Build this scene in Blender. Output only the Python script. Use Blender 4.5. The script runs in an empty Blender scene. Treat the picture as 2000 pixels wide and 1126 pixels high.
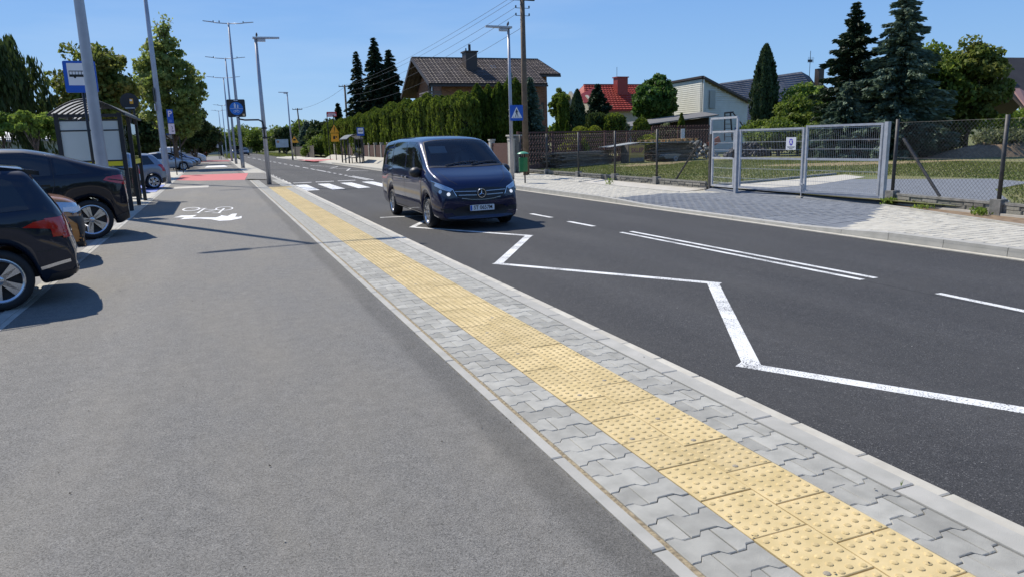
import bpy, bmesh, math, random
import numpy as np
from mathutils import Vector, Matrix
from mathutils.bvhtree import BVHTree
random.seed(7); rng = np.random.default_rng(7)
S = bpy.context.scene
COL = S.collection
R = math.radians

# ---------------------------------------------------------------- camera
CAM_H = 1.6
cam_d = bpy.data.cameras.new('camera'); cam = bpy.data.objects.new('camera', cam_d); COL.objects.link(cam)
yaw, pitch, roll = R(21.7336), R(11.66), R(1.64)
d = Vector((math.sin(yaw)*math.cos(pitch), math.cos(yaw)*math.cos(pitch), -math.sin(pitch)))
r0 = Vector((math.cos(yaw), -math.sin(yaw), 0)); u0 = r0.cross(d)
r_ = r0*math.cos(roll) - u0*math.sin(roll); u_ = r0*math.sin(roll) + u0*math.cos(roll)
m3 = Matrix((r_, u_, -d)).transposed()
cam.matrix_world = Matrix.Translation((0, 0, CAM_H)) @ m3.to_4x4()
cam_d.sensor_width = 36; cam_d.lens = 1410/2000*36; cam_d.clip_end = 3000; cam_d.clip_start = .05
S.camera = cam

# ---------------------------------------------------------------- light
SUN_EL, SUN_AZ = R(49), R(-25.8)          # azimuth measured from +Y towards +X
w = bpy.data.worlds.new('World'); S.world = w; w.use_nodes = True
nt = w.node_tree; bg = nt.nodes['Background']
sky = nt.nodes.new('ShaderNodeTexSky'); sky.sky_type = 'NISHITA'; sky.sun_disc = False
sky.sun_elevation = SUN_EL; sky.sun_rotation = SUN_AZ
sky.altitude = 200; sky.air_density = 1.0; sky.dust_density = 0.4; sky.ozone_density = 2.5
# the clear-sky gradient of the photograph, blended over the physical sky
tc = nt.nodes.new('ShaderNodeTexCoord'); sx = nt.nodes.new('ShaderNodeSeparateXYZ'); nt.links.new(tc.outputs['Generated'], sx.inputs[0])
rp_ = nt.nodes.new('ShaderNodeValToRGB'); el = rp_.color_ramp.elements
el[0].position = 0; el[0].color = (.36, .58, .84, 1); el[1].position = 1; el[1].color = (.05, .15, .50, 1)
e_ = el.new(.20); e_.color = (.175, .385, .80, 1); e_ = el.new(.07); e_.color = (.26, .49, .84, 1)
nt.links.new(sx.outputs[2], rp_.inputs[0])
vs_ = nt.nodes.new('ShaderNodeVectorMath'); vs_.operation = 'SCALE'; vs_.inputs['Scale'].default_value = .90/.11; nt.links.new(rp_.outputs[0], vs_.inputs[0])
mx_ = nt.nodes.new('ShaderNodeMix'); mx_.data_type = 'RGBA'; mx_.inputs['Factor'].default_value = .86
nt.links.new(sky.outputs[0], mx_.inputs['A']); nt.links.new(vs_.outputs[0], mx_.inputs['B'])
# a breath of thin high cloud
cn = nt.nodes.new('ShaderNodeTexNoise'); cn.inputs['Scale'].default_value = 2.2; cn.inputs['Detail'].default_value = 6
cmap = nt.nodes.new('ShaderNodeMapping'); cmap.inputs['Scale'].default_value = (1, 1, 7); nt.links.new(tc.outputs['Generated'], cmap.inputs[0]); nt.links.new(cmap.outputs[0], cn.inputs['Vector'])
cr_ = nt.nodes.new('ShaderNodeMapRange'); cr_.inputs['From Min'].default_value = .50; cr_.inputs['From Max'].default_value = .80; cr_.inputs['To Max'].default_value = .22; nt.links.new(cn.outputs['Fac'], cr_.inputs['Value'])
cm_ = nt.nodes.new('ShaderNodeMix'); cm_.data_type = 'RGBA'; nt.links.new(cr_.outputs[0], cm_.inputs['Factor']); nt.links.new(mx_.outputs['Result'], cm_.inputs['A']); cm_.inputs['B'].default_value = (6.0, 6.9, 7.9, 1)
nt.links.new(cm_.outputs['Result'], bg.inputs[0]); bg.inputs[1].default_value = 0.11
sd = bpy.data.lights.new('sun', 'SUN'); so = bpy.data.objects.new('sun', sd); COL.objects.link(so)
sd.energy = 4.9; sd.angle = R(.5); sd.color = (1, .935, .83)
sun_dir = Vector((math.sin(SUN_AZ)*math.cos(SUN_EL), math.cos(SUN_AZ)*math.cos(SUN_EL), math.sin(SUN_EL)))
so.rotation_euler = sun_dir.to_track_quat('Z', 'Y').to_euler(); so.location = sun_dir*60
S.view_settings.view_transform = 'Standard'; S.view_settings.look = 'None'
S.view_settings.gamma = 1; S.view_settings.exposure = 0.2; S.view_settings.use_curve_mapping = False
S.render.engine = 'CYCLES'
S.cycles.max_bounces = 6; S.cycles.transparent_max_bounces = 24

# ---------------------------------------------------------------- materials
MATS = {}
def mat(name, c, rough=.7, metal=0, c2=None, scale=4, bump=0, bscale=60, rnd=0, coat=0, spec=.5, emit=0, island=0, trans=0, detail=4):
    m = bpy.data.materials.new(name); m.use_nodes = True; n = m.node_tree; N = n.nodes; Lk = n.links
    p = N['Principled BSDF']
    p.inputs['Base Color'].default_value = (*c, 1); p.inputs['Roughness'].default_value = rough
    p.inputs['Metallic'].default_value = metal; p.inputs['Specular IOR Level'].default_value = spec
    p.inputs['Coat Weight'].default_value = coat; p.inputs['Coat Roughness'].default_value = .04
    geo = N.new('ShaderNodeNewGeometry'); out = None
    if c2 is not None:
        no = N.new('ShaderNodeTexNoise'); no.inputs['Scale'].default_value = scale; no.inputs['Detail'].default_value = detail
        Lk.new(geo.outputs['Position'], no.inputs['Vector'])
        cr = N.new('ShaderNodeValToRGB'); cr.color_ramp.elements[0].color = (*c, 1); cr.color_ramp.elements[1].color = (*c2, 1)
        cr.color_ramp.elements[0].position = .35; cr.color_ramp.elements[1].position = .65
        Lk.new(no.outputs['Fac'], cr.inputs['Fac']); out = cr.outputs['Color']
    if rnd or island:
        hv = N.new('ShaderNodeHueSaturation'); mr = N.new('ShaderNodeMapRange')
        k = island or rnd
        if island: Lk.new(geo.outputs['Random Per Island'], mr.inputs['Value'])
        else:
            oi = N.new('ShaderNodeObjectInfo'); Lk.new(oi.outputs['Random'], mr.inputs['Value'])
        mr.inputs['To Min'].default_value = 1-k; mr.inputs['To Max'].default_value = 1+k
        Lk.new(mr.outputs['Result'], hv.inputs['Value'])
        if out: Lk.new(out, hv.inputs['Color'])
        else: hv.inputs['Color'].default_value = (*c, 1)
        out = hv.outputs['Color']
    if out: Lk.new(out, p.inputs['Base Color'])
    if emit:
        p.inputs['Emission Color'].default_value = (*c, 1); p.inputs['Emission Strength'].default_value = emit
    if bump:
        nb = N.new('ShaderNodeTexNoise'); nb.inputs['Scale'].default_value = bscale; nb.inputs['Detail'].default_value = 3
        Lk.new(geo.outputs['Position'], nb.inputs['Vector'])
        b = N.new('ShaderNodeBump'); b.inputs['Strength'].default_value = bump; b.inputs['Distance'].default_value = .01
        Lk.new(nb.outputs['Fac'], b.inputs['Height']); Lk.new(b.outputs['Normal'], p.inputs['Normal'])
    if trans:
        t = N.new('ShaderNodeBsdfTranslucent'); mx = N.new('ShaderNodeMixShader'); mx.inputs[0].default_value = trans
        if out: Lk.new(out, t.inputs['Color'])
        else: t.inputs['Color'].default_value = (*c, 1)
        o = N['Material Output']; Lk.new(p.outputs[0], mx.inputs[1]); Lk.new(t.outputs[0], mx.inputs[2]); Lk.new(mx.outputs[0], o.inputs['Surface'])
    MATS[name] = m; return m

def asphalt(name, dark, mid, light, stain, grain=170.0, patch=.35, bands=()):
    m = mat(name, mid, rough=.82, spec=.35); n = m.node_tree; N = n.nodes; Lk = n.links; p = N['Principled BSDF']
    geo = N.new('ShaderNodeNewGeometry')
    v = N.new('ShaderNodeTexVoronoi'); v.inputs['Scale'].default_value = grain; Lk.new(geo.outputs['Position'], v.inputs['Vector'])
    sep = N.new('ShaderNodeSeparateColor'); Lk.new(v.outputs['Color'], sep.inputs[0])
    cr = N.new('ShaderNodeValToRGB'); e = cr.color_ramp.elements
    e[0].color = (*dark, 1); e[1].color = (*light, 1); e[0].position = 0; e[1].position = 1
    x = e.new(.45); x.color = (*mid, 1); x = e.new(.93); x.color = (*[k*1.35 for k in mid], 1)
    Lk.new(sep.outputs[0], cr.inputs['Fac'])
    n1 = N.new('ShaderNodeTexNoise'); n1.inputs['Scale'].default_value = patch; n1.inputs['Detail'].default_value = 6; n1.inputs['Roughness'].default_value = .65
    mp = N.new('ShaderNodeMapping'); mp.inputs['Scale'].default_value = (2.2, .7, 1)
    Lk.new(geo.outputs['Position'], mp.inputs['Vector']); Lk.new(mp.outputs[0], n1.inputs['Vector'])
    r1 = N.new('ShaderNodeMapRange'); r1.inputs['From Min'].default_value = .42; r1.inputs['From Max'].default_value = .72
    r1.inputs['To Max'].default_value = .55; Lk.new(n1.outputs['Fac'], r1.inputs['Value'])
    mx = N.new('ShaderNodeMix'); mx.data_type = 'RGBA'; Lk.new(r1.outputs[0], mx.inputs['Factor'])
    Lk.new(cr.outputs[0], mx.inputs['A']); mx.inputs['B'].default_value = (*stain, 1)
    n2 = N.new('ShaderNodeTexNoise'); n2.inputs['Scale'].default_value = 9; n2.inputs['Detail'].default_value = 5; Lk.new(geo.outputs['Position'], n2.inputs['Vector'])
    hv = N.new('ShaderNodeHueSaturation'); r2 = N.new('ShaderNodeMapRange'); r2.inputs['To Min'].default_value = .78; r2.inputs['To Max'].default_value = 1.22
    Lk.new(n2.outputs['Fac'], r2.inputs['Value']); Lk.new(r2.outputs[0], hv.inputs['Value']); Lk.new(mx.outputs['Result'], hv.inputs['Color'])
    col = hv.outputs[0]
    sp = N.new('ShaderNodeSeparateXYZ'); Lk.new(geo.outputs['Position'], sp.inputs[0])
    nw = N.new('ShaderNodeTexNoise'); nw.inputs['Scale'].default_value = .8; nw.inputs['Detail'].default_value = 5; Lk.new(geo.outputs['Position'], nw.inputs['Vector'])
    for x0, wd, fc in bands:      # laying seams, polished wheel tracks, bitumen along the edge
        a = N.new('ShaderNodeMath'); a.operation = 'MULTIPLY_ADD'; a.inputs[1].default_value = min(.25, wd*1.2); Lk.new(nw.outputs['Fac'], a.inputs[0]); Lk.new(sp.outputs[0], a.inputs[2])
        c = N.new('ShaderNodeMath'); c.operation = 'SUBTRACT'; c.inputs[1].default_value = x0+min(.25, wd*1.2)*.5; Lk.new(a.outputs[0], c.inputs[0])
        ab = N.new('ShaderNodeMath'); ab.operation = 'ABSOLUTE'; Lk.new(c.outputs[0], ab.inputs[0])
        mr = N.new('ShaderNodeMapRange'); mr.interpolation_type = 'SMOOTHSTEP'; mr.inputs['From Min'].default_value = wd*.4; mr.inputs['From Max'].default_value = wd*1.2; mr.inputs['To Min'].default_value = fc; mr.inputs['To Max'].default_value = 1; Lk.new(ab.outputs[0], mr.inputs['Value'])
        h2_ = N.new('ShaderNodeHueSaturation'); Lk.new(mr.outputs[0], h2_.inputs['Value']); Lk.new(col, h2_.inputs['Color']); col = h2_.outputs[0]
    Lk.new(col, p.inputs['Base Color'])
    b = N.new('ShaderNodeBump'); b.inputs['Strength'].default_value = .7; b.inputs['Distance'].default_value = .004
    Lk.new(v.outputs['Distance'], b.inputs['Height']); Lk.new(b.outputs[0], p.inputs['Normal'])
    return m

def paint_mat(name, c, wear=.35, under=(.07, .07, .072)):
    m = mat(name, c, rough=.65); n = m.node_tree; N = n.nodes; Lk = n.links; p = N['Principled BSDF']
    geo = N.new('ShaderNodeNewGeometry')
    v = N.new('ShaderNodeTexNoise'); v.inputs['Scale'].default_value = 75; v.inputs['Detail'].default_value = 3; Lk.new(geo.outputs['Position'], v.inputs['Vector'])
    cr = N.new('ShaderNodeValToRGB'); cr.color_ramp.elements[0].position = wear; cr.color_ramp.elements[1].position = wear+.06
    cr.color_ramp.elements[0].color = (*under, 1); cr.color_ramp.elements[1].color = (*c, 1)
    v2 = N.new('ShaderNodeTexNoise'); v2.inputs['Scale'].default_value = 3; v2.inputs['Detail'].default_value = 4; Lk.new(geo.outputs['Position'], v2.inputs['Vector'])
    ma = N.new('ShaderNodeMath'); ma.operation = 'MULTIPLY_ADD'; ma.inputs[1].default_value = .45; Lk.new(v2.outputs['Fac'], ma.inputs[0]); Lk.new(v.outputs['Fac'], ma.inputs[2])
    sb = N.new('ShaderNodeMath'); sb.operation = 'SUBTRACT'; sb.inputs[1].default_value = .215; Lk.new(ma.outputs[0], sb.inputs[0])
    Lk.new(sb.outputs[0], cr.inputs['Fac'])
    hv = N.new('ShaderNodeHueSaturation'); mr = N.new('ShaderNodeMapRange'); mr.inputs['To Min'].default_value = .78; mr.inputs['To Max'].default_value = 1.12; Lk.new(v2.outputs['Fac'], mr.inputs['Value'])
    Lk.new(mr.outputs[0], hv.inputs['Value']); Lk.new(cr.outputs[0], hv.inputs['Color']); Lk.new(hv.outputs[0], p.inputs['Base Color'])
    return m

def glass_mat(name, tint=(.5, .55, .55), refl=.12):
    m = bpy.data.materials.new(name); m.use_nodes = True; N = m.node_tree.nodes; Lk = m.node_tree.links
    N.remove(N['Principled BSDF']); t = N.new('ShaderNodeBsdfTransparent'); t.inputs[0].default_value = (*tint, 1)
    g = N.new('ShaderNodeBsdfGlossy'); g.inputs['Roughness'].default_value = .02
    f = N.new('ShaderNodeFresnel'); f.inputs[0].default_value = 1.45
    a = N.new('ShaderNodeMath'); a.operation = 'ADD'; a.inputs[1].default_value = refl-.04; Lk.new(f.outputs[0], a.inputs[0])
    mx = N.new('ShaderNodeMixShader'); Lk.new(a.outputs[0], mx.inputs[0]); Lk.new(t.outputs[0], mx.inputs[1]); Lk.new(g.outputs[0], mx.inputs[2])
    Lk.new(mx.outputs[0], N['Material Output'].inputs['Surface']); MATS[name] = m; return m

A_OLD = asphalt('cycle_asphalt', (.072, .070, .064), (.160, .155, .142), (.27, .255, .225), (.22, .20, .16), 210, bands=[(1.33, .13, .72), (-.27, .012, .95), (-.9, .25, 1.06)])
A_NEW = asphalt('road_asphalt', (.014, .014, .014), (.043, .0428, .0432), (.19, .185, .175), (.070, .068, .064), 200, bands=[(4.1, .35, 1.14), (5.75, .35, 1.12), (8.0, .4, 1.12), (6.83, .02, .6), (3.02, .1, .8)])
PAINT = paint_mat('road_paint', (.74, .74, .71), .385)
PAINT_F = paint_mat('path_paint', (.8, .8, .79), .30, (.2, .2, .19))
PAINT_RED = paint_mat('red_paint', (.50, .085, .085), .27, (.3, .12, .11))
PAINT_BLUE = paint_mat('blue_paint', (.10, .16, .5), .3, (.25, .27, .35))
STONE = mat('grey_paver', (.30, .293, .258), .88, c2=(.385, .375, .33), scale=9, bump=.4, bscale=260, rnd=.17)
STONE_F = mat('pale_paver', (.42, .395, .33), .9, c2=(.50, .475, .40), scale=6, bump=.3, bscale=200, rnd=.10)
STONE_B = mat('bluegrey_paver', (.145, .158, .175), .9, c2=(.185, .20, .22), scale=6, bump=.3, bscale=200, rnd=.05)
KERB = mat('kerb_concrete', (.355, .345, .305), .88, c2=(.425, .41, .365), scale=5, bump=.3, bscale=300, rnd=.05)
KERB_P = mat('gutter_concrete', (.46, .43, .36), .88, c2=(.54, .51, .43), scale=9, bump=.3, bscale=300, rnd=.08)
SAND = mat('joint_sand', (.42, .34, .21), .95, c2=(.20, .16, .10), scale=60, bump=.6, bscale=300)
BED = mat('dark_bed', (.10, .095, .085), .95)
TACT = mat('yellow_tactile', (.50, .385, .18), .85, c2=(.62, .485, .25), scale=5, bump=.3, bscale=300, rnd=.10)
TACT_B = mat('yellow_bump', (.48, .365, .165), .8, c2=(.60, .465, .235), scale=60, rnd=.06, island=.12)
TACT_W = mat('worn_bump', (.30, .26, .19), .6)
GRASS = mat('lawn_grass', (.085, .115, .026), .95, c2=(.20, .18, .07), scale=.55, bump=1, bscale=40, detail=9)
FIELD = mat('verge_grass', (.07, .09, .025), .95, c2=(.12, .12, .045), scale=2, bump=1, bscale=30)
SOIL = mat('soil', (.17, .115, .07), .95, c2=(.26, .19, .12), scale=8, bump=1, bscale=40)
CONC = mat('pale_concrete', (.42, .395, .335), .9, c2=(.50, .47, .41), scale=3, bump=.25, bscale=150)
CONC_D = mat('dark_concrete', (.16, .155, .14), .92, c2=(.27, .26, .235), scale=9, bump=.6, bscale=60)
STEEL = mat('galvanised', (.42, .43, .45), .5, .35, c2=(.52, .53, .55), scale=9)
POLE = mat('lamp_pole_grey', (.36, .36, .38), .42, .45, c2=(.42, .42, .44), scale=3)
DARKST = mat('dark_steel', (.022, .024, .028), .45, .2)
IRON = mat('fence_iron', (.045, .047, .05), .6, .2, c2=(.08, .075, .07), scale=15)
BLACKP = mat('black_plastic', (.018, .018, .02), .5)
WHITE = mat('white_sheet', (.78, .78, .78), .5)
BLUE = mat('sign_blue', (.012, .10, .48), .35)
YEL = mat('sign_yellow', (.85, .38, .02), .4)
BLK = mat('sign_black', (.012, .012, .012), .45)
REDP = mat('sign_red', (.6, .03, .03), .4)
GREENP = mat('bin_green', (.012, .15, .045), .4, c2=(.02, .18, .06), scale=6)
GREENL = mat('bin_lid_green', (.10, .36, .20), .4)
RUB = mat('tyre_rubber', (.016, .016, .017), .75)
RIM = mat('alloy', (.62, .63, .65), .25, .9)
CHROME = mat('chrome', (.8, .81, .83), .12, 1)
SATIN = mat('satin_trim', (.42, .43, .45), .32, .8)
GLASSD = mat('dark_glass', (.008, .010, .012), .03, spec=.8)
GLASSM = mat('car_glass', (.008, .010, .012), .03, spec=.55)
LAMPG = mat('headlamp_lens', (.50, .53, .56), .08, .7, coat=1)
TAIL = mat('tail_lamp', (.42, .008, .014), .12, coat=1)
TAILC = mat('tail_lamp_clear', (.75, .55, .58), .12, coat=1)
WGL = glass_mat('windscreen_glass', (.80, .86, .86), .07)
SHGL = glass_mat('shelter_glass', (.80, .86, .84), .10)
SKIN = mat('skin', (.48, .27, .19), .6); HAIR = mat('hair', (.05, .03, .02), .7)
BARK = mat('bark', (.10, .075, .05), .9, c2=(.17, .13, .10), scale=8, bump=1, bscale=20)
WOODP = mat('pole_wood', (.12, .085, .055), .85, c2=(.17, .12, .08), scale=6)
def leafm(name, a, b, sc=.8, tr=.25): return mat(name, a, .6, c2=b, scale=sc, island=.35, trans=tr+.12, spec=.3)
LF_THUJA = leafm('leaf_thuja', (.072, .115, .014), (.15, .195, .026), 1.2, .3)
LF_MID = leafm('leaf_mid', (.095, .15, .02), (.19, .245, .042), .7, .36)
LF_LIGHT = leafm('leaf_light', (.15, .23, .035), (.24, .32, .055), 1, .35)
LF_POP = leafm('leaf_poplar', (.19, .25, .055), (.31, .35, .10), .9, .45)
LF_DARK = leafm('leaf_dark', (.034, .058, .015), (.075, .105, .026), .9)
LF_CON = leafm('needle_dark', (.018, .036, .015), (.040, .066, .028), 1.1, .1)
LF_BLUE = leafm('needle_blue', (.075, .12, .075), (.18, .24, .165), .9, .15)
LF_JUN = leafm('needle_juniper', (.035, .065, .025), (.075, .11, .045), 1.5, .1)
LF_CAT = leafm('leaf_broad', (.045, .10, .015), (.10, .18, .035), 1)
LF_YEL = leafm('leaf_gold', (.20, .24, .02), (.30, .32, .05), 2)
LF_GREY = leafm('leaf_grey', (.12, .15, .06), (.20, .22, .11), 1.5)
LF_RUST = leafm('leaf_rusty', (.11, .16, .028), (.22, .235, .055), 1.1, .36)
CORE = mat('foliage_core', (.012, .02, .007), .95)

# ---------------------------------------------------------------- helpers
def tag(o, label=None, cat=None, group=None, kind=None):
    if label: o['label'] = label
    if cat: o['category'] = cat
    if group: o['group'] = group
    if kind: o['kind'] = kind
    return o
def thing(name, label, cat, loc=(0, 0, 0), rz=0, group=None):
    o = bpy.data.objects.new(name, None); COL.objects.link(o); o.empty_display_size = .2
    o.location = loc; o.rotation_euler = (0, 0, rz); return tag(o, label, cat, group)
def link(name, me, parent=None, loc=None, rot=None):
    o = bpy.data.objects.new(name, me); COL.objects.link(o)
    if parent is not None: o.parent = parent
    if loc is not None: o.location = loc
    if rot is not None: o.rotation_euler = rot
    return o
def copy_tree(o, parent=None, top=True):
    c = o.copy(); COL.objects.link(c)
    if parent is not None: c.parent = parent
    for ch in list(o.children): copy_tree(ch, c)
    return c
class MB:
    def __init__(s, off=(0, 0, 0)): s.v = []; s.f = []; s.mi = []; s.off = Vector(off); s.cur = 0
    def add(s, vs, fs):
        b = len(s.v); s.v += [tuple(Vector(q)-s.off) for q in vs]; s.f += [tuple(b+i for i in q) for q in fs]; s.mi += [s.cur]*len(fs); return s
    def box(s, c, sz, rz=0, M=None):
        vs = []
        for z in (-.5, .5):
            for x, y in ((-.5, -.5), (.5, -.5), (.5, .5), (-.5, .5)):
                q = Vector((x*sz[0], y*sz[1], z*sz[2]))
                if M is not None: q = M @ q
                elif rz: q = Matrix.Rotation(rz, 3, 'Z') @ q
                vs.append(q+Vector(c))
        return s.add(vs, [(3, 2, 1, 0), (4, 5, 6, 7), (0, 1, 5, 4), (1, 2, 6, 5), (2, 3, 7, 6), (3, 0, 4, 7)])
    def bb(s, x0, x1, y0, y1, z0, z1): return s.box(((x0+x1)/2, (y0+y1)/2, (z0+z1)/2), (x1-x0, y1-y0, z1-z0))
    def beam(s, a, b, wd, ht):
        a, b = Vector(a), Vector(b); dd = b-a; L = dd.length; q = dd.to_track_quat('X', 'Z').to_matrix()
        return s.box((a+b)/2, (L, wd, ht), M=q)
    def tube(s, pts, rad, n=8, cap=True):
        pts = [Vector(p) for p in pts]
        if not isinstance(rad, (list, tuple)): rad = [rad]*len(pts)
        vs = []; fs = []
        for i, p in enumerate(pts):
            t = (pts[min(i+1, len(pts)-1)]-pts[max(i-1, 0)]).normalized()
            a = t.orthogonal().normalized() if i == 0 else (a - t*a.dot(t)).normalized()
            b = t.cross(a)
            for k in range(n):
                an = 2*math.pi*k/n; vs.append(p+(a*math.cos(an)+b*math.sin(an))*rad[i])
        for i in range(len(pts)-1):
            for k in range(n):
                fs.append((i*n+k, i*n+(k+1) % n, (i+1)*n+(k+1) % n, (i+1)*n+k))
        if cap: fs += [tuple(range(n))[::-1], tuple(range((len(pts)-1)*n, len(pts)*n))]
        return s.add(vs, fs)
    def prism(s, poly, o=(0, 0, 0), U=(1, 0, 0), V=(0, 0, 1), t=.01):
        o, U, V = Vector(o), Vector(U), Vector(V); Nn = U.cross(V).normalized(); n = len(poly)
        ar = sum(poly[i][0]*poly[(i+1) % n][1]-poly[(i+1) % n][0]*poly[i][1] for i in range(n))
        if ar < 0: poly = poly[::-1]
        vs = [o+U*x+V*y for x, y in poly]+[o+U*x+V*y+Nn*t for x, y in poly]
        fs = [tuple(range(n))[::-1], tuple(range(n, 2*n))]+[(i, (i+1) % n, n+(i+1) % n, n+i) for i in range(n)]
        return s.add(vs, fs)
    def lathe(s, prof, c=(0, 0, 0), axis='Z', n=24):
        vs = []; fs = []; m = len(prof)
        for k in range(n):
            a = 2*math.pi*k/n; ca, sa = math.cos(a), math.sin(a)
            for r, h in prof:
                q = (r*ca, r*sa, h) if axis == 'Z' else ((r*ca, h, -r*sa) if axis == 'Y' else (h, r*ca, r*sa))
                vs.append(Vector(q)+Vector(c))
        for k in range(n):
            for j in range(m-1):
                a = k*m+j; b = ((k+1) % n)*m+j; fs.append((a, b, b+1, a+1))
        return s.add(vs, fs)
    def build(s, name, mats, parent=None, smooth=False, world=False):
        if world and parent is not None: s.v = [tuple(Vector(q)-parent.location) for q in s.v]
        me = bpy.data.meshes.new(name); me.from_pydata(s.v, [], s.f)
        for m in (mats if isinstance(mats, (list, tuple)) else [mats]): me.materials.append(m)
        me.polygons.foreach_set('material_index', s.mi)
        if smooth: me.polygons.foreach_set('use_smooth', [True]*len(s.f))
        me.update(); return link(name, me, parent)
def autosmooth(o, ang=35):
    me = o.data; me.polygons.foreach_set('use_smooth', [True]*len(me.polygons)); me.set_sharp_from_angle(angle=R(ang)); return o
def circle(r, n=24, c=(0, 0), a0=0, a1=360): return [(c[0]+r*math.cos(R(a0+(a1-a0)*k/n)), c[1]+r*math.sin(R(a0+(a1-a0)*k/n))) for k in range(n+(0 if a1-a0 == 360 else 1))]
def rrect(w_, h_, r, n=4):
    o = []
    for cx, cy, a in ((w_/2-r, h_/2-r, 0), (-w_/2+r, h_/2-r, 90), (-w_/2+r, -h_/2+r, 180), (w_/2-r, -h_/2+r, 270)):
        o += [(cx+r*math.cos(R(a+90*k/n)), cy+r*math.sin(R(a+90*k/n))) for k in range(n+1)]
    return o
def text(name, body, size, m, parent, loc, U=(1, 0, 0), V=(0, 0, 1), ext=.001, sx=1, bold=0):
    cu = bpy.data.curves.new(name, 'FONT'); cu.body = body; cu.size = size; cu.extrude = ext; cu.align_x = 'CENTER'; cu.align_y = 'CENTER'; cu.offset = bold; cu.resolution_u = 3
    t = bpy.data.objects.new('t', cu); COL.objects.link(t)
    bpy.context.view_layer.update(); me = bpy.data.meshes.new_from_object(t.evaluated_get(bpy.context.evaluated_depsgraph_get()))
    bpy.data.objects.remove(t); U, V = Vector(U), Vector(V); Nn = U.cross(V)
    M = Matrix((U*sx, V, Nn)).transposed().to_4x4(); M.translation = Vector(loc); me.transform(M)
    me.materials.clear(); me.materials.append(m); me.name = name; return link(name, me, parent)

def sheet(name, poly, z, m, kind='structure', parent=None):
    mb = MB(); zz = z if callable(z) else (lambda x, y: z)
    mb.add([(x, y, zz(x, y)) for x, y in poly], [tuple(range(len(poly)))])
    o = mb.build(name, m, parent)
    if o.data.polygons[0].normal.z < 0: o.data.flip_normals()
    return tag(o, kind=kind) if kind else o

# ================================================================ GROUND, ROAD, PAVING
RZ = -.12
sheet('ground', [(-700, -200), (900, -200), (900, 1500), (-700, 1500)], -.26, FIELD)
road = sheet('road', [(2.85, -8), (9.62, -8), (9.62, 190), (2.85, 190)], RZ, A_NEW)
# the road bends away and climbs gently at the far end
mb = MB(); pv = []
for i in range(12):
    y = 189.9+i*14; cx = 6.2-(i*i)*.42; pv += [(cx-3.4, y, RZ+.004+i*i*.012), (cx+3.4, y, RZ+.004+i*i*.012)]
mb.add(pv, [(2*i, 2*i+1, 2*i+3, 2*i+2) for i in range(11)]); tag(mb.build('far_road', A_NEW), kind='structure')
# cycle path: asphalt with a ragged right edge
ed = []; y = -3.0
while y < 14: ed.append((1.43+random.uniform(-.007, .007), y)); y += .022
ed += [(1.435, 37.6), (1.25, 38.4), (1.55, 39), (2.9, 36.4), (2.9, 47.2), (1.7, 48.4), (1.6, 60), (1.55, 100), (1.2, 150), (-2, 150), (-2.0, -3)]
path = sheet('cycle_path', ed[::-1], 0, A_OLD)
# near footway: bed, edging stones, pavers, tactile tiles, kerb, gutter
walk = tag(MB().bb(1.40, 2.925, -3, 38.6, -.2, -.035).build('sidewalk', BED), kind='structure')
MB().bb(1.50, 1.527, -3, 38, -.2, -.006).build('joint_sand', SAND, walk)
def stone_mesh(name, poly, m, th=.035, bev=.004, top=0):
    bm = bmesh.new(); n = len(poly); cx = sum(p[0] for p in poly)/n; cy = sum(p[1] for p in poly)/n
    def ins(p, q):
        dx, dy = p[0]-cx, p[1]-cy; L = math.hypot(dx, dy) or 1; return (p[0]-dx/L*q, p[1]-dy/L*q)
    lo = [bm.verts.new((p[0], p[1], top-th)) for p in poly]; md = [bm.verts.new((p[0], p[1], top-bev*.8)) for p in poly]
    up = [bm.verts.new((*ins(p, bev*1.3), top)) for p in poly]
    for a, b in ((lo, md), (md, up)):
        for i in range(n): bm.faces.new((a[i], a[(i+1) % n], b[(i+1) % n], b[i]))
    bm.faces.new(up); bmesh.ops.recalc_face_normals(bm, faces=bm.faces[:])
    me = bpy.data.meshes.new(name); bm.to_mesh(me); bm.free()
    if sum(p.normal.z for p in me.polygons) < 0: me.flip_normals()
    me.materials.append(m); return me
def wavy(xl, xr, c, u, p, a=.0150, gap=.0022):
    # interlocking double-T paver clipped to xl..xr ; centre c, unit length u, row pitch p
    def s(x):
        f = abs(((x-c)/u+.5) % 1-.5)*u      # distance from the paver centre
        k = (f-u*.25)/(u*.055); return max(-1, min(1, k))
    xs = sorted({xl, xr, *[q for k in (-1, 1) for q in (c+k*u*.195, c+k*u*.305) if xl < q < xr]})
    top = [(x, p/2+a*s(x)-gap) for x in xs]; bot = [(x, -p/2-a*s(x)+gap) for x in xs]
    return bot+top[::-1]
PIT = .155
def paver_strip(x0, x1, u, yA, yN, yB, par):
    kinds = {}
    for pr in (0, 1):
        c0 = x0+u/2 if pr == 0 else x0
        for k in (0, 1, 2):
            c = c0+k*u; a, b = max(x0, c-u/2)+.002, min(x1, c+u/2)-.002
            if b-a > .03: kinds[(pr, k)] = (stone_mesh('paving_stone', [(q[0]-c, q[1]) for q in wavy(a, b, c, u, PIT)], STONE), c)
    i = 0; y = yA; far = MB()
    while y < yB:
        for (pr, k), (me, cx_) in kinds.items():
            if pr != i % 2: continue
            if y < yN:
                link('paving_stone', me, walk, (cx_+random.uniform(-.001, .001), y+random.uniform(-.0015, .0015), random.uniform(-.002, 0)), (random.uniform(-.008, .008), random.uniform(-.008, .008), random.uniform(-.004, .004)))
            else:
                dz = random.uniform(-.004, 0)
                far.add([(v.co.x+cx_, v.co.y+y, v.co.z+dz) for v in me.vertices], [tuple(f.vertices) for f in me.polygons])
        y += PIT; i += 1
    tag(far.build('distant_paving_stones', STONE, walk), kind='stuff')
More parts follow.
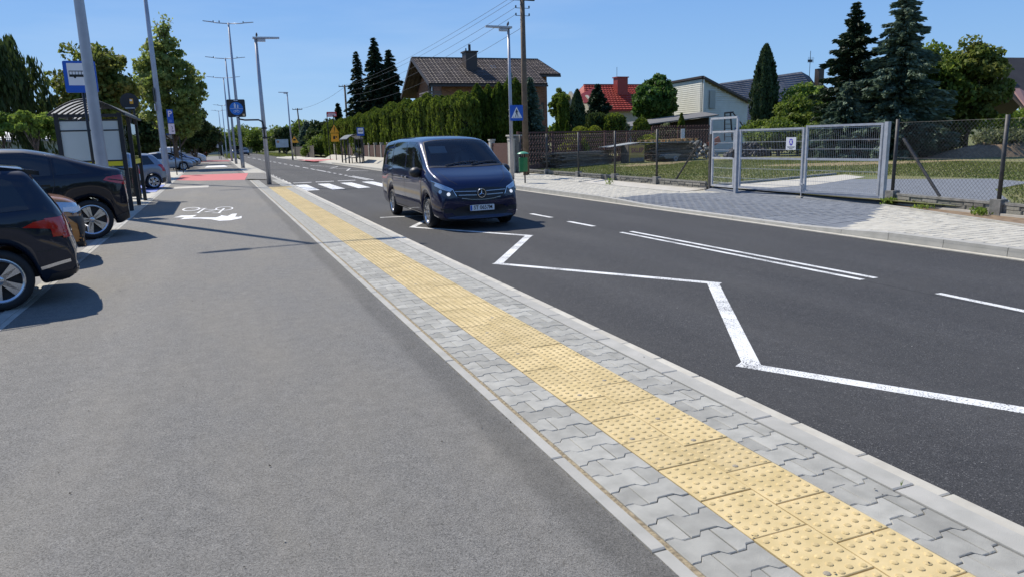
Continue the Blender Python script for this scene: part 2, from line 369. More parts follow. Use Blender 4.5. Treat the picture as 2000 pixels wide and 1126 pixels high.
paver_strip(1.527, 1.848, .214, .6, 11.9, 37.2, 0)
paver_strip(2.412, 2.688, .186, .5, 11.7, 37.2, 0)
# tactile tiles with rows of domes
def tactile(seed):
    rn = random.Random(seed); mb = MB(); w_, l_ = .2765, .335
    base = stone_mesh('t', [(-w_/2, -l_/2), (w_/2, -l_/2), (w_/2, l_/2), (-w_/2, l_/2)], TACT, bev=.003)
    mb.add([v.co for v in base.vertices], [tuple(f.vertices) for f in base.polygons]); bpy.data.meshes.remove(base)
    for i in range(5):
        for j in range(6):
            cx, cy = (i-2)*.0540, (j-2.5)*.0555+.014*(i % 2)-.007
            mb.cur = 2 if rn.random() < .018 else 1
            ring = []
            for r, z in ((.0165, -.001), (.0135, .0030), (.0075, .0046)): ring += [(cx+r*math.cos(k*math.pi/4), cy+r*math.sin(k*math.pi/4), z) for k in range(8)]
            mb.add(ring, [(a*8+k, a*8+(k+1) % 8, a*8+8+(k+1) % 8, a*8+8+k) for a in (0, 1) for k in range(8)]+[tuple(range(16, 24))])
    o = mb.build('tactile_tile', [TACT, TACT_B, TACT_W]); me = o.data; bpy.data.objects.remove(o)
    return me
TM = [tactile(k) for k in range(5)]
for c in (0, 1):
    y = 1.08 if c == 0 else .92
    y += .17
    while y < 29.3:
        link('tactile_tile', random.choice(TM), walk, (1.99 if c == 0 else 2.2705, y, random.uniform(-.0025, .0015)), (random.uniform(-.004, .004), random.uniform(-.005, .005), 0)); y += .341
# cross band of tactile tiles at the crossing
for i in range(5):
    for j in range(3):
        link('tactile_tile', TM[(i+j) % 5], walk, (1.99+i*.28-.28*(i > 2)*0, 29.6+j*.341, 0))if 1.99+i*.28 < 2.7 else None
def stones_line(name, x0, x1, y0, y1, L, m, par, z=0, th=.1, jit=.0015, bev=.006, ymax_single=400):
    me = stone_mesh(name, [(-(x1-x0)/2+.001, -L/2+.004), ((x1-x0)/2-.001, -L/2+.004), ((x1-x0)/2-.001, L/2-.004), (-(x1-x0)/2+.001, L/2-.004)], m, th, bev)
    y = y0
    while y < y1:
        link(name, me, par, ((x0+x1)/2+random.uniform(-jit, jit), y+L/2, z+random.uniform(-.002, .001))); y += L
stones_line('edging_stone', 1.437, 1.50, -.6, 37.4, .93, KERB, walk, z=.001, jit=.002)
stones_line('kerb_stone', 2.692, 2.822, .3, 46, .93, KERB, walk, z=.004, th=.2)
stones_line('gutter_stone', 2.826, 2.905, .2, 20, .46, KERB_P, walk, z=-.004, th=.16, jit=.003)
MB().bb(2.826, 2.905, 20, 38, -.2, -.004).build('gutter_strip', KERB_P, walk)
# narrow footway beyond the driveway
w2 = tag(MB().bb(1.72, 2.86, 47.6, 112, -.2, -.012).build('far_sidewalk', STONE_F), kind='structure')
for i in range(32): MB().bb(2.72, 2.86, 47.6+i*2, 49.55+i*2, -.2, .0).build('kerb_stone', KERB, w2)
tag(MB().bb(1.62, 1.72, 48.2, 112, -.2, .004).build('path_edging', KERB), kind='structure')
tag(MB().bb(1.75, 3.4, 112, 150, -.2, .03).build('verge', FIELD), kind='structure')
# left: flush white kerb line and car park
lot = sheet('car_park', [(-60, -5), (-2.2, -5), (-2.2, 150), (-60, 150)], -.006, mat('car_park_paving', (.20, .195, .18), .9, c2=(.27, .26, .24), scale=1.5, bump=.3, bscale=90))
ln = tag(MB().bb(-2.2, -2.0, -5, 150, -.1, -.012).build('kerb_line', BED), kind='structure')
stones_line('kerb_stone', -2.195, -2.07, 3, 90, .93, KERB, ln, z=.002)
stones_line('flush_strip_stone', -2.066, -2.003, 3, 60, .93, KERB, ln, z=.001)
sheet('light_paving', [(-7, 20.5), (-2.2, 20.5), (-2.2, 30.6), (-7, 30.6)], -.003, STONE_F)
sheet('light_paving', [(-7, 37.2), (-2.2, 37.2), (-2.2, 59), (-7, 59)], -.003, STONE_F)
sheet('disabled_bay_paint', [(-7, 31.0), (-2.25, 31.0), (-2.25, 37.0), (-7, 37.0)], -.002, PAINT_BLUE)
for yy in (31.0, 33.05, 36.9): MB().bb(-7, -2.25, yy, yy+.1, -.003, .002).build('bay_line', PAINT_F, lot)
for k in range(7): MB().beam((-7.1, 3.4+k*2.7-1.2, -.0015), (-2.25, 3.4+k*2.7, -.0015), .1, .005).build('bay_line', STONE_F, lot)

# ---- far footway
DRIVE = [(9.6, 16.9), (9.6, 9.25), (10.2, 9.5), (11.1, 9.86), (12.2, 10.7), (13.4, 11.4), (13.4, 15.7), (12.9, 16.3), (11.5, 17.2)]
def inside(x, y, P):
    c = False; n = len(P)
    for i in range(n):
        (x1, y1), (x2, y2) = P[i], P[(i+1) % n]
        if (y1 > y) != (y2 > y) and x < (x2-x1)*(y-y1)/(y2-y1)+x1: c = not c
    return c
def ramp(y): return max(0, min(1, (17.2-y)/2.0))*max(0, min(1, (y-8.3)/1.3))
def wz(x, y): return -.075*ramp(y)*max(0, min(1, (11.6-x)/1.9))
def back(y):           # rear edge of the far footway
    return 12.1 if y > 17.3 else (13.3 if y > 11.35 else 13.02-(11.35-y)*.30)
fw = MB()
ys = [1+i*.5 for i in range(60)]
for i in range(len(ys)-1):
    a, b = ys[i], ys[i+1]
    xs0 = [9.6, 10.6, 11.6]; 
    for (xa, xb) in ((9.6, 10.6), (10.6, 11.6), (11.6, None)):
        x2a = xb or back(a)+.05; x2b = xb or back(b)+.05
        fw.add([(xa, a, wz(xa, a)-.035), (x2a, a, wz(x2a, a)-.035), (x2b, b, wz(x2b, b)-.035), (xa, b, wz(xa, b)-.035)], [(0, 1, 2, 3)])
fwalk = tag(fw.build('far_footway', BED), kind='structure')
sheet('far_footway_surface', [(9.7, 30.4), (12.4, 30.4), (12.45, 66), (9.7, 66)], -.004, STONE_F)
sheet('far_footway_surface', [(9.7, 66), (12.45, 66), (12.0, 112), (8.4, 112), (9.3, 78)], -.004, STONE_F)
PL, PW = .2, .16
cells = []
yy = 4.6; row = 0
while yy < 30.4:
    x = 9.78-(PL/2 if row % 2 else 0)
    while x < back(yy)-.02:
        if x > 9.68: cells.append((x+PL/2, yy+PW/2))
        x += PL
    yy += PW; row += 1
def near_key(c): return math.hypot(c[0], c[1])
q1 = [(-PL/2+.004, -PW/2+.005), (PL/2-.004, -PW/2+.005), (PL/2-.004, PW/2-.005), (-PL/2+.004, PW/2-.005)]
mp_, mbl = stone_mesh('paving_stone', q1, STONE_F, bev=.007), stone_mesh('paving_stone', q1, STONE_B, bev=.007)
vis = [c for c in cells if c[0] < 1.42*c[1]+2.2]          # leaves out what lies far outside the frame
vis.sort(key=near_key)
fL, fB = MB(), MB()
for i, (x, yv) in enumerate(vis):
    dk = inside(x, yv, DRIVE); z = wz(x, yv)+random.uniform(-.004, .001)
    if i < 300: link('paving_stone', mbl if dk else mp_, fwalk, (x, yv, z), (0, math.atan2(-(wz(x+.1, yv)-wz(x-.1, yv)), .2), 0))
    else:
        (fB if dk else fL).add([(v.co.x+x, v.co.y+yv, v.co.z+z) for v in mp_.vertices], [tuple(f.vertices) for f in mp_.polygons if True])
ISL = {'pale': mat('pale_paver_field', (.42, .395, .33), .9, c2=(.50, .475, .40), scale=6, bump=.3, bscale=200, island=.10),
       'blue': mat('bluegrey_paver_field', (.145, .158, .175), .9, c2=(.185, .20, .22), scale=6, bump=.3, bscale=200, island=.05)}
tag(fL.build('distant_paving_stones', ISL['pale'], fwalk), kind='stuff'); tag(fB.build('distant_bluegrey_stones', ISL['blue'], fwalk), kind='stuff')
# far kerb, lowered at the drive
def kz(y): return -.0+(-.072)*ramp(y)
km = {}
y = 2.6
while y < 66:
    a, b = kz(y), kz(y+.93); mb = MB()
    mb.add([(9.585, .004, RZ-.1), (9.76, .004, RZ-.1), (9.76, .926, RZ-.1), (9.585, .926, RZ-.1), (9.605, .004, a+.008), (9.76, .004, a+.012), (9.76, .926, b+.012), (9.605, .926, b+.008)],
           [(3, 2, 1, 0), (4, 5, 6, 7), (0, 1, 5, 4), (1, 2, 6, 5), (2, 3, 7, 6), (3, 0, 4, 7)])
    key = (round(a, 3), round(b, 3))
    if key not in km:
        o = mb.build('kerb_stone', KERB, fwalk); km[key] = o.data; o.location = (0, y, 0)
    else: link('kerb_stone', km[key], fwalk, (0, y, 0))
    y += .93
tag(MB().bb(9.48, 9.583, -2, 66, RZ-.1, RZ+.012).build('gutter_strip', KERB_P), kind='structure')
fk = MB(); fk.add([(9.5, 66, RZ+.01), (9.72, 66, .01), (9.3, 78, RZ+.01), (9.5, 78, .01), (8.2, 112, RZ+.01), (8.42, 112, .01)], [(0, 1, 3, 2), (2, 3, 5, 4)])
tag(fk.build('far_kerb', KERB), kind='structure')
sheet('red_driveway_paint', [(8.9, 74), (9.55, 74), (12, 81), (8.5, 84)], .004, PAINT_RED)
sheet('verge', [(8.4, 112), (12.0, 112), (12.6, 180), (9.62, 180), (9.62, 112)], -.02, FIELD)
sheet('far_footway_surface', [(9.63, 112), (10.9, 112), (10.9, 185), (9.63, 185)], -.004, STONE_F)
# sloping bank between the footway and the fence plinth
bk = MB(); bk.add([(12.14, 17.35, .0), (13.02, 17.45, .02), (13.02, 23.6, .07), (12.14, 23.6, .0)], [(0, 1, 2, 3)]); tag(bk.build('concrete_bank', CONC), kind='structure')
be = tag(MB().bb(12.085, 12.14, 17.35, 31, -.15, .012).build('bank_edging', KERB), kind='structure')
bed2 = MB(); bed2.add([(12.14, 23.62, -.02), (13.02, 23.62, .05), (13.02, 31, .05), (12.14, 31, -.02)], [(0, 1, 2, 3)]); cob = tag(bed2.build('cobbled_bank', CONC), kind='structure')
cm = stone_mesh('cobble', [(-.085, -.08), (.085, -.08), (.085, .08), (-.085, .08)], STONE_F, th=.05, bev=.02, top=.03)
for i in range(5):
    for j in range(42):
        link('cobble', cm, cob, (12.24+i*.175, 23.75+j*.172, -.0+.012*i+random.uniform(-.006, .006)), (random.uniform(-.06, .06), -.07, random.uniform(-.08, .08)))
sheet('dirt_strip', [(13.04, 11.3), (11.82, 7.4), (11.3, 5.5), (12.6, 5.5), (13.1, 8.9), (13.45, 11.3)], .004, SOIL)
de = thing('garden_edging', 'thin concrete edging strip between pale paving and bare soil right of the gate', 'edging', (12.7, 9.4, 0))
for a, b in (((13.02, 11.3, .0), (12.44, 9.35, .0)), ((12.43, 9.33, .0), (11.84, 7.35, .0)), ((11.83, 7.33, .0), (11.28, 5.5, .0))):
    m_ = MB(); m_.beam(a, b, .05, .06); m_.build('edging_slab', KERB, de, world=True)

# ---- lawn behind the fence, inner drive
lawn = sheet('lawn', [(13.12, -8), (120, -8), (120, 220), (13.12, 220)], .10, GRASS)
sheet('inner_drive', [(13.2, 11.9), (14.5, 9.6), (17.2, 11.8), (19.8, 12.6), (20.5, 14.2), (17.7, 17.0), (15.5, 15.9), (13.1, 15.8)], .108, STONE_B)
sheet('inner_drive_pale', [(13.15, 15.6), (15.5, 15.7), (19.0, 17.2), (19.6, 18.6), (16.4, 17.8), (13.1, 17.1)], .112, STONE_F)
rp = MB(); rp.add([(12.85, 17.2, .001), (13.22, 17.2, .108), (13.42, 11.5, .108), (13.2, 11.45, .001)], [(0, 3, 2, 1)]); tag(rp.build('gate_ramp', STONE_B), kind='structure')
ig = MB()
for i in range(5): ig.add([(13.3, 16.95+.12*i*0, .115)], [])
MB().beam((13.2, 17.25, .12), (19.5, 18.9, .12), .07, .1).build('drive_edging', KERB, tag(sheet('drive_edge_bed', [(13.2, 17.2), (19.5, 18.85), (19.5, 18.95), (13.2, 17.32)], .1045, SOIL)))
# bare soil patches in the lawn are modelled as low mounds of dry earth
def mound(name, cx, cy, rx, ry, h, m, rz=0, seed=1, kind='structure', z0=.09):
    rn = random.Random(seed); mb = MB(); n = 28; rings = 7; vs = [(cx, cy, z0+h)]; fs = []
    ph = [rn.uniform(0, 6) for _ in range(4)]
    for i in range(1, rings+1):
        t = i/rings
        for k in range(n):
            a = 2*math.pi*k/n; q = 1+.16*math.sin(3*a+ph[0])+.1*math.sin(5*a+ph[1])+.06*rn.uniform(-1, 1)
            x, y = rx*t*q*math.cos(a), ry*t*q*math.sin(a)
            vs.append((cx+x*math.cos(rz)-y*math.sin(rz), cy+x*math.sin(rz)+y*math.cos(rz), z0+h*(1-t*t)*(1+.25*rn.uniform(-1, 1)) if t < 1 else z0-.01))
    for k in range(n): fs.append((0, 1+k, 1+(k+1) % n))
    for i in range(rings-1):
        for k in range(n): a = 1+i*n+k; b = 1+i*n+(k+1) % n; fs.append((a, a+n, b+n, b))
    mb.add(vs, fs); return tag(mb.build(name, m, smooth=True), kind=kind)
DRY = mat('dry_turf', (.19, .15, .07), .95, c2=(.30, .23, .12), scale=3, bump=1, bscale=25, detail=8)
mound('dry_ground_patch', 21.5, 33.0, 4.0, 1.2, .03, DRY, rz=.45, seed=3)
mound('dry_ground_patch', 26.5, 24.5, 5.2, 1.9, .03, DRY, rz=-.35, seed=4)
# grass blades close to the fence and at the kerb of the lawn: one tuft carpet
def tufts(name, n, xr, yr, z, h, m, excl=None, seed=2):
    g = np.random.default_rng(seed); P = np.stack([g.uniform(*xr, n), g.uniform(*yr, n), np.full(n, z)], 1)
    if excl: P = P[[not excl(p[0], p[1]) for p in P]]
    n = len(P); a = g.uniform(0, 2*np.pi, n); hh = h*g.uniform(.4, 1.2, n); ww = .012+.01*g.random(n)
    V = np.empty((n, 3, 3)); dx, dy = np.cos(a)*ww, np.sin(a)*ww
    V[:, 0] = P+np.stack([dx, dy, 0*a], 1); V[:, 1] = P-np.stack([dx, dy, 0*a], 1); V[:, 2] = P+np.stack([g.normal(0, .35, n)*hh, g.normal(0, .35, n)*hh, hh], 1)
    return raw_mesh(name, V.reshape(-1, 3), 3, m)
def raw_mesh(name, V, k, m, parent=None):
    me = bpy.data.meshes.new(name); n = len(V)//k
    me.vertices.add(len(V)); me.vertices.foreach_set('co', np.ascontiguousarray(V, dtype=np.float32).ravel())
    me.loops.add(n*k); me.loops.foreach_set('vertex_index', np.arange(n*k, dtype=np.int32))
    me.polygons.add(n); me.polygons.foreach_set('loop_start', np.arange(0, n*k, k, dtype=np.int32)); me.polygons.foreach_set('loop_total', np.full(n, k, dtype=np.int32))
    me.update(calc_edges=True); me.materials.append(m); return link(name, me, parent)
BLADE = leafm('grass_blade', (.11, .15, .03), (.17, .185, .055), .6, .45)
INDR = [(13.0, 17.3), (16.6, 18.0), (19.9, 18.9), (20.6, 14.2), (19.8, 12.5), (17.2, 11.7), (14.5, 9.5), (13.0, 11.4)]
def nogr(x, y): return inside(x, y, INDR) or (((x-21.5)*.9+(y-33)*.43)**2/12+((y-33)*.9-(x-21.5)*.43)**2/1.1 < 1 and random.random() < .8) or (((x-26.5)*.94-(y-24.5)*.34)**2/20+((y-24.5)*.94+(x-26.5)*.34)**2/2.6 < 1 and random.random() < .75)
tag(tufts('grass', 90000, (13.25, 30), (6, 34), .10, .05, BLADE, nogr), kind='stuff')
tag(tufts('verge_grass_tufts', 9000, (8.9, 12.4), (113, 178), -.03, .25, BLADE, None, 5), kind='stuff')
tag(tufts('roadside_grass', 5000, (1.8, 3.2), (112, 150), .0, .5, BLADE, None, 6), kind='stuff')

# ---- markings: thin sheets of paint, parts of the road or path they lie on
def mark(name, poly, par, m=PAINT, z=None):
    z = (RZ+.002 if par is road else .002) if z is None else z
    o = sheet(name, poly, z, m, kind=None, parent=par); return o
def line_poly(a, b, wd):
    a, b = Vector(a), Vector(b); n = (b-a).normalized(); n = Vector((-n.y, n.x))*wd/2
    return [tuple(a+n), tuple(b+n), tuple(b-n), tuple(a-n)]
# zigzag of the bus stop
ZZ = [(3.62, 14.62), (5.14, 11.86), (3.55, 9.42), (5.26, 6.82), (3.6, 4.2), (5.2, 1.35)]
zzv = [(3.9, 17.0), (5.2, 17.55), (3.62, 14.62)]
for k_, (a, b, wd) in enumerate((((3.60, 14.60), (5.16, 11.90), .12), ((5.13, 11.97), (3.54, 9.40), .13), ((3.52, 9.50), (5.32, 6.77), .12), ((5.28, 6.86), (3.58, 4.15), .135), ((3.53, 4.25), (5.15, 1.6), .125), ((3.62, 14.55), (4.9, 16.9), .12), ((3.45, 16.9), (4.75, 16.6), .11))):
    mark('zigzag_line', line_poly(a, b, wd), road, z=RZ+.0012+.0007*(k_ % 4))
mark('lane_line', line_poly((6.72, 11.42), (6.86, 6.15), .085), road)
mark('lane_line', line_poly((6.93, 11.42), (7.07, 6.15), .085), road)
for a in (2.3, 13.0, 14.95, 17.0, 19.0, 21.0, 23.0, 25.0):
    if a < 5: mark('lane_line', line_poly((6.94, 5.25), (6.9, 3.2), .09), road)
    else: mark('lane_line', line_poly((6.78-.002*a, a-.5), (6.74-.002*a, a+.55), .11), road)
mark('lane_line', line_poly((6.60, 40), (6.66, 34.7), .10), road); mark('lane_line', line_poly((6.80, 40), (6.88, 34.7), .10), road)
for a, b in ((40.9, 41.6), (42.5, 43.3), (44.5, 45.3), (46.4, 47.6), (48.2, 52.5), (53.2, 55.2), (56.5, 59.6), (61.8, 64.8), (66.1, 68.9), (71, 73.5), (76, 79), (81.5, 84.5), (87, 91), (94, 98), (102, 107), (112, 118), (124, 131), (138, 146), (153, 165)):
    xx = 6.66-.018*(a-41); mark('lane_line', line_poly((xx, a), (xx-.018*(b-a), b), .13), road)
for x in (3.12, 4.09, 5.09, 6.06, 7.03, 8.0, 8.9):
    mark('crosswalk_stripe', [(x, 28.75), (x+.5, 28.85), (x+.52, 33.4), (x+.02, 33.4)], road)
for x in (3.25, 4.27, 5.3): mark('give_way_dash', [(x, 35.1), (x+.82, 35.0), (x+.82, 35.35), (x, 35.45)], road)
for y in (35.2, 36.95, 38.8, 41, 43.2, 45.5): mark('edge_dash', [(2.92, y), (3.15, y), (3.15, y+.75), (2.92, y+.75)], road)
for a, b in (((7.4, 64), (8.8, 58)), ((8.8, 58), (7.7, 54.5)), ((7.7, 54.5), (8.73, 52.1)), ((8.73, 52.1), (7.9, 48.4)), ((7.9, 48.4), (8.9, 46.3))): mark('zigzag_line', line_poly(a, b, .11), road)
# path: bicycle, red crossing, arrows
def ellipse_ring(cx, cy, rx, ry, t, name):
    mb = MB(); n = 32; vs = []; fs = []
    for k in range(n):
        a = 2*math.pi*k/n; vs += [(cx+rx*math.cos(a), cy+ry*math.sin(a), .005), (cx+(rx-t)*math.cos(a), cy+(ry-t*2.2)*math.sin(a), .005)]
    fs = [(2*k, 2*((k+1) % n), 2*((k+1) % n)+1, 2*k+1) for k in range(n)]
    mb.add(vs, fs); o = mb.build(name, PAINT_F, path)
    if o.data.polygons[0].normal.z < 0: o.data.flip_normals()
ellipse_ring(-.73, 21.22, .225, .62, .046, 'bicycle_mark'); ellipse_ring(.09, 20.75, .225, .62, .036, 'bicycle_mark')
for a, b, t, dz in (((-.40, 21.1), (-.56, 19.7), .05, 0), ((-.74, 21.2), (-.42, 20.9), .035, 1), ((-.44, 20.9), (-.10, 20.45), .05, 2), ((-.38, 19.95), (-.10, 20.45), .045, 3), ((-.38, 19.95), (-.14, 19.75), .045, 4), ((.09, 20.75), (-.06, 19.35), .05, 5), ((-.2, 19.45), (.0, 19.3), .06, 6), ((-.60, 21.3), (-.34, 21.1), .05, 7), ((-.62, 19.75), (-.48, 19.65), .05, 8)):
    mark('bicycle_mark', line_poly(a, b, t), path, PAINT_F, z=.006+dz*.0006)
mark('symbol_mark', [(-1.06, 18.95), (-.90, 19.2), (-.98, 19.4), (-.72, 19.2), (-.55, 19.25), (-.66, 18.65), (-.48, 18.5), (-.3, 18.35), (-.12, 18.2), (.0, 18.6), (-.03, 18.82), (.04, 18.6), (.13, 18.4), (.25, 18.95), (.36, 18.95), (.29, 18.1), (.37, 18.0), (.44, 18.2), (.42, 17.65), (.16, 17.3), (-.06, 17.35), (-.23, 17.85), (-.48, 18.2), (-.68, 18.35), (-.89, 18.35), (-.8, 18.8)], path, PAINT_F)
mark('red_crossing', [(-2.0, 41.6), (-.9, 39.6), (1.25, 38.3), (1.8, 47.9), (-2.0, 49.0)], path, PAINT_RED)
mark('red_crossing', [(-2.0, 92), (1.6, 90), (1.6, 99), (-2.0, 101)], path, PAINT_RED)
mark('white_mark', [(-.9, 66), (.9, 66), (.7, 71), (-.7, 71)], path, PAINT_F)
MH = thing('drain_cover', 'pale rectangular concrete cover set flush in the cycle path beside the disabled bay', 'cover', (-1.05, 33.3, 0))
MB().box((0, 0, .002), (1.35, 1.7, .01)).build('cover_plate', CONC, MH); MB().box((0, 0, .006), (1.1, .9, .008)).build('cover_inset', KERB_P, MH)
# leaves and specks of litter on the asphalt
lt = MB()
for k in range(240):
    x, y = random.uniform(-1.9, 9), random.uniform(1.5, 16)
    if 1.35 < x < 2.95: continue
    z = .006 if x < 1.4 else RZ+.006; s_ = random.uniform(.003, .009); a = random.uniform(0, 3)
    lt.add([(x+s_*math.cos(a), y+s_*math.sin(a), z), (x-s_*math.sin(a), y+s_*math.cos(a), z+s_*.5), (x-s_*math.cos(a), y-s_*math.sin(a), z), (x+s_*math.sin(a), y-s_*math.cos(a), z)], [(0, 1, 2, 3)])
tag(lt.build('grit', mat('grit', (.45, .44, .40), .8, c2=(.12, .11, .09), scale=9)), kind='stuff')
dg = MB()
for k in range(260):
    x, y = random.uniform(-1.9, 2.8), random.uniform(1.4, 20)
    s_ = random.uniform(.002, .008); a = random.uniform(0, 3); z = .006
    dg.add([(x+s_*math.cos(a), y+s_*math.sin(a), z), (x-s_*math.sin(a), y+s_*math.cos(a), z+s_*.6), (x-s_*math.cos(a), y-s_*math.sin(a), z), (x+s_*math.sin(a), y-s_*math.cos(a), z)], [(0, 1, 2, 3)])
tag(dg.build('dark_crumbs', mat('dark_crumbs', (.05, .042, .032), .9)), kind='stuff')
lf = MB(); lf.add([(-.765, 2.62, .006), (-.72, 2.635, .012), (-.70, 2.655, .006), (-.735, 2.648, .007)], [(0, 1, 2, 3)])
tag(lf.build('dry_leaf', mat('dry_leaf', (.42, .36, .2), .7)), 'small pale dry leaf lying on the near cycle path asphalt', 'leaf')

# ================================================================ VEHICLES
def lerp(a, b, t): return a+(b-a)*t
def interp(P, x):
    if x <= P[0][0]: return P[0][1]
    for (a, b), (c, e) in zip(P, P[1:]):
        if x <= c: return lerp(b, e, (x-a)/(c-a))
    return P[-1][1]
def car_shell(P, sub=2):
    """lofted body: x forward from the rear bumper, y left, z up"""
    L, W, H, Wr = P['L'], P['W'], P['H'], P['Wr']; zl0 = P.get('zl', .22); xr, xf, RA = P['xr'], P['xf'], P['RA']; zw = P['rw']
    xs = {0, .03, .1, .22, L-.2, L-.09, L-.03, L}
    for c in (xr, xf): xs |= {round(c+k*RA, 3) for k in (-1.12, -1.0, -.86, -.5, 0, .5, .86, 1.0, 1.12)}
    for x, _ in P['top']: xs.add(x)
    xs |= set(np.linspace(.3, L-.3, 12).round(3)); xs = sorted(x for x in xs if 0 <= x <= L)
    ys = [xs[0]]
    for x in xs[1:]:
        if x-ys[-1] > .028: ys.append(x)
    ys[-1] = L; rings = []
    for x in ys:
        zt = interp(P['top'], x); zb = min(interp(P['belt'], x), zt-.05); zl = interp(P['bot'], x) if 'bot' in P else zl0
        for c in (xr, xf):
            dx = abs(x-c)
            if dx < RA*.99: zl = max(zl, zw+math.sqrt(max(0, RA*RA-dx*dx))*.97)
        zl = min(zl, zb-.1)
        fr = max(0, (x-(L-P.get('tn', .75)))/P.get('tn', .75)); rr = max(0, (P.get('tt', .5)-x)/P.get('tt', .5))
        Wx = W*(1-P.get('an', .16)*fr**2.4-P.get('at', .10)*rr**2.4)
        t = max(0, min(1, (zt-zb)/(H-interp(P['belt'], L*.5)))); wr = lerp(.93*Wx, Wr*Wx/W, t**.7)
        h, g = zb-zl, zt-zb
        half = [(0, zl), (.8*Wx, zl), (.955*Wx, zl+.02), (.99*Wx, zl+.3*h), (Wx, zl+.6*h), (.99*Wx, zl+.86*h), (.965*Wx, zb),
                (lerp(.955*Wx, wr, .12), zb+.06*g), (lerp(.95*Wx, wr, .86), zb+.74*g), (wr*.92, zb+.92*g), (wr*.55, zt-.006), (0, zt)]
        rings.append((x, half))
    bm = bmesh.new(); RV = []
    for x, half in rings:
        L1 = [bm.verts.new((x-P.get('bow', .10)*(max(0, (x-L+.5))/.5)*(yy/W)**2+P.get('bowr', .06)*(max(0, .4-x)/.4)*(yy/W)**2, yy, zz)) for yy, zz in half]
        L2 = [bm.verts.new((v.co.x, -v.co.y, v.co.z)) for v in L1[1:-1]]
        RV.append(L1+L2[::-1])
    n = len(RV[0])
    for a, b in zip(RV, RV[1:]):
        for k in range(n): bm.faces.new((a[k], a[(k+1) % n], b[(k+1) % n], b[k]))
    bm.faces.new(RV[0][::-1]); bm.faces.new(RV[-1])
    bmesh.ops.recalc_face_normals(bm, faces=bm.faces[:])
    me = bpy.data.meshes.new('body'); bm.to_mesh(me); bm.free()
    o = bpy.data.objects.new('tmp', me); COL.objects.link(o)
    md = o.modifiers.new('s', 'SUBSURF'); md.levels = sub; md.render_levels = sub
    bpy.context.view_layer.update(); out = bpy.data.meshes.new_from_object(o.evaluated_get(bpy.context.evaluated_depsgraph_get()))
    bpy.data.objects.remove(o); bpy.data.meshes.remove(me); out.name = 'body'
    out.polygons.foreach_set('use_smooth', [True]*len(out.polygons))
    bm = bmesh.new(); bm.from_mesh(out); tree = BVHTree.FromBMesh(bm); bm.free()
    return out, tree
def patch(tree, poly, dr, m, name, parent, off=.004, maxl=.12, U=None, thick=0, smooth=True):
    """polygon (u, z) projected along dr onto the body, lifted by off"""
    dr = Vector(dr).normalized(); U = Vector(U) if U else Vector((abs(dr.y), abs(dr.x), 0)) if abs(dr.z) < .9 else Vector((1, 0, 0))
    V = Vector((0, 0, 1)) if abs(dr.z) < .9 else Vector((0, 1, 0))
    bm = bmesh.new(); vs = [bm.verts.new((x, y, 0)) for x, y in poly]; bm.faces.new(vs)
    bmesh.ops.triangulate(bm, faces=bm.faces[:])
    for _ in range(5):
        es = [e for e in bm.edges if e.calc_length() > maxl]
        if not es: break
        bmesh.ops.subdivide_edges(bm, edges=es, cuts=1); bmesh.ops.triangulate(bm, faces=[f for f in bm.faces if len(f.verts) > 3])
    for v in bm.verts:
        o = U*v.co.x+V*v.co.y-dr*6
        hit, nr, _, _ = tree.ray_cast(o, dr)
        if hit is None: hit, nr, _, _ = tree.find_nearest(U*v.co.x+V*v.co.y-dr*1.0)
        if nr.dot(dr) > 0: nr = -nr
        v.co = hit+nr*off
    bm.normal_update()
    if sum((f.normal.dot(dr) for f in bm.faces)) > 0: bmesh.ops.reverse_faces(bm, faces=bm.faces[:])
    me = bpy.data.meshes.new(name); bm.to_mesh(me); bm.free(); me.materials.append(m)
    if smooth: me.polygons.foreach_set('use_smooth', [True]*len(me.polygons))
    return link(name, me, parent)
def band(pts, wd):
    pts = [Vector(p) for p in pts]; up, dn = [], []
    for i, p in enumerate(pts):
        t = (pts[min(i+1, len(pts)-1)]-pts[max(0, i-1)]).normalized(); n = Vector((-t.y, t.x))*wd/2; up.append(tuple(p+n)); dn.append(tuple(p-n))
    return up+dn[::-1]
def wheel(parent, x, y, r, wd, style=5, m=None, sgn=1, rimr=.68):
    T = MB(); h = wd/2; rr = r*rimr
    T.lathe([(rr, -h*.9), (rr+.02, -h), (r-.035, -h), (r-.008, -h*.78), (r, -h*.4), (r, h*.4), (r-.008, h*.78), (r-.035, h), (rr+.02, h), (rr, h*.9), (rr, -h*.9)], axis='Y', n=36)
    t = T.build('wheel', RUB, parent, smooth=True); t.location = (x, y, r); autosmooth(t, 50)
    M_ = MB(); yo = sgn*h*.86
    M_.lathe([(rr+.004, yo), (rr-.012, yo*1.04), (rr-.03, yo*.9), (rr-.035, -yo*.6)], axis='Y', n=36)
    M_.lathe([(0, yo*.86), (.035, yo*.86), (.05, yo*.75), (.055, yo*.45)], axis='Y', n=16)
    for k in range(style):
        a = 2*math.pi*k/style
        for s_ in ((-.16, .16) if style <= 6 else (0,)):
            a2 = a+s_; p = []
            for rad, wi in ((.035, .026), (rr-.02, .034 if style <= 6 else .026)):
                aa = a2 if rad > .1 else a
                for q in (-1, 1): p.append((rad*math.cos(aa)-q*wi*math.sin(aa), rad*math.sin(aa)+q*wi*math.cos(aa)))
            vs = [(px, yo*.80, pz) for px, pz in (p[0], p[1], p[3], p[2])]+[(px, yo*.45, pz) for px, pz in (p[0], p[1], p[3], p[2])]
            M_.add(vs, [(0, 1, 2, 3), (4, 7, 6, 5), (0, 4, 5, 1), (1, 5, 6, 2), (2, 6, 7, 3), (3, 7, 4, 0)])
    rm = M_.build('rim', m or RIM, t, smooth=False); autosmooth(rm, 40)
    D = MB(); D.lathe([(0, yo*.1), (rr-.03, yo*.1)], axis='Y', n=24); D.build('brake_disc', BLACKP, t)
    return t
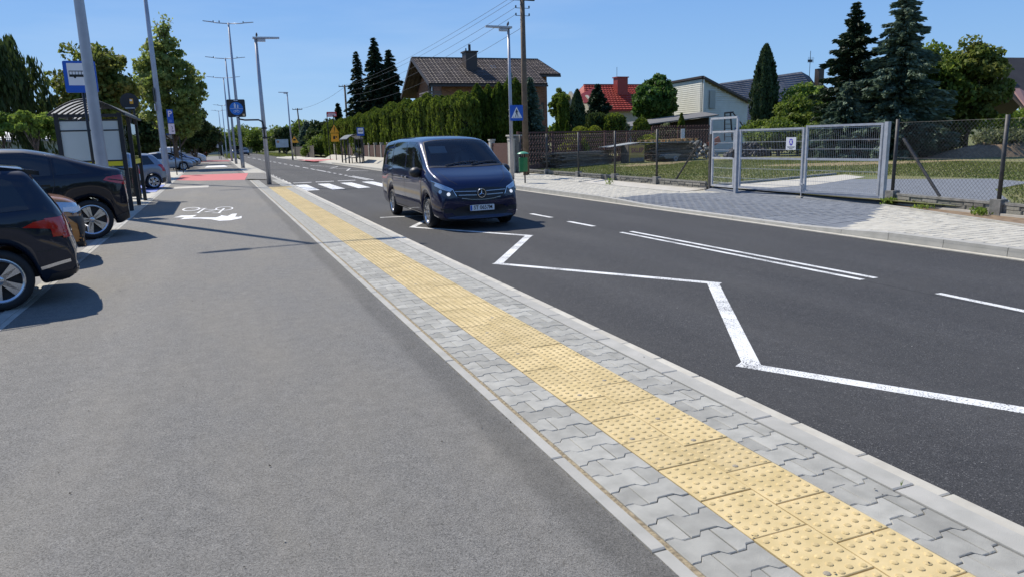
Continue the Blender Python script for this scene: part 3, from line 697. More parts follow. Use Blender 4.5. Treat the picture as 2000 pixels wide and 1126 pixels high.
def mirror(parent, x, y, z, s, m, sc=1):
    mb = MB(); n = 10; rings = []
    prof = [(-.09, .02), (-.085, .075), (-.03, .10), (.05, .095), (.10, .06), (.115, .02)]
    vs = []; fs = []
    for i, (dx, rr) in enumerate(prof):
        for k in range(n):
            a = 2*math.pi*k/n; vs.append((x+dx*sc, y+s*(.10+rr*1.1*math.cos(a))*sc, z+rr*.9*math.sin(a)*sc))
    for i in range(len(prof)-1):
        for k in range(n): fs.append((i*n+k, i*n+(k+1) % n, (i+1)*n+(k+1) % n, (i+1)*n+k))
    fs += [tuple(range(n))[::-1], tuple(range((len(prof)-1)*n, len(prof)*n))]
    mb.add(vs, fs); mb.beam((x, y-s*.05*sc, z-.05*sc), (x, y+s*.06*sc, z-.03*sc), .06*sc, .04*sc)
    return mb.build('wing_mirror', m, parent, smooth=True)
def paint(name, c, met=.35, rough=.32): return mat(name, c, rough, met, coat=1, c2=tuple(k*1.12 for k in c), scale=900, spec=.12 if max(c) < .1 else .4)
P_VAN = paint('paint_van_blue', (.006, .011, .046), .2, .30)
P_NAVY = paint('paint_navy', (.005, .010, .022), .1, .5)
P_NAVY2 = paint('paint_dark_navy', (.004, .006, .013), .1, .5)
P_ORG = paint('paint_copper', (.40, .165, .035), .3, .4)
P_LB = paint('paint_light_blue', (.27, .33, .44), .5, .35)
P_GRY = paint('paint_steel_grey', (.20, .235, .28), .55, .35)
P_SIL = paint('paint_silver', (.42, .43, .45), .6, .35)
P_WHT = paint('paint_white', (.72, .73, .74), 0, .35)
P_DRK = paint('paint_graphite', (.05, .055, .065), .4, .3)

def side_set(tr, root, P, win, m=GLASSD, seams=(), s=(1, -1)):
    for sg in s:
        for wn, poly in win:
            patch(tr, poly, (0, -sg, 0), m, wn, root, .003, .1)
        for pl in seams: patch(tr, band(pl, .012), (0, -sg, 0), BLACKP, 'door_gap', root, .0025, .12)

# ---------------- the blue people carrier on the road
def make_van():
    t = thing('people_carrier', 'dark blue people carrier van driving towards the camera with headlights on', 'van', (4.76, 18.5, RZ+.004), R(-90))
    P = dict(L=5.13, W=.92, H=1.83, Wr=.79, zl=.20, xr=1.1, xf=4.24, RA=.365, rw=.305, tn=.95, an=.17, bow=.16, at=.05, tt=.4, bowr=.03,
             top=[(0, .62), (.02, 1.0), (.06, 1.35), (.13, 1.68), (.3, 1.79), (1.2, 1.835), (2.6, 1.835), (3.2, 1.80), (3.42, 1.75), (3.85, 1.46), (4.22, 1.21), (4.42, 1.135), (4.75, 1.03), (4.95, .94), (5.05, .83), (5.10, .70), (5.13, .40)],
             belt=[(0, 1.12), (2, 1.16), (3.5, 1.12), (4.2, 1.08), (4.6, .96), (5.0, .78), (5.13, .6)], bot=[(0, .3), (.3, .22), (4.7, .20), (5.0, .17), (5.13, .20)])
    me, tr = car_shell(P, 2)
    # cut the windscreen out of the shell so that the cabin shows through its glass
    bm = bmesh.new(); bm.from_mesh(me)
    kill = [f for f in bm.faces if 3.48 < f.calc_center_median().x < 4.17 and f.normal.x > .22 and f.normal.z > .2 and abs(f.calc_center_median().y) < .64+.10*(f.calc_center_median().x-3.48) and f.calc_center_median().z > 1.2]
    bmesh.ops.delete(bm, geom=kill, context='FACES'); bm.to_mesh(me); bm.free()
    me.materials.append(P_VAN); link('body', me, t)
    ws = [(3.42, -.66), (3.42, .66), (4.2, .80), (4.24, .4), (4.25, 0), (4.24, -.4), (4.2, -.80)]
    o = patch(tr, ws, (0, 0, -1), WGL, 'windscreen', t, .004, .1, U=(1, 0, 0))
    fr = patch(tr, band([(3.40, -.67), (3.40, .67)], .035), (0, 0, -1), BLACKP, 'windscreen_seal', t, .006, .1, U=(1, 0, 0))
    patch(tr, band([(4.20, -.80), (4.25, -.4), (4.26, 0), (4.25, .4), (4.20, .80)], .06), (0, 0, -1), BLACKP, 'scuttle', t, .005, .1, U=(1, 0, 0))
    for sg in (1, -1):
        patch(tr, band([(3.42, sg*.665), (4.2, sg*.805)], .02), (0, 0, -1), BLACKP, 'windscreen_seal', t, .006, .1, U=(1, 0, 0))
    # bonnet outline and press lines
    patch(tr, band([(4.34, -.70), (4.6, -.66), (4.85, -.58), (4.96, -.45)], .008), (0, 0, -1), BLACKP, 'bonnet_gap', t, .002, .1, U=(1, 0, 0))
    patch(tr, band([(4.34, .70), (4.6, .66), (4.85, .58), (4.96, .45)], .008), (0, 0, -1), BLACKP, 'bonnet_gap', t, .002, .1, U=(1, 0, 0))
    for wi in ((3.9, -.45, 4.20, .28), (3.95, .10, 4.22, .70)):
        mb = MB(); pts = []
        for k in range(6):
            u = k/5; x = lerp(4.22, 4.07, math.sin(u*1.9)*.6); y = lerp(wi[1], wi[3], u); h = tr.ray_cast(Vector((x, y, 4)), Vector((0, 0, -1)))[0]; pts.append(h+Vector((.01, 0, .02)))
        mb.tube(pts, .009, 6); mb.build('wiper', BLACKP, t)
    # side glass and seams
    W1 = [(2.62, 1.17), (3.92, 1.13), (3.98, 1.16), (3.58, 1.49), (3.25, 1.70), (2.62, 1.715)]
    W2 = [(1.36, 1.18), (2.52, 1.17), (2.52, 1.715), (1.36, 1.72)]
    W3 = [(.20, 1.21), (1.27, 1.18), (1.27, 1.72), (.42, 1.71), (.26, 1.55)]
    side_set(tr, t, P, [('side_window', W1), ('side_window', W2), ('side_window', W3)], GLASSM,
             [[(2.57, 1.67), (2.57, .6), (2.57, .26)], [(3.98, 1.12), (3.97, .75), (3.86, .42), (3.78, .26)], [(1.32, 1.67), (1.33, 1.0), (1.5, .62), (1.55, .26)], [(2.57, .26), (3.78, .26)], [(.10, .98), (1.33, .96), (2.57, .95)]])
    for sg in (1, -1):
        patch(tr, band([(1.5, .30), (3.8, .27)], .022), (0, -sg, 0), CHROME, 'sill_trim', t, .012, .2)
        patch(tr, band([(1.45, .50), (2.5, .49), (3.82, .46)], .05), (0, -sg, 0), P_VAN, 'rubbing_strip', t, .016, .2)
        for x in (2.44, 2.76): 
            h = tr.ray_cast(Vector((x, sg*3, .965)), Vector((0, -sg, 0)))[0]
            mb = MB(); mb.box(h+Vector((0, sg*.02, 0)), (.19, .022, .035)); hd = mb.build('door_handle', P_VAN, t)
        mirror(t, 3.83, sg*.85, 1.10, sg, BLACKP, 1.22)
        for i, x in enumerate((1.1, 4.24)): wheel(t, x, sg*.79, .305, .21, 10, sgn=sg, rimr=.74)
        # wheel arch liner
    mb = MB(); mb.box((2.66, 0, .42), (4.2, 1.28, .34)); mb.build('underbody', BLACKP, t)
    # headlamp, wrapping round the corner
    dd = Vector((-1, -.42, 0)).normalized()
    for sg in (1, -1):
        dv = Vector((-1, -sg*.55, 0)).normalized(); Uv = Vector((-dv.y, dv.x, 0)) if sg < 0 else Vector((dv.y, -dv.x, 0)); 
        def uv(x, y): return Vector((x, y*1.0, 0)).dot(Uv)
        # Uv points outboard: u of a point (x, y)
        f = lambda x, y: Vector((x, sg*y, 0)).dot(Uv)
        out = [(f(5.05, .50), .645), (f(5.0, .62), .62), (f(4.9, .775), .70), (f(4.72, .87), .80), (f(4.62, .885), .955), (f(4.74, .83), .935), (f(4.88, .72), .875), (f(4.98, .58), .80)]
        HLD = mat('headlamp_housing', (.03, .033, .04), .4, 0, coat=1) if 'headlamp_housing' not in MATS else MATS['headlamp_housing']
        h1 = patch(tr, out, dv, HLD, 'headlight', t, .006, .06, U=Uv)
        inn = [(f(5.0, .55), .79), (f(4.88, .70), .86), (f(4.74, .82), .915), (f(4.72, .84), .86), (f(4.86, .74), .80), (f(4.98, .60), .745)]
        patch(tr, inn, dv, LAMPG, 'lamp_lens', h1, .010, .06, U=Uv)
        for (xx, yy, zz, rr, em) in ((4.96, .62, .70, .034, 1), (4.86, .745, .75, .036, 0)):
            u0 = f(xx, yy); c = [(u0+rr*math.cos(k*.5236), zz+rr*math.sin(k*.5236)) for k in range(12)]
            LM = MATS.get('lit_lamp') or mat('lit_lamp', (1, 1, .97), .3, emit=.5)
            patch(tr, c, dv, LM if em else LAMPG, 'lamp_bulb', h1, .014, .05, U=Uv)
        br = band([(f(4.63, .885), .95), (f(4.86, .745), .885), (f(5.0, .56), .79), (f(5.05, .5), .66)], .009)
        patch(tr, br, dv, CHROME, 'daylight_strip', h1, .013, .05, U=Uv)
        fg = [(f(5.02, .52), .34), (f(4.9, .72), .34), (f(4.86, .77), .43), (f(5.0, .58), .43)]
        patch(tr, fg, dv, BLACKP, 'fog_lamp_recess', t, .005, .06, U=Uv)
    # grille
    GR = [(-.56, .77), (-.50, .66), (-.38, .575), (0, .55), (.38, .575), (.50, .66), (.56, .77), (.3, .80), (0, .81), (-.3, .80)]
    gr = patch(tr, GR, (-1, 0, 0), BLACKP, 'grille', t, .004, .08, U=(0, 1, 0))
    for z, hw, sag in ((.745, .52, -.01), (.675, .46, -.01), (.59, .40, -.03)):
        pl = band([(-hw, z), (-hw*.5, z+sag*.6), (-.1 if z > .6 else -.05, z+sag)], .014) if z > .6 else band([(-hw, z+.025), (-.2, z-.005), (0, z-.015), (.2, z-.005), (hw, z+.025)], .011)
        patch(tr, pl, (-1, 0, 0), SATIN, 'chrome_bar', gr, .016, .06, U=(0, 1, 0))
        if z > .6: patch(tr, band([(.1, z+sag), (hw*.5, z+sag*.6), (hw, z)], .014), (-1, 0, 0), SATIN, 'chrome_bar', gr, .016, .06, U=(0, 1, 0))
    # round emblem with a three pointed star
    hx = tr.ray_cast(Vector((8, 0, .70)), Vector((-1, 0, 0)))[0].x+.022
    em = MB(); n = 28; vs = []
    for k in range(n):
        a = 2*math.pi*k/n
        for rr, xx in ((.092, hx), (.088, hx+.012), (.076, hx+.012), (.073, hx)): vs.append((xx, rr*math.cos(a), .70+rr*math.sin(a)))
    em.add(vs, [(k*4+j, k*4+j+1, ((k+1) % n)*4+j+1, ((k+1) % n)*4+j) for k in range(n) for j in range(3)])
    for k in range(3):
        a = math.pi/2+2*math.pi*k/3; c, s_ = math.cos(a), math.sin(a)
        em.add([(hx+.010, .076*c, .70+.076*s_), (hx+.008, -.013*s_*1, .70+.013*c), (hx+.020, 0, .70), (hx+.008, .013*s_, .70-.013*c)], [(0, 1, 2), (0, 2, 3)])
    em.build('emblem', CHROME, gr)
    dk = MB(); dk.lathe([(0, hx-.004), (.075, hx-.004)], c=(0, 0, .70), axis='X', n=24); dk.build('emblem_backing', BLACKP, gr)
    # lower bumper
    patch(tr, [(-.52, .27), (.52, .27), (.60, .36), (.48, .44), (.30, .47), (-.30, .47), (-.48, .44), (-.60, .36)], (-1, 0, 0), BLACKP, 'lower_intake', t, .004, .08, U=(0, 1, 0))
    patch(tr, band([(-.80, .215), (-.4, .185), (0, .18), (.4, .185), (.80, .215)], .05), (-1, 0, 0), BLACKP, 'bumper_lip', t, .008, .1, U=(0, 1, 0))
    px = tr.ray_cast(Vector((8, 0, .42)), Vector((-1, 0, 0)))[0].x+.012
    pl = MB(); pl.prism(rrect(.505, .112, .012), (px, 0, .42), (0, 1, 0), (0, 0, 1), .01); pt = pl.build('number_plate', WHITE, t)
    fr_ = MB(); fr_.prism(rrect(.525, .13, .012), (px-.004, 0, .42), (0, 1, 0), (0, 0, 1), .01); fr_.build('plate_frame', BLACKP, t)
    b_ = MB(); b_.prism([(-.247, -.05), (-.212, -.05), (-.212, .05), (-.247, .05)], (px+.0101, 0, .42), (0, 1, 0), (0, 0, 1), .001); b_.build('plate_band', BLUE, pt)
    text('plate_text', 'ST 0657M', .108, BLK, pt, (px+.0125, .018, .42), (0, 1, 0), (0, 0, 1), .0006, sx=.88, bold=.0012)
    # cabin
    CAB = mat('cabin_grey', (.035, .037, .04), .7); SEAT = mat('seat_fabric', (.02, .021, .024), .85)
    mb = MB(); mb.box((4.02, 0, 1.02), (.5, 1.5, .22)); mb.box((3.86, 0, .93), (.3, 1.45, .3)); mb.build('dashboard', CAB, t)
    for y in (-.42, .05, .42):
        sb = MB(); sb.box((2.85, y, .82), (.5, .44, .14)); sb.box((2.62, y, 1.12), (.13, .42, .6), M=Matrix.Rotation(R(-10), 3, 'Y')); sb.box((2.55, y, 1.50), (.09, .24, .17)); sb.build('seat', SEAT, t)
    st = MB(); pts = [Vector((3.55-.19*math.sin(a)*.42, .42+.19*math.cos(a), 1.10+.19*math.sin(a))) for a in [k*math.pi/10 for k in range(21)]]
    st.tube(pts, .014, 6, False); st.box((3.60, .42, 1.09), (.05, .36, .05)); st.build('steering_wheel', BLACKP, t)
    fl = MB(); fl.box((2.2, 0, .62), (3.9, 1.4, .03)); fl.build('cabin_floor', CAB, t)
    mm = MB(); mm.box((3.60, 0, 1.52), (.03, .2, .07)); mm.build('interior_mirror', BLACKP, t)
    sv = MB(); sv.box((3.62, -.42, 1.535), (.24, .36, .02), M=Matrix.Rotation(R(35), 3, 'Y')); sv.build('sun_visor', mat('visor', (.22, .22, .22), .8), t)
    pp = MB(); pp.box((4.05, -.55, 1.145), (.06, .12, .05), M=Matrix.Rotation(R(30), 3, 'Y')); pp.build('windscreen_paper', WHITE, t)
    return t
van = make_van()

# ---------------- generic cars
def make_car(name, label, cat, P, pm, loc, rz, win, seams, group=None, sub=2, tails=None, front=True, style=5, handles=()):
    t = thing(name, label, cat, loc, rz, group); me, tr = car_shell(P, sub); me.materials.append(pm); link('body', me, t)
    side_set(tr, t, P, win, GLASSD, seams)
    for sg in (1, -1):
        for x in (P['xr'], P['xf']): wheel(t, x, sg*(P['W']-.115), P['rw'], .21, style, sgn=sg, rimr=P.get('rimr', .7))
        mirror(t, P['mx'], sg*(P['W']-.04), P['mz'], sg, pm)
        for x, z in handles:
            h = tr.ray_cast(Vector((x, sg*3, z)), Vector((0, -sg, 0)))[0]; mb = MB(); mb.box(h+Vector((0, sg*.015, 0)), (.17, .022, .028)); mb.build('door_handle', pm, t)
    mb = MB(); mb.box((P['L']/2, 0, P['rw']+.1), (P['L']*.82, P['W']*1.42, .26)); mb.build('underbody', BLACKP, t)
    for nm, poly in (('windscreen', P['ws']), ('rear_window', P['rws'])):
        patch(tr, [(x, y) for x, y in poly], (0, 0, -1), GLASSD, nm, t, .003, .1, U=(1, 0, 0))
    L = P['L']
    if front:
        zf = P.get('zlamp', .66)
        for sg in (1, -1):
            dv = Vector((-1, -sg*.5, 0)).normalized(); Uv = Vector((-dv.y, dv.x, 0))
            if Uv.y*sg < 0: Uv = -Uv
            f = lambda x, y: Vector((x, sg*y, 0)).dot(Uv); W = P['W']
            patch(tr, [(f(L-.06, W*.5), zf-.03), (f(L-.2, W*.8), zf-.05), (f(L-.5, W*.97), zf+.06), (f(L-.42, W*.93), zf+.11), (f(L-.15, W*.75), zf+.07)], dv, LAMPG, 'headlight', t, .006, .08, U=Uv)
        W = P['W']; g = patch(tr, [(-W*.45, zf-.08), (W*.45, zf-.08), (W*.48, zf+.05), (-W*.48, zf+.05)], (-1, 0, 0), BLACKP, 'grille', t, .004, .1, U=(0, 1, 0))
        patch(tr, [(-W*.6, .25), (W*.6, .25), (W*.5, .42), (-W*.5, .42)], (-1, 0, 0), BLACKP, 'lower_intake', t, .004, .1, U=(0, 1, 0))
    if tails:
        for sg in (1, -1):
            for side, rear in tails:
                if side: tl = patch(tr, side, (0, -sg, 0), TAIL, 'tail_light', t, .006, .05)
                if rear: patch(tr, [(sg*a, b) for a, b in rear], (1, 0, 0), TAIL, 'tail_light', t, .006, .05, U=(0, 1, 0))
    return t, tr

# dark navy estate, nearest
def wagon():
    L, W = 4.6, .87
    P = dict(L=L, W=W, H=1.42, Wr=.62, zl=.20, xr=.82, xf=3.55, RA=.365, rw=.315, tn=.8, tt=.55, at=.13, an=.2, bowr=.12, mx=3.0, mz=.98, rimr=.74,
             top=[(0, .50), (.03, .60), (.06, .72), (.11, .98), (.18, 1.06), (.30, 1.25), (.40, 1.41), (.46, 1.465), (.7, 1.49), (1.8, 1.51), (2.5, 1.46), (3.3, 1.0), (3.9, .86), (4.4, .70), (4.56, .58), (4.6, .45)],
             belt=[(0, .9), (.3, 1.0), (1.2, .96), (3.2, .88), (3.9, .78), (4.6, .56)], bot=[(0, .32), (.12, .23), (.6, .2), (4, .2), (4.6, .26)],
             ws=[(2.55, -.55), (2.55, .55), (3.25, .66), (3.25, -.66)], rws=[(.17, -.52), (.17, .52), (.38, .48), (.38, -.48)])
    win = [('side_window', [(.46, 1.02), (1.12, .985), (1.12, 1.37), (.72, 1.37), (.58, 1.31)]), ('side_window', [(1.2, .96), (2.0, .94), (2.0, 1.38), (1.2, 1.38)]), ('side_window', [(2.08, .94), (3.12, .90), (2.55, 1.34), (2.08, 1.38)])]
    seams = [[(1.16, 1.33), (1.16, .75), (1.32, .45), (1.35, .26)], [(2.04, 1.33), (2.04, .26)], [(3.1, .86), (3.12, .4), (3.05, .26)], [(.06, .60), (.45, .58)]]
    t, tr = make_car('estate_car', 'dark navy estate car at the left edge, its red-lit tail nearest the camera', 'car', P, P_NAVY, (-1.60, 9.79, 0), R(194), win, seams, 'cars parked square to the cycle path', 2, None, True, 5, ((1.35, .80), (2.2, .80)))
    for sg in (1, -1):
        l = patch(tr, [(.035, .70), (.20, .70), (.205, .765), (.25, .80), (.42, .825), (.55, .84), (.45, .89), (.30, .915), (.14, .935), (.08, .90), (.05, .80)], (0, -sg, 0), TAIL, 'tail_light', t, .008, .04)
        patch(tr, [(.055, .74), (.11, .74), (.115, .83), (.08, .84), (.06, .80)], (0, -sg, 0), TAILC, 'lamp_lens', l, .012, .04)
        patch(tr, [(sg*y, z) for y, z in ((.40, .74), (.84, .72), (.84, .92), (.62, .94), (.44, .90))], (1, 0, 0), TAIL, 'tail_light', t, .008, .05, U=(0, 1, 0))
        patch(tr, band([(.16, .455), (.28, .435), (.44, .40)], .034), (0, -sg, 0), CHROME, 'bumper_trim', t, .008, .05)
        patch(tr, [(.005, .26), (.3, .22), (.4, .26), (.35, .33), (.02, .36)], (0, -sg, 0), BLACKP, 'bumper_lower', t, .004, .06)
    # roof spoiler
    sp = MB(); sp.add([(.31, -.52, 1.405), (.31, .52, 1.405), (.66, .56, 1.465), (.66, -.56, 1.465), (.31, -.52, 1.36), (.31, .52, 1.36), (.66, .56, 1.42), (.66, -.56, 1.42)], [(3, 2, 1, 0), (4, 5, 6, 7), (0, 1, 5, 4), (1, 2, 6, 5), (3, 0, 4, 7)])
    autosmooth(sp.build('spoiler', P_NAVY, t), 30)
    for sg in (1, -1):
        rr_ = MB(); rr_.tube([(.75, sg*.56, 1.47), (.9, sg*.565, 1.51), (2.2, sg*.56, 1.50), (2.4, sg*.55, 1.45)], .012, 6); rr_.build('roof_rail', CHROME, t)
    return t
wagon()
# copper crossover nose out between the two
def crossover():
    L, W = 4.0, .86
    P = dict(L=L, W=W, H=1.50, Wr=.62, zl=.22, xr=.75, xf=3.22, RA=.35, rw=.31, tn=.6, an=.2, bow=.14, mx=2.75, mz=1.0, zlamp=.79,
             top=[(0, .5), (.04, .9), (.3, 1.35), (.5, 1.46), (1.5, 1.5), (2.2, 1.46), (2.95, 1.08), (3.3, 1.04), (3.75, .95), (3.90, .88), (3.95, .76), (3.98, .6), (4.0, .35)],
             belt=[(0, .95), (3, .92), (3.6, .84), (3.9, .7), (4, .5)], bot=[(0, .3), (3.7, .22), (4, .2)],
             ws=[(2.25, -.55), (2.25, .55), (2.9, .66), (2.9, -.66)], rws=[(.1, -.5), (.1, .5), (.4, .46), (.4, -.46)])
    win = [('side_window', [(.55, 1.03), (1.5, .99), (1.5, 1.38), (.75, 1.38)]), ('side_window', [(1.58, .99), (2.8, .97), (2.25, 1.33), (1.58, 1.38)])]
    t, tr = make_car('crossover_car', 'copper-brown crossover parked nose outward, showing one pale headlight, between two dark cars', 'car', P, P_ORG, (-5.86, 12.0, 0), R(14), win, [[(1.54, 1.4), (1.54, .3)], [(2.82, .95), (2.85, .3)]], 'cars parked square to the cycle path', 2, None, False, 5)
    for sg in (1, -1):
        hl = patch(tr, [(3.42, .90), (3.62, .89), (3.80, .865), (3.93, .84), (3.95, .74), (3.80, .72), (3.62, .77)], (0, -sg, 0), LAMPG, 'headlight', t, .006, .04)
        patch(tr, [(3.66, .75), (3.9, .735), (3.95, .76), (3.95, .80), (3.66, .81)], (0, -sg, 0), WHITE, 'lamp_lens', hl, .010, .04)
        patch(tr, [(3.70, .68), (3.97, .66), (4.0, .60), (4.0, .34), (3.86, .33), (3.83, .55)], (0, -sg, 0), BLACKP, 'fog_lamp_recess', t, .006, .04)
        patch(tr, [(3.55, .30), (4.0, .30), (4.0, .18), (3.6, .2)], (0, -sg, 0), BLACKP, 'bumper_lower', t, .008, .05)
    patch(tr, [(-.75, .70), (.75, .70), (.7, .80), (-.7, .80)], (-1, 0, 0), BLACKP, 'grille', t, .005, .1, U=(0, 1, 0))
    patch(tr, [(-.72, .2), (.72, .2), (.6, .5), (-.6, .5)], (-1, 0, 0), BLACKP, 'lower_intake', t, .005, .1, U=(0, 1, 0))
    MB().box((4.0, 0, .42), (.02, .45, .1)).build('number_plate', WHITE, t)
    return t
crossover()
# dark coupe SUV
def coupe():
    L, W = 4.65, .95
    P = dict(L=L, W=W, H=1.66, Wr=.66, zl=.24, xr=.76, xf=3.55, RA=.405, rw=.36, tn=.8, an=.18, tt=.5, at=.14, bowr=.14, mx=3.0, mz=1.15, rimr=.76,
             top=[(0, .60), (.03, .80), (.06, 1.12), (.10, 1.26), (.16, 1.285), (.40, 1.32), (.72, 1.425), (1.18, 1.585), (1.6, 1.68), (2.0, 1.70), (2.5, 1.66), (3.3, 1.2), (3.9, 1.1), (4.4, .98), (4.58, .8), (4.65, .5)],
             belt=[(0, 1.1), (.4, 1.16), (1.2, 1.14), (3.3, 1.05), (4.2, .92), (4.65, .6)], bot=[(0, .34), (.2, .24), (4.2, .24), (4.65, .3)],
             ws=[(2.55, -.56), (2.55, .56), (3.2, .72), (3.2, -.72)], rws=[(.55, -.5), (.55, .5), (1.15, .52), (1.15, -.52)])
    win = [('side_window', [(.78, 1.20), (1.22, 1.19), (1.22, 1.50), (1.02, 1.43)]), ('side_window', [(1.3, 1.19), (2.1, 1.16), (2.1, 1.60), (1.65, 1.60), (1.3, 1.52)]), ('side_window', [(2.17, 1.16), (3.15, 1.12), (2.6, 1.52), (2.17, 1.60)])]
    t, tr = make_car('coupe_suv', 'black-blue sloping-roof coupe SUV parked tail out in front of the bus shelter', 'car', P, P_NAVY2, (-1.70, 16.32, 0), R(194), win, [[(1.26, 1.62), (1.26, 1.05), (1.42, .6), (1.45, .32)], [(2.13, 1.62), (2.13, .3)], [(3.15, 1.08), (3.12, .32)]], 'cars parked square to the cycle path', 2, None, True, 5, ((1.42, 1.02), (2.3, 1.0)))
    for sg in (1, -1):
        l = patch(tr, [(.06, .99), (.14, .965), (.38, 1.03), (.50, 1.07), (.44, 1.125), (.20, 1.15), (.08, 1.14)], (0, -sg, 0), TAIL, 'tail_light', t, .009, .04)
        patch(tr, band([(.42, 1.085), (.2, 1.045), (.08, 1.03)], .018), (0, -sg, 0), BLACKP, 'lamp_lens', l, .012, .04)
        patch(tr, [(sg*y, z) for y, z in ((.42, 1.06), (.9, 1.0), (.9, 1.14), (.6, 1.16), (.42, 1.14))], (1, 0, 0), TAIL, 'tail_light', t, .008, .05, U=(0, 1, 0))
        patch(tr, [(.0, .36), (.35, .27), (.42, .33), (.3, .42), (.01, .50)], (0, -sg, 0), BLACKP, 'bumper_lower', t, .005, .06)
        patch(tr, [(.01, .56), (.06, .55), (.08, .66), (.02, .68)], (0, -sg, 0), TAIL, 'reflector', t, .006, .05)
    sp = MB(); sp.add([(.05, -.62, 1.25), (.05, .62, 1.25), (.30, .64, 1.298), (.30, -.64, 1.298), (.05, -.62, 1.22), (.05, .62, 1.22), (.30, .64, 1.29), (.30, -.64, 1.29)], [(3, 2, 1, 0), (4, 5, 6, 7), (0, 1, 5, 4), (1, 2, 6, 5), (3, 0, 4, 7)])
    autosmooth(sp.build('spoiler', P_NAVY2, t), 30)
coupe()
# small hatchbacks in the blue bays
def hatch(name, label, pm, loc, L, H, W=.83, slope=.35, tl=None):
    P = dict(L=L, W=W, H=H, Wr=.60, zl=.2, xr=.62, xf=L-.75, RA=.33, rw=.29, tn=.7, tt=.45, at=.12, bowr=.10, mx=L-1.3, mz=.98,
             top=[(0, .48), (.04, .62), (.10, .93), (slope*.6+.05, 1.15), (slope+.1, H-.08), (slope+.25, H-.02), (1.6, H+.01), (2.2, H-.04), (2.95, 1.02), (L-.4, .86), (L-.08, .68), (L, .42)],
             belt=[(0, .88), (.5, .96), (3, .88), (L-.3, .74), (L, .5)], bot=[(0, .3), (.15, .2), (L-.3, .2), (L, .25)],
             ws=[(2.25, -.52), (2.25, .52), (2.9, .62), (2.9, -.62)], rws=[(slope*.35+.05, -.5), (slope*.35+.05, .5), (slope+.08, .46), (slope+.08, -.46)])
    win = [('side_window', [(.52, 1.0), (1.0, .98), (1.0, H-.12), (.72, H-.13)]), ('side_window', [(1.06, .98), (1.75, .95), (1.75, H-.11), (1.06, H-.12)]), ('side_window', [(1.82, .95), (2.85, .92), (2.3, H-.15), (1.82, H-.11)])]
    t, tr = make_car(name, label, 'car', P, pm, loc, R(194), win, [[(1.03, H-.1), (1.03, .7), (1.1, .25)], [(1.79, H-.1), (1.79, .25)], [(2.85, .9), (2.88, .25)]], 'cars parked square to the cycle path', 1, [(tl, [(.5, .72), (.8, .70), (.8, .96), (.62, .98)])], True, 5, ((1.15, .84), (1.95, .82)))
    patch(tr, [(0, .32), (.28, .25), (.3, .42), (.02, .5)], (0, 1, 0), BLACKP, 'bumper_lower', t, .004, .08); patch(tr, [(0, .32), (.28, .25), (.3, .42), (.02, .5)], (0, -1, 0), BLACKP, 'bumper_lower', t, .004, .08)
hatch('small_hatchback', 'steel grey small hatchback with red tail light on the blue bay, nearest the path', P_GRY, (-2.02, 34.27, 0), 3.8, 1.47, slope=.38, tl=[(.06, .72), (.16, .72), (.34, .92), (.42, .96), (.3, 1.0), (.12, .95)])
hatch('tall_hatchback', 'tall light blue hatchback half hidden behind the bus shelter posts', P_LB, (-2.74, 31.9, 0), 3.9, 1.56, .82, .22, tl=[(.05, .70), (.12, .72), (.20, 1.02), (.24, 1.30), (.19, 1.30), (.09, 1.0)])
# row further on, noses outward
def sedan(name, label, pm, loc, H=1.38, L=4.3):
    P = dict(L=L, W=.85, H=H, Wr=.58, zl=.2, xr=.85, xf=L-.82, RA=.34, rw=.30, tn=.8, an=.2, bow=.14, mx=L-1.6, mz=.92, zlamp=.60,
             top=[(0, .55), (.04, .85), (.25, .93), (.7, 1.0), (1.25, H-.05), (1.9, H), (2.5, H-.04), (3.2, .92), (3.7, .82), (4.1, .70), (4.25, .55), (L, .38)],
             belt=[(0, .82), (.5, .88), (3.2, .82), (3.9, .68), (L, .48)], bot=[(0, .3), (.2, .2), (L-.3, .2), (L, .22)],
             ws=[(2.5, -.5), (2.5, .5), (3.15, .62), (3.15, -.62)], rws=[(.75, -.55), (.75, .55), (1.2, .5), (1.2, -.5)])
    win = [('side_window', [(.95, .92), (1.35, .9), (1.35, H-.12), (1.25, H-.13)]), ('side_window', [(1.42, .9), (2.1, .88), (2.1, H-.09), (1.42, H-.11)]), ('side_window', [(2.17, .88), (3.05, .86), (2.55, H-.12), (2.17, H-.09)])]
    t, tr = make_car(name, label, 'car', P, pm, (loc[0]-.08, loc[1]-1.1, 0), R(14), win, [[(1.38, H-.1), (1.4, .25)], [(2.14, H-.1), (2.14, .25)], [(3.05, .84), (3.1, .25)]], 'cars in the far row, noses to the path', 1, None, True, 10)
    patch(tr, band([(.9, .90), (3.1, .84)], .015), (0, 1, 0), CHROME, 'chrome_bar', t, .006, .2)
    return t
sedan('saloon_car', 'silver saloon, first of the far row beyond the parking sign, nose towards the path', P_SIL, (-5.72, 60.4, 0))
sedan('saloon_car', 'mid grey saloon, second of the far row, just behind the silver one', P_GRY, (-5.6, 64.4, 0), 1.42)
sedan('saloon_car', 'graphite saloon, third of the far row, dark roof above the grey car', P_DRK, (-5.5, 68.6, 0), 1.46)
sedan('saloon_car', 'pale silver-blue saloon, fourth of the far row, next to the white van', P_LB, (-5.4, 73.0, 0), 1.44)
sedan('saloon_car', 'white saloon with a dark roof line behind the grey hatchback', P_WHT, (-9.2, 53.5, 0), 1.5)
sedan('saloon_car', 'silver saloon parked left of the shelter, only its roof showing', P_SIL, (-12.0, 44, 0), 1.5)
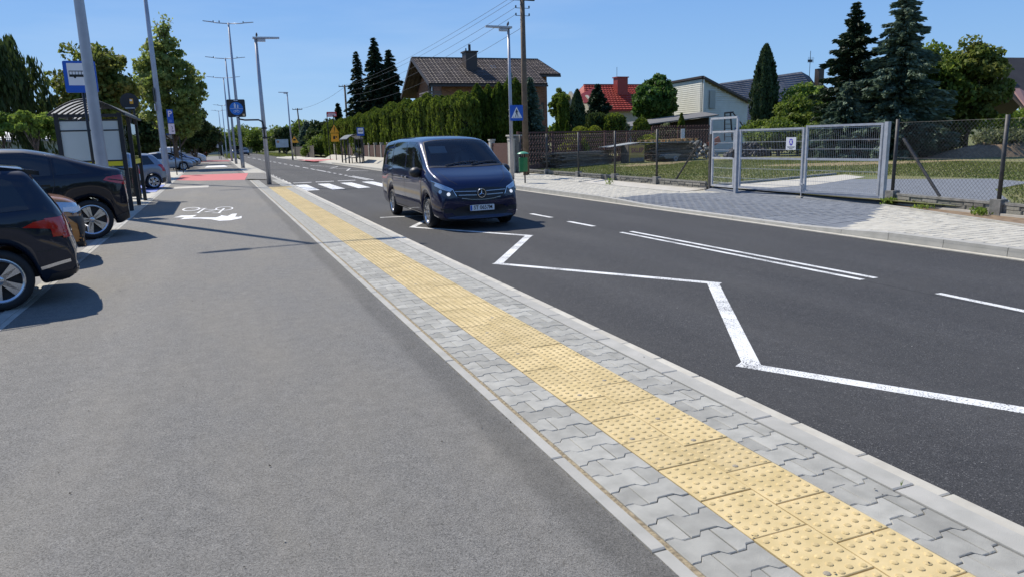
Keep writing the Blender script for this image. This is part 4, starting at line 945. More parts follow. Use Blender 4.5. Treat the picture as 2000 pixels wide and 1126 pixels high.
def panel_van(name, label, pm, loc, rz, L=4.4, H=1.8, W=.9, cat='van'):
    P = dict(L=L, W=W, H=H, Wr=.76, zl=.22, xr=.85, xf=L-.85, RA=.35, rw=.31, tn=.7, mx=L-1.4, mz=1.1, an=.15, bow=.1, zlamp=.75,
             top=[(0, .6), (.03, 1.2), (.1, H-.1), (.25, H), (2.6, H+.02), (2.95, H-.08), (3.55, 1.15), (4.05, .98), (4.3, .8), (L, .5)],
             belt=[(0, 1.05), (3.4, 1.0), (4.2, .8), (L, .55)], bot=[(0, .3), (.2, .22), (L-.3, .22), (L, .25)],
             ws=[(2.95, -.62), (2.95, .62), (3.5, .72), (3.5, -.72)], rws=[(.05, -.5), (.05, .5), (.09, .5), (.09, -.5)])
    win = [('side_window', [(2.5, 1.08), (3.35, 1.06), (3.05, H-.16), (2.5, H-.14)])]
    return make_car(name, label, cat, P, pm, loc, rz, win, [[(2.44, H-.1), (2.44, .3)], [(1.2, H-.1), (1.2, .3)]], None, 1, None, True, 10)
panel_van('white_van', 'white van with a smooth roof at the far end of the parked row', P_WHT, (-5.2, 82, 0), 0)
tw, tr_ = panel_van('work_vehicle', 'far white work vehicle standing on the path with an orange-clad worker beside it', P_WHT, (-2.4, 151, 0), R(-90), 4.4, 1.85)
tv, tr_ = panel_van('minibus', 'dark minibus with a yellow-green roof band far down the road', P_DRK, (4.05, 158, RZ+.05), R(-90), 4.4, 1.95, cat='van')
gm = MB(); gm.box((2.4, 0, 1.98), (3.0, 1.45, .10)); gm.build('roof_band', mat('roof_green', (.42, .50, .12), .5), tv)
sd_ = sedan('dark_saloon', 'small dark car far down the road behind the lamp pole', P_DRK, (5.25, 150.2, RZ+.05), 1.4); sd_.rotation_euler = (0, 0, R(-90)); sd_['group'] = ''; del sd_['group']

# ================================================================ STREET FURNITURE
XP, ZP = (1, 0, 0), (0, 0, 1)            # sign faces look back along the street, towards -Y
def lamp_T(label, x, y, H, base=.15, arm=1.5, extras=None):
    t = thing('street_lamp', label, 'street lamp', (x, y, 0), 0, 'double-armed street lamps along the cycle path')
    MB().tube([(0, 0, -.05), (0, 0, .5), (0, 0, H*.5), (0, 0, H)], [base, base*.97, base*.72, base*.42], 16).build('pole', POLE, t, smooth=True)
    for s in (-1, 1):
        MB().tube([(0, 0, H-.06), (s*arm*.55, 0, H-.02), (s*arm*.72, 0, H+.02)], .033, 8).build('arm', POLE, t, smooth=True)
        m = MB(); m.prism([(-.16, .11), (.55, .07), (.62, 0), (.55, -.07), (-.16, -.11)], (s*arm*.78, 0, H+.015), (s, 0, .10), (0, 1 if s > 0 else -1, 0), .045); m.build('lamp_head', POLE, t)
        MB().box((s*arm*.70, 0, H+.09), (.07, .06, .10)).build('sensor', BLACKP, t)
    MB().box((0, -base*.99, .75), (base*1.0, .02, .32)).build('service_hatch', POLE, t)
    return t
l1 = lamp_T('grey lamp pole nearest the camera, rising out of frame behind the coupe SUV', -2.58, 20.35, 10.4)
l2 = lamp_T('grey lamp pole between the blue bay and the red crossing, sign plate clamped to it', -2.18, 38.0, 10.4)
m = MB(); m.box((-.15, -.03, 4.05), (.02, .5, .62)); m.build('sign_plate', BLACKP, l2); m = MB(); m.box((-.155, -.03, 3.5), (.02, .42, .3)); m.build('sign_plate', WHITE, l2)
lamp_T('first double-armed lamp beyond the red crossing, dark bird perched on its left arm', 1.94, 60.6, 10.7)
lamp_T('second double-armed lamp beyond the red crossing', 1.86, 76.5, 9.9, .13)
lamp_T('third double-armed lamp beyond the red crossing', 1.80, 91.5, 9.4, .13)
for i, (x, y, H) in enumerate(((1.75, 122, 7.9), (1.4, 142, 8.0))): lamp_T(('distant thin lamp pole above the far road, right one of two', 'distant thin lamp pole above the far road, left one of two')[i], x, y, H, .10, .8)
# birds
def bird(label, x, y, z):
    t = thing('bird', label, 'bird', (x, y, z)); t.scale = (.62, .62, .62); m = MB(); m.tube([(0, .13, -.02), (0, .08, .03), (0, 0, .07), (0, -.07, .12), (0, -.10, .19), (0, -.12, .22)], [.012, .05, .075, .06, .04, .02], 8); m.build('body', mat('bird_grey', (.06, .06, .07), .7) if 'bird_grey' not in MATS else MATS['bird_grey'], t, smooth=True)
    m = MB(); m.tube([(0, -.13, .21), (0, -.17, .20)], [.010, .002], 5); m.build('beak', BLACKP, t)
bird('dark pigeon perched on the left arm of the first far double lamp', 1.30, 60.6, 10.72)
bird('small pigeon sitting on top of the crossing lamp head', 2.12, 33.3, 6.10)
bird('small pigeon sitting on the lamp head behind the blue van', 11.15, 27.62, 5.96)
def lamp_1(label, x, y, H, dirx, base=.085, headlen=.95):
    t = thing('crossing_lamp', label, 'street lamp', (x, y, 0), 0, 'single-headed lamps over the crossing')
    MB().tube([(0, 0, -.05), (0, 0, H*.5), (0, 0, H)], [base, base*.82, base*.6], 14).build('pole', POLE, t, smooth=True)
    m = MB(); m.prism([(-.12, .11), (.5*headlen, .10), (headlen, .05), (headlen, -.05), (.5*headlen, -.10), (-.12, -.11)], (0, 0, H), (dirx, 0, .02), (0, 1 if dirx > 0 else -1, 0), .07); m.build('lamp_head', STEEL, t)
    MB().box((dirx*.22, 0, H-.06), (.32, .17, .09)).build('lamp_driver', STEEL, t); return t
c1 = lamp_1('grey lamp over the zebra crossing carrying the blue shared path sign on a bent arm', 2.07, 33.3, 6.0, 1, .10)
c2 = lamp_1('pale grey lamp pole behind the blue van carrying the pedestrian crossing sign', 11.17, 27.62, 5.85, -1, .085)
c3 = lamp_1('slim lamp pole on the far side beside the wooden fence and warning triangle', 8.3, 88, 7.45, -1, .10); 
# shared path sign
m = MB(); m.tube([(-.02, -.12, 1.9), (-.02, -.12, 2.45), (-.06, -.12, 2.62), (-.2, -.12, 2.70), (-.75, -.12, 2.70), (-.95, -.12, 2.74), (-1.0, -.12, 2.86)], .035, 10); m.build('sign_arm', BLACKP, c1, smooth=True)
for z in (1.95, 2.35): MB().box((0, -.06, z), (.24, .16, .06)).build('bracket', BLACKP, c1)
sg = MB(); sg.prism(rrect(.72, .72, .05), (-1.04, -.16, 3.18), XP, ZP, .03); plate = sg.build('sign_board', BLACKP, c1)
m = MB(); m.prism(circle(.265, 32), (-1.04, -.192, 3.17), XP, ZP, .003); m.build('blue_disc', mat('sign_blue_light', (.02, .16, .55), .35), plate)
WS = mat('sign_white_print', (.6, .65, .72), .5)
m = MB(); m.box((-1.04, -.1965, 3.17), (.50, .002, .014))
def ring2(m, cx, cz, r, t_, y, n=14):
    for k in range(n):
        a, b = 2*math.pi*k/n, 2*math.pi*(k+1)/n
        m.add([(cx+r*math.cos(a), y, cz+r*math.sin(a)), (cx+r*math.cos(b), y, cz+r*math.sin(b)), (cx+(r-t_)*math.cos(b), y, cz+(r-t_)*math.sin(b)), (cx+(r-t_)*math.cos(a), y, cz+(r-t_)*math.sin(a))], [(0, 1, 2, 3)])
for dx, s_ in ((-.05, 1), (.06, .72)):
    m.prism(circle(.025*s_, 10), (-1.04+dx, -.195, 3.18+.19*s_), XP, ZP, .002)
    m.prism([(-.03*s_, 0), (.03*s_, 0), (.04*s_, .15*s_), (-.04*s_, .15*s_)], (-1.04+dx, -.195, 3.19), XP, ZP, .002)
ring2(m, -1.11, 3.05, .05, .012, -.1955); ring2(m, -.98, 3.05, .05, .012, -.1955)
for a, b in (((-1.11, 3.05), (-1.06, 3.11)), ((-1.06, 3.11), (-.99, 3.11)), ((-.99, 3.11), (-.98, 3.05)), ((-1.06, 3.11), (-1.04, 3.05)), ((-1.11, 3.05), (-1.04, 3.05)), ((-1.04, 3.05), (-.99, 3.11))): m.beam((a[0], -.196, a[1]), (b[0], -.196, b[1]), .003, .011)
m.build('sign_symbols', WS, plate)
m = MB(); m.box((-1.04, -.195, 3.50), (.16, .004, .03)); m.box((-1.04, -.195, 2.85), (.12, .004, .02)); m.build('sign_label', WS, plate)
m = MB(); m.box((-.77, -.195, 2.90), (.09, .004, .10)); m.build('sticker', mat('sticker_tan', (.55, .42, .25), .6), plate)
# pedestrian crossing sign on the right lamp
def ped_sign(parent, cx, cy, cz, w_):
    s = MB(); s.prism(rrect(w_, w_*1.08, .03), (cx, cy, cz), XP, ZP, .02); p = s.build('sign_board', BLUE, parent)
    b = MB(); b.prism(rrect(w_*.995, w_*1.075, .03), (cx, cy+.008, cz), XP, ZP, .005)
    m = MB(); m.prism([(-.42*w_, -.36*w_), (.42*w_, -.36*w_), (0, .42*w_)], (cx, cy-.022, cz), XP, ZP, .002); m.build('white_triangle', WHITE, p)
    m = MB(); y = cy-.0255
    q = lambda pl: m.prism([(a*w_, b*w_) for a, b in pl], (cx, y, cz), XP, ZP, .002)
    q(circle(.035, 10, (.0, .225))); q([(-.05, .18), (.045, .18), (.055, .0), (-.035, -.02)]); q([(-.035, .0), (.02, .01), (-.07, -.26), (-.12, -.26)]); q([(.0, .01), (.055, 0), (.13, -.26), (.08, -.26)])
    q([(-.05, .18), (-.02, .16), (-.09, .0), (-.115, .02)]); q([(.045, .17), (.02, .15), (.10, .03), (.125, .05)])
    for k in range(4): q([(-.30+k*.165, -.315), (-.20+k*.165, -.315), (-.19+k*.165, -.28), (-.28+k*.165, -.28)])
    m.build('walking_figure', BLK, p)
ped_sign(c2, .20, -.12, 2.62, .56)
for z in (2.75, 2.5): MB().box((0, -.06, z), (.2, .1, .03)).build('bracket', STEEL, c2)
# bus stop signs
def bus_sign(label, x, y, w_, h_, zb, post=.035, zpost=0):
    t = thing('bus_stop_sign', label, 'sign', (x, y, zpost)); zb -= zpost
    MB().tube([(0, 0, -.05), (0, 0, zb+h_*.95)], post, 10).build('post', DARKST, t, smooth=True)
    s = MB(); s.prism(rrect(w_, h_, .04), (0, -.05, zb+h_/2), XP, ZP, .025); p = s.build('sign_board', BLUE, t)
    z = zb+h_*.58; q = w_*.76
    m = MB(); m.prism(rrect(q, q*.98, .01), (0, -.077, z), XP, ZP, .002); m.build('white_panel', WHITE, p)
    m = MB(); y0 = -.0805; f = lambda pl: m.prism([(a*q, b*q) for a, b in pl], (0, y0, z), XP, ZP, .002)
    f([(-.44, -.12), (.44, -.12), (.44, -.01), (-.44, -.01)]); f([(-.44, .12), (.44, .12), (.44, .155), (-.44, .155)])
    for k in range(8): f([(-.44+k*.123, -.01), (-.42+k*.123, -.01), (-.42+k*.123, .12), (-.44+k*.123, .12)])
    f(circle(.05, 10, (-.22, -.13))); f(circle(.05, 10, (.25, -.13)))
    m.build('bus_silhouette', BLK, p); return t
bus_sign('large blue bus stop sign partly hidden by the nearest lamp pole', -2.93, 21.6, .72, .77, 3.05)
bus_sign('blue bus stop sign across the road in front of the thuja hedge', 11.1, 60, .58, .66, 2.2)
# round sign seen from behind, by the shelter
t = thing('round_sign', 'dark back of a round sign with yellow sticker on a double post beside the shelter', 'sign', (-2.40, 26.8, 0))
for dx in (-.0, .13): MB().tube([(dx, 0, -.05), (dx, 0, 2.95)], .03, 8).build('post', DARKST, t)
m = MB(); m.prism(circle(.27, 28), (.03, .0, 3.12), XP, ZP, .03); m.build('sign_board', BLACKP, t)
MB().box((.09, -.036, 3.13), (.10, .004, .16)).build('sticker', YEL, t); MB().box((.08, -.039, 3.16), (.07, .004, .05)).build('sticker', WHITE, t)
m = MB(); m.box((.03, -.03, 2.92), (.28, .03, .03)); m.build('bracket', STEEL, t)
# parking signs
t = thing('parking_sign', 'blue P parking sign with a white wheelchair plate on two thin posts', 'sign', (-2.30, 50, 0))
for dx in (-.12, .1): MB().tube([(dx+.12, (dx > 0)*4, -.05), (dx+.12, (dx > 0)*4, 2.75 if dx < 0 else 2.4)], .032, 8).build('post', DARKST, t)
m = MB(); m.prism(rrect(.36, .82, .03), (0, -.05, 3.55), (.93, .36, 0), ZP, .02); pb = m.build('sign_board', BLUE, t)
text('plate_text', 'P', .5, WHITE, pb, (0.0, -.075, 3.68), (.93, .36, 0), ZP, .001, bold=.01)
m = MB(); m.prism(circle(.09, 14), (0, -.073, 3.27), (.93, .36, 0), ZP, .002); m.build('plate_symbol', mat('pale_blue_print', (.10, .22, .6), .5), pb)
m = MB(); m.prism(rrect(.36, .62, .02), (0, -.05, 2.80), (.93, .36, 0), ZP, .02); wb = m.build('plate', WHITE, t)
m = MB(); ring2(m, 0, 2.85, .085, .02, -.0735); m.box((-.02, -.0745, 2.98), (.03, .003, .12)); m.box((.02, -.0745, 2.92), (.09, .003, .02)); m.box((0, -.0745, 2.68), (.24, .003, .02)); m.box((0, -.0745, 2.62), (.24, .003, .02)); m.build('wheelchair_symbol', BLK, wb)
t = thing('parking_sign', 'small blue P sign low behind the second lamp pole', 'sign', (-3.05, 62, 0))
MB().tube([(0, 0, -.05), (0, 0, 3.0)], .035, 8).build('post', DARKST, t); m = MB(); m.prism(rrect(.45, .62, .03), (0, -.05, 2.95), XP, ZP, .02); pb = m.build('sign_board', BLUE, t)
text('plate_text', 'P', .5, WHITE, pb, (0, -.075, 2.98), XP, ZP, .001); m = MB(); m.prism(rrect(.45, .3, .02), (0, -.05, 2.48), XP, ZP, .02); m.build('plate', WHITE, t)
# near bus shelter
def shelter(label, x0, x1, y0, y1, H, panels=True):
    t = thing('bus_shelter', label, 'bus shelter', ((x0+x1)/2, (y0+y1)/2, 0)); W_, D = x1-x0, y1-y0; hx, hy = W_/2, D/2
    for sx in (-1, 1):
        for k in range(3): yy = -hy+k*hy
        for yy in (-hy, 0, hy):
            m = MB(); m.bb(sx*hx-.05, sx*hx+.05, yy-.05, yy+.05, -.05, H-.25); m.build('post', DARKST, t)
    # barrel roof on ribs
    n = 10; ro = 1.18
    arc = [(lerp(-hx*ro, hx*ro, k/n), H-.28+.36*math.sin(math.pi*k/n)) for k in range(n+1)]
    ny = 7
    for j in range(ny+1):
        yy = lerp(-hy-.15, hy+.15, j/ny); m = MB(); m.tube([(a, yy, b) for a, b in arc], .022, 6); m.build('roof_rib', DARKST, t)
    m = MB()
    for k in range(n): (a, b), (c, e) = arc[k], arc[k+1]; m.add([(a, -hy-.17, b+.025), (c, -hy-.17, e+.025), (c, hy+.17, e+.025), (a, hy+.17, b+.025)], [(0, 1, 2, 3)])
    m.build('roof', mat('shelter_roof', (.55, .55, .53), .25, 0, trans=.6)  if 'shelter_roof' not in MATS else MATS['shelter_roof'], t, smooth=True)
    for sx in (-1, 1): m = MB(); m.bb(sx*hx*ro-.03, sx*hx*ro+.03, -hy-.2, hy+.2, H-.32, H-.26); m.build('gutter', DARKST, t)
    return t, hx, hy
t, hx, hy = shelter('barrel-roofed black bus shelter behind the coupe SUV, with a pale end panel and yellow band', -3.66, -2.22, 21.9, 26.1, 2.82)
FR = mat('frosted_panel', (.50, .54, .52), .25, spec=.6, c2=(.56, .60, .57), scale=.8)
def endpane(yy):
    m = MB(); m.bb(-hx+.06, hx-.06, yy-.012, yy+.012, 1.35, 2.36); m.build('glass_pane', FR, t)
    m = MB(); m.bb(-hx+.06, hx-.06, yy-.014, yy+.014, 1.20, 1.33); m.build('yellow_band', mat('band_yellow', (.75, .62, .02), .5) if 'band_yellow' not in MATS else MATS['band_yellow'], t)
    m = MB(); m.bb(-hx+.06, hx-.06, yy-.012, yy+.012, .25, 1.18); m.build('glass_pane', SHGL, t)
    for z in (.22, 1.335, 2.12, 2.38): m = MB(); m.bb(-hx+.05, hx-.05, yy-.02, yy+.02, z-.015, z+.02); m.build('crossbar', DARKST, t)
endpane(-hy)
m = MB(); m.bb(-hx+.06, hx-.3, hy-.012, hy+.012, .25, 2.36); m.build('glass_pane', SHGL, t)
for k, (a, b) in enumerate(((-hy+.06, -.06), (.06, hy-.06))):
    m = MB(); m.bb(-hx-.012, -hx+.012, a, b, .25, 2.36); m.build('glass_pane', SHGL, t)
    m = MB(); m.bb(-hx-.014, -hx+.014, a, b, 1.19, 1.33); m.build('yellow_band', MATS['band_yellow'], t)
m = MB(); m.bb(hx-.014, hx+.014, .3, hy-.06, 1.19, 1.33); m.build('yellow_band', MATS['band_yellow'], t)
m = MB(); m.bb(hx-.012, hx+.012, .3, hy-.06, 1.34, 2.36); m.build('glass_pane', SHGL, t)
for z in (2.46,): 
    m = MB(); m.bb(-hx, hx, -hy-.03, -hy+.03, z, z+.08); m.build('crossbar', DARKST, t)
m = MB(); m.bb(-hx+.08, -hx+.45, -hy+.5, hy-.5, .44, .49); m.build('bench_seat', mat('bench_wood', (.22, .13, .06), .6), t)
for yy in (-hy+.8, hy-.8): m = MB(); m.bb(-hx+.15, -hx+.35, yy-.03, yy+.03, 0, .44); m.build('bench_leg', DARKST, t)
b = thing('litter_bin', 'slim dark box bin beside the near shelter posts', 'bin', (-2.6, 27.4, 0)); MB().box((0, 0, .52), (.34, .3, .92)).build('bin_body', DARKST, b); MB().box((0, 0, 1.0), (.38, .34, .04)).build('lid', IRON, b)
# far shelter across the road
t, hx, hy = shelter('small arched bus shelter with a bench across the road in front of the garden wall', 10.3, 11.5, 61.5, 65.0, 2.25)
for a in ((-hx, hx),): m = MB(); m.bb(hx-.01, hx+.01, -hy+.1, hy-.1, .4, 1.9); m.build('glass_pane', SHGL, t)
m = MB(); m.bb(-.45, .1, -hy-.2, -hy+.9, .42, .47); m.build('bench_seat', DARKST, t); m = MB(); m.bb(-.4, -.34, -hy-.1, -hy, 0, .42); m.bb(0, .06, -hy-.1, -hy, 0, .42); m.build('bench_leg', DARKST, t)
m = MB(); m.bb(.1, .14, -hy-.2, -hy+.9, .5, .85); m.build('bench_back', DARKST, t)
# green bin
b = thing('litter_bin', 'green tubular litter bin with a domed lid on the far footway behind the van', 'bin', (10.45, 24.75, 0))
MB().tube([(.05, -.02, -.02), (.05, -.02, 1.13)], .028, 8).build('post', DARKST, b)
m = MB(); m.lathe([(0, .42), (.155, .42), (.16, .45), (.165, .92), (.155, .93), (.15, .90), (0, .88)], n=24); autosmooth(m.build('bin_body', GREENP, b, smooth=True))
m = MB(); m.lathe([(.215, 1.06), (.20, 1.085), (.10, 1.13), (0, 1.145)], n=24); m.lathe([(0, 1.05), (.215, 1.06)], n=24); m.build('lid', GREENL, b, smooth=True)
for a in (0, 2.1, 4.2): MB().tube([(.13*math.cos(a), .13*math.sin(a), .9), (.13*math.cos(a), .13*math.sin(a), 1.07)], .008, 5).build('lid_strut', DARKST, b)
# utility poles and wires
def upole(label, x, y, H, r, arm, z0=0, lean=0):
    t = thing('utility_pole', label, 'utility pole', (x, y, z0), 0, None)
    MB().tube([(0, 0, -.2), (lean*.5, 0, H*.5), (lean, 0, H)], [r, r*.85, r*.68], 12).build('pole', WOODP, t, smooth=True)
    m = MB(); m.box((lean, 0, H-.2), (arm*2, .09, .09)); m.build('crossarm', DARKST, t)
    for k in (-1, -.4, .4, 1): m = MB(); m.tube([(lean+k*arm*.92, 0, H-.16), (lean+k*arm*.92, 0, H+.03)], [.04, .025], 8); m.build('insulator', mat('insulator', (.3, .3, .28), .3) if 'insulator' not in MATS else MATS['insulator'], t)
    return t
u1 = upole('tall dark wooden utility pole behind the pedestrian crossing sign', 12.55, 29.4, 7.5, .14, .55)
m = MB()
for z in (6.65, 6.95): m.tube([(-.3, 0, z), (.3, 0, z)], .012, 5); m.tube([(.3, 0, z), (.3, 0, z+.1)], .03, 6); m.tube([(-.3, 0, z), (-.3, 0, z+.1)], .03, 6)
m.build('bracket', DARKST, u1)
u2 = upole('utility pole beyond the thuja hedge, left of the dark conifers', 16.0, 95, 8.85, .16, .75)
u3 = upole('leaning utility pole far off above the bushes beyond the wooden fence', 12.9, 120, 7.25, .14, .75, 0, -.25)
WI = mat('cable', (.10, .10, .11), .6)
def wire(label, a, b, sag=.8, r=.008):
    a, b = Vector(a), Vector(b); c = thing('cable', label, 'cable', tuple(a)); n = 24
    MB().tube([(b-a)*(k/n)-Vector((0, 0, sag*4*(k/n)*(1-k/n))) for k in range(n+1)], r, 4, False).build('wire', WI, c)
for i, (z, dx, z2) in enumerate(((7.35, -.5, 8.7), (7.35, -.2, 8.7), (6.98, -.3, 8.1), (6.7, -.3, 7.6), (6.2, 0, 6.9))):
    wire('%s overhead cable running from the near utility pole to the pole by the conifers' % ('highest', 'second highest', 'middle', 'second lowest', 'lowest')[i], (12.55+dx, 29.4, z), (16+dx*1.4, 95, z2), .55+.12*i)
wire('overhead cable leaving the near utility pole towards the upper right of the frame', (12.9, 29.4, 7.3), (19, 8, 7.9), .3)
wire('overhead cable from the pole by the conifers on to the leaning pole', (16.0, 95, 8.6), (12.7, 120, 7.1), .5, .015)
# yellow warning signs
def tri(m, cx, y, cz, w_, hh, t_=.01): m.prism([(-w_/2, -hh/2), (w_/2, -hh/2), (0, hh/2)], (cx, y, cz), XP, ZP, t_)
t = thing('warning_sign', 'orange warning triangle above a square orange plate on a post by the garden wall', 'sign', (11.45, 76, 0))
MB().tube([(0, 0, -.05), (0, 0, 4.5)], .04, 8).build('post', DARKST, t)
m = MB(); tri(m, 0, -.05, 3.12, .95, .80, .02); a = m.build('warning_triangle', YEL, t); m = MB(); m.box((0, -.075, 3.12), (.07, .004, .34)); m.box((0, -.075, 2.88), (.07, .004, .07)); m.build('exclamation_mark', BLK, a)
m = MB(); m.prism(rrect(.78, .82, .04), (0, -.05, 2.25), XP, ZP, .02); a = m.build('plate', YEL, t); m = MB(); m.box((-.08, -.075, 2.24), (.2, .004, .3)); m.box((.14, -.075, 2.30), (.14, .004, .14)); m.build('plate_symbol', BLK, a)
t2 = thing('street_board', 'small red and white board on a pole above the end of the hedge', 'sign', (11.9, 80, 0)); MB().tube([(-.5, 0, -.05), (-.5, 0, 4.9)], .04, 8).build('post', DARKST, t2)
m = MB(); m.prism(rrect(1.0, .5, .02), (0, -.05, 4.7), XP, ZP, .02); a = m.build('board', REDP, t2); m = MB(); m.box((0, -.075, 4.62), (.9, .004, .14)); m.box((0, -.075, 4.80), (.8, .004, .06)); m.build('board_print', WHITE, a)
t = thing('warning_sign', 'lone small orange warning triangle left of the wooden fence', 'sign', (9.05, 92, 0)); MB().tube([(0, 0, -.05), (0, 0, 2.5)], .04, 8).build('post', DARKST, t)
m = MB(); tri(m, 0, -.05, 2.3, .95, .80, .02); a = m.build('warning_triangle', YEL, t); m = MB(); m.box((0, -.075, 2.25), (.28, .004, .2)); m.build('triangle_symbol', BLK, a)
t = thing('billboard', 'pale rectangular board with a faded print beyond the far footway', 'billboard', (9.9, 120, 0))
for dx in (-.6, .6): MB().tube([(dx, 0, -.05), (dx, 0, 1.4)], .04, 6).build('post', DARKST, t)
m = MB(); m.box((0, -.05, 1.95), (1.9, .05, 1.25)); a = m.build('board', mat('faded_board', (.45, .5, .52), .6, c2=(.55, .6, .62), scale=3), t); m = MB(); m.prism(circle(.22, 8), (-.6, -.08, 2.2), XP, ZP, .003); m.build('board_print', mat('faded_print', (.55, .28, .16), .6), a)
# dark-backed signs far down the path
t = thing('back_of_signs', 'dark backs of a triangular and a round sign far down the cycle path', 'sign', (.75, 108, 0)); MB().tube([(0, 0, -.05), (0, 0, 4.2)], .045, 8).build('post', DARKST, t)
m = MB(); tri(m, 0, -.05, 3.9, .95, .95, .03); m.build('sign_board', BLACKP, t); m = MB(); m.prism(circle(.36, 20), (.02, -.05, 3.15), XP, ZP, .03); m.build('sign_board', BLACKP, t)
t = thing('sign_board_post', 'grey panel and dark round sign back low beside the far cycle path', 'sign', (.55, 113, 0)); MB().tube([(0, 0, -.05), (0, 0, 2.9)], .045, 8).build('post', DARKST, t)
m = MB(); m.box((-.15, -.05, 2.2), (.45, .03, 1.3)); m.build('panel', STEEL, t); m = MB(); m.prism(circle(.33, 20), (.35, -.06, 2.15), XP, ZP, .03); m.build('sign_board', BLACKP, t)

# ================================================================ FENCE, GATE, GARDEN WALL
FP = [(13.20, 31.6), (13.18, 28.6), (13.16, 25.6), (13.14, 22.75), (13.12, 20.05), (13.08, 17.3)]
FP2 = [(13.42, 11.42), (13.05, 8.85), (12.65, 6.1)]
HF = 1.72
def chain_link(P0, P1, z0, z1, name, par, s=.062, r=.0021):
    a, b = Vector((*P0, 0)), Vector((*P1, 0)); L = (b-a).length; u = (b-a)/L; nrm = Vector((-u.y, u.x, 0)); h = z1-z0; vs = []; fs = []
    def seg(p, q):
        dd = (q-p).normalized(); c = dd.cross(nrm)*r; e = nrm*r; i = len(vs)
        for o in (p, q): vs.extend([o+c, o-c*.5+e*.87, o-c*.5-e*.87])
        fs.extend([(i, i+1, i+4, i+3), (i+1, i+2, i+5, i+4), (i+2, i, i+3, i+5)])
    k = -h
    while k < L:
        for sgn in (1, -1):
            x0, x1 = (k, k+h) if sgn > 0 else (k+h, k); za, zb_ = z0, z1
            t0, t1 = 0., 1.; dx = x1-x0
            for lim, gt in ((0, True), (L, False)):
                tt = (lim-x0)/dx
                if (dx > 0) == gt: t0 = max(t0, tt)
                else: t1 = min(t1, tt)
            if t1-t0 > .01: seg(a+u*(x0+dx*t0)+Vector((0, 0, za+h*t0)), a+u*(x0+dx*t1)+Vector((0, 0, za+h*t1)))
        k += s*1.414
    for z in (z0+.01, z1-.01, z0+h*.5): seg(a+Vector((0, 0, z)), b+Vector((0, 0, z)))
    m = MB(); m.add(vs, fs); o = m.build(name, IRON, par, world=True); return tag(o, kind='stuff')
SM = [stone_mesh('plinth_stone', [(-w_/2, -.05), (w_/2, -.05), (w_/2, .05), (-w_/2, .05)], mat('plinth_stone%d' % i, c, .95, c2=tuple(k*.7 for k in c), scale=30, bump=.8, bscale=90, rnd=.25), th=.10, bev=.012) for i, (w_, c) in enumerate(((.30, (.25, .24, .20)), (.22, (.20, .19, .165)), (.38, (.29, .275, .235))))]
WDS = [.30, .22, .38]
def fence_run(t, P, gate_first=None, zs=None):
    for (x, y) in P[:-1] if gate_first == 'end' else P:
        zz = .16 if y < 24.5 else .14
        m = MB(); m.box((x, y, .13), (.20, .20, .32)); m.build('post_base', CONC_D, t, world=True)
        m = MB(); m.tube([(x, y, .20), (x, y, HF+.06)], .036, 10); m.build('post', IRON, t, world=True, smooth=True)
    for (a, b) in zip(P, P[1:]):
        A, B_ = Vector((*a, 0)), Vector((*b, 0)); u = (B_-A).normalized(); L = (B_-A).length-.22; s0 = A+u*.11; ang = math.atan2(u.y, u.x)
        m = MB(); m.beam(s0+Vector((0, 0, .215)), s0+u*L+Vector((0, 0, .215)), .07, .045); m.build('top_rail', CONC_D, t, world=True)
        m = MB(); m.beam(s0+Vector((.01, 0, .12)), s0+u*L+Vector((.01, 0, .12)), .03, .16); m.build('plinth_panel', CONC_D, t, world=True)
        m = MB(); m.beam(s0+Vector((-.03, 0, .02)), s0+u*L+Vector((-.03, 0, .02)), .09, .05); m.build('bottom_slab', CONC, t, world=True)
        for row in range(2):
            q = random.uniform(0, .1)
            while q < L-.2:
                i = random.randrange(3); w_ = WDS[i]
                if q+w_ > L: break
                p = s0+u*(q+w_/2)+Vector((0, 0, .078+row*.072)); pr = random.uniform(.012, .035)
                n_ = Vector((-u.y, u.x, 0)); n_ = n_ if n_.x < 0 else -n_
                o = link('plinth_stone', SM[i], t, p+n_*pr-t.location, None)
                o.rotation_euler = (math.pi/2, 0, ang if u.y > 0 else ang+math.pi); o.rotation_euler = Matrix((u, Vector((0, 0, 1)) if True else u, u.cross(Vector((0, 0, 1))))).transposed().to_euler() if u.cross(Vector((0, 0, 1))).x < 0 else Matrix((-u, Vector((0, 0, 1)), (-u).cross(Vector((0, 0, 1))))).transposed().to_euler()
                o.scale = (1, .64, 1); q += w_+.012
        chain_link(a, b, .245, HF, 'chain_link_mesh', t)
f1 = thing('chain_link_fence', 'chain-link fence on a low stone plinth left of the metal gate', 'fence', (13.14, 24, 0), 0, None)
fence_run(f1, FP, 'end')
f2 = thing('chain_link_fence', 'chain-link fence with leaning brace right of the metal gate', 'fence', (13.1, 9, 0))
fence_run(f2, FP2, None)
m = MB(); m.tube([(13.10, 17.75, 1.42), (13.20, 19.1, .22)], .03, 8); m.build('brace', IRON, f1, world=True)
m = MB(); m.tube([(13.42, 11.25, 1.38), (13.35, 10.25, .24)], .032, 8); m.build('brace', IRON, f2, world=True)
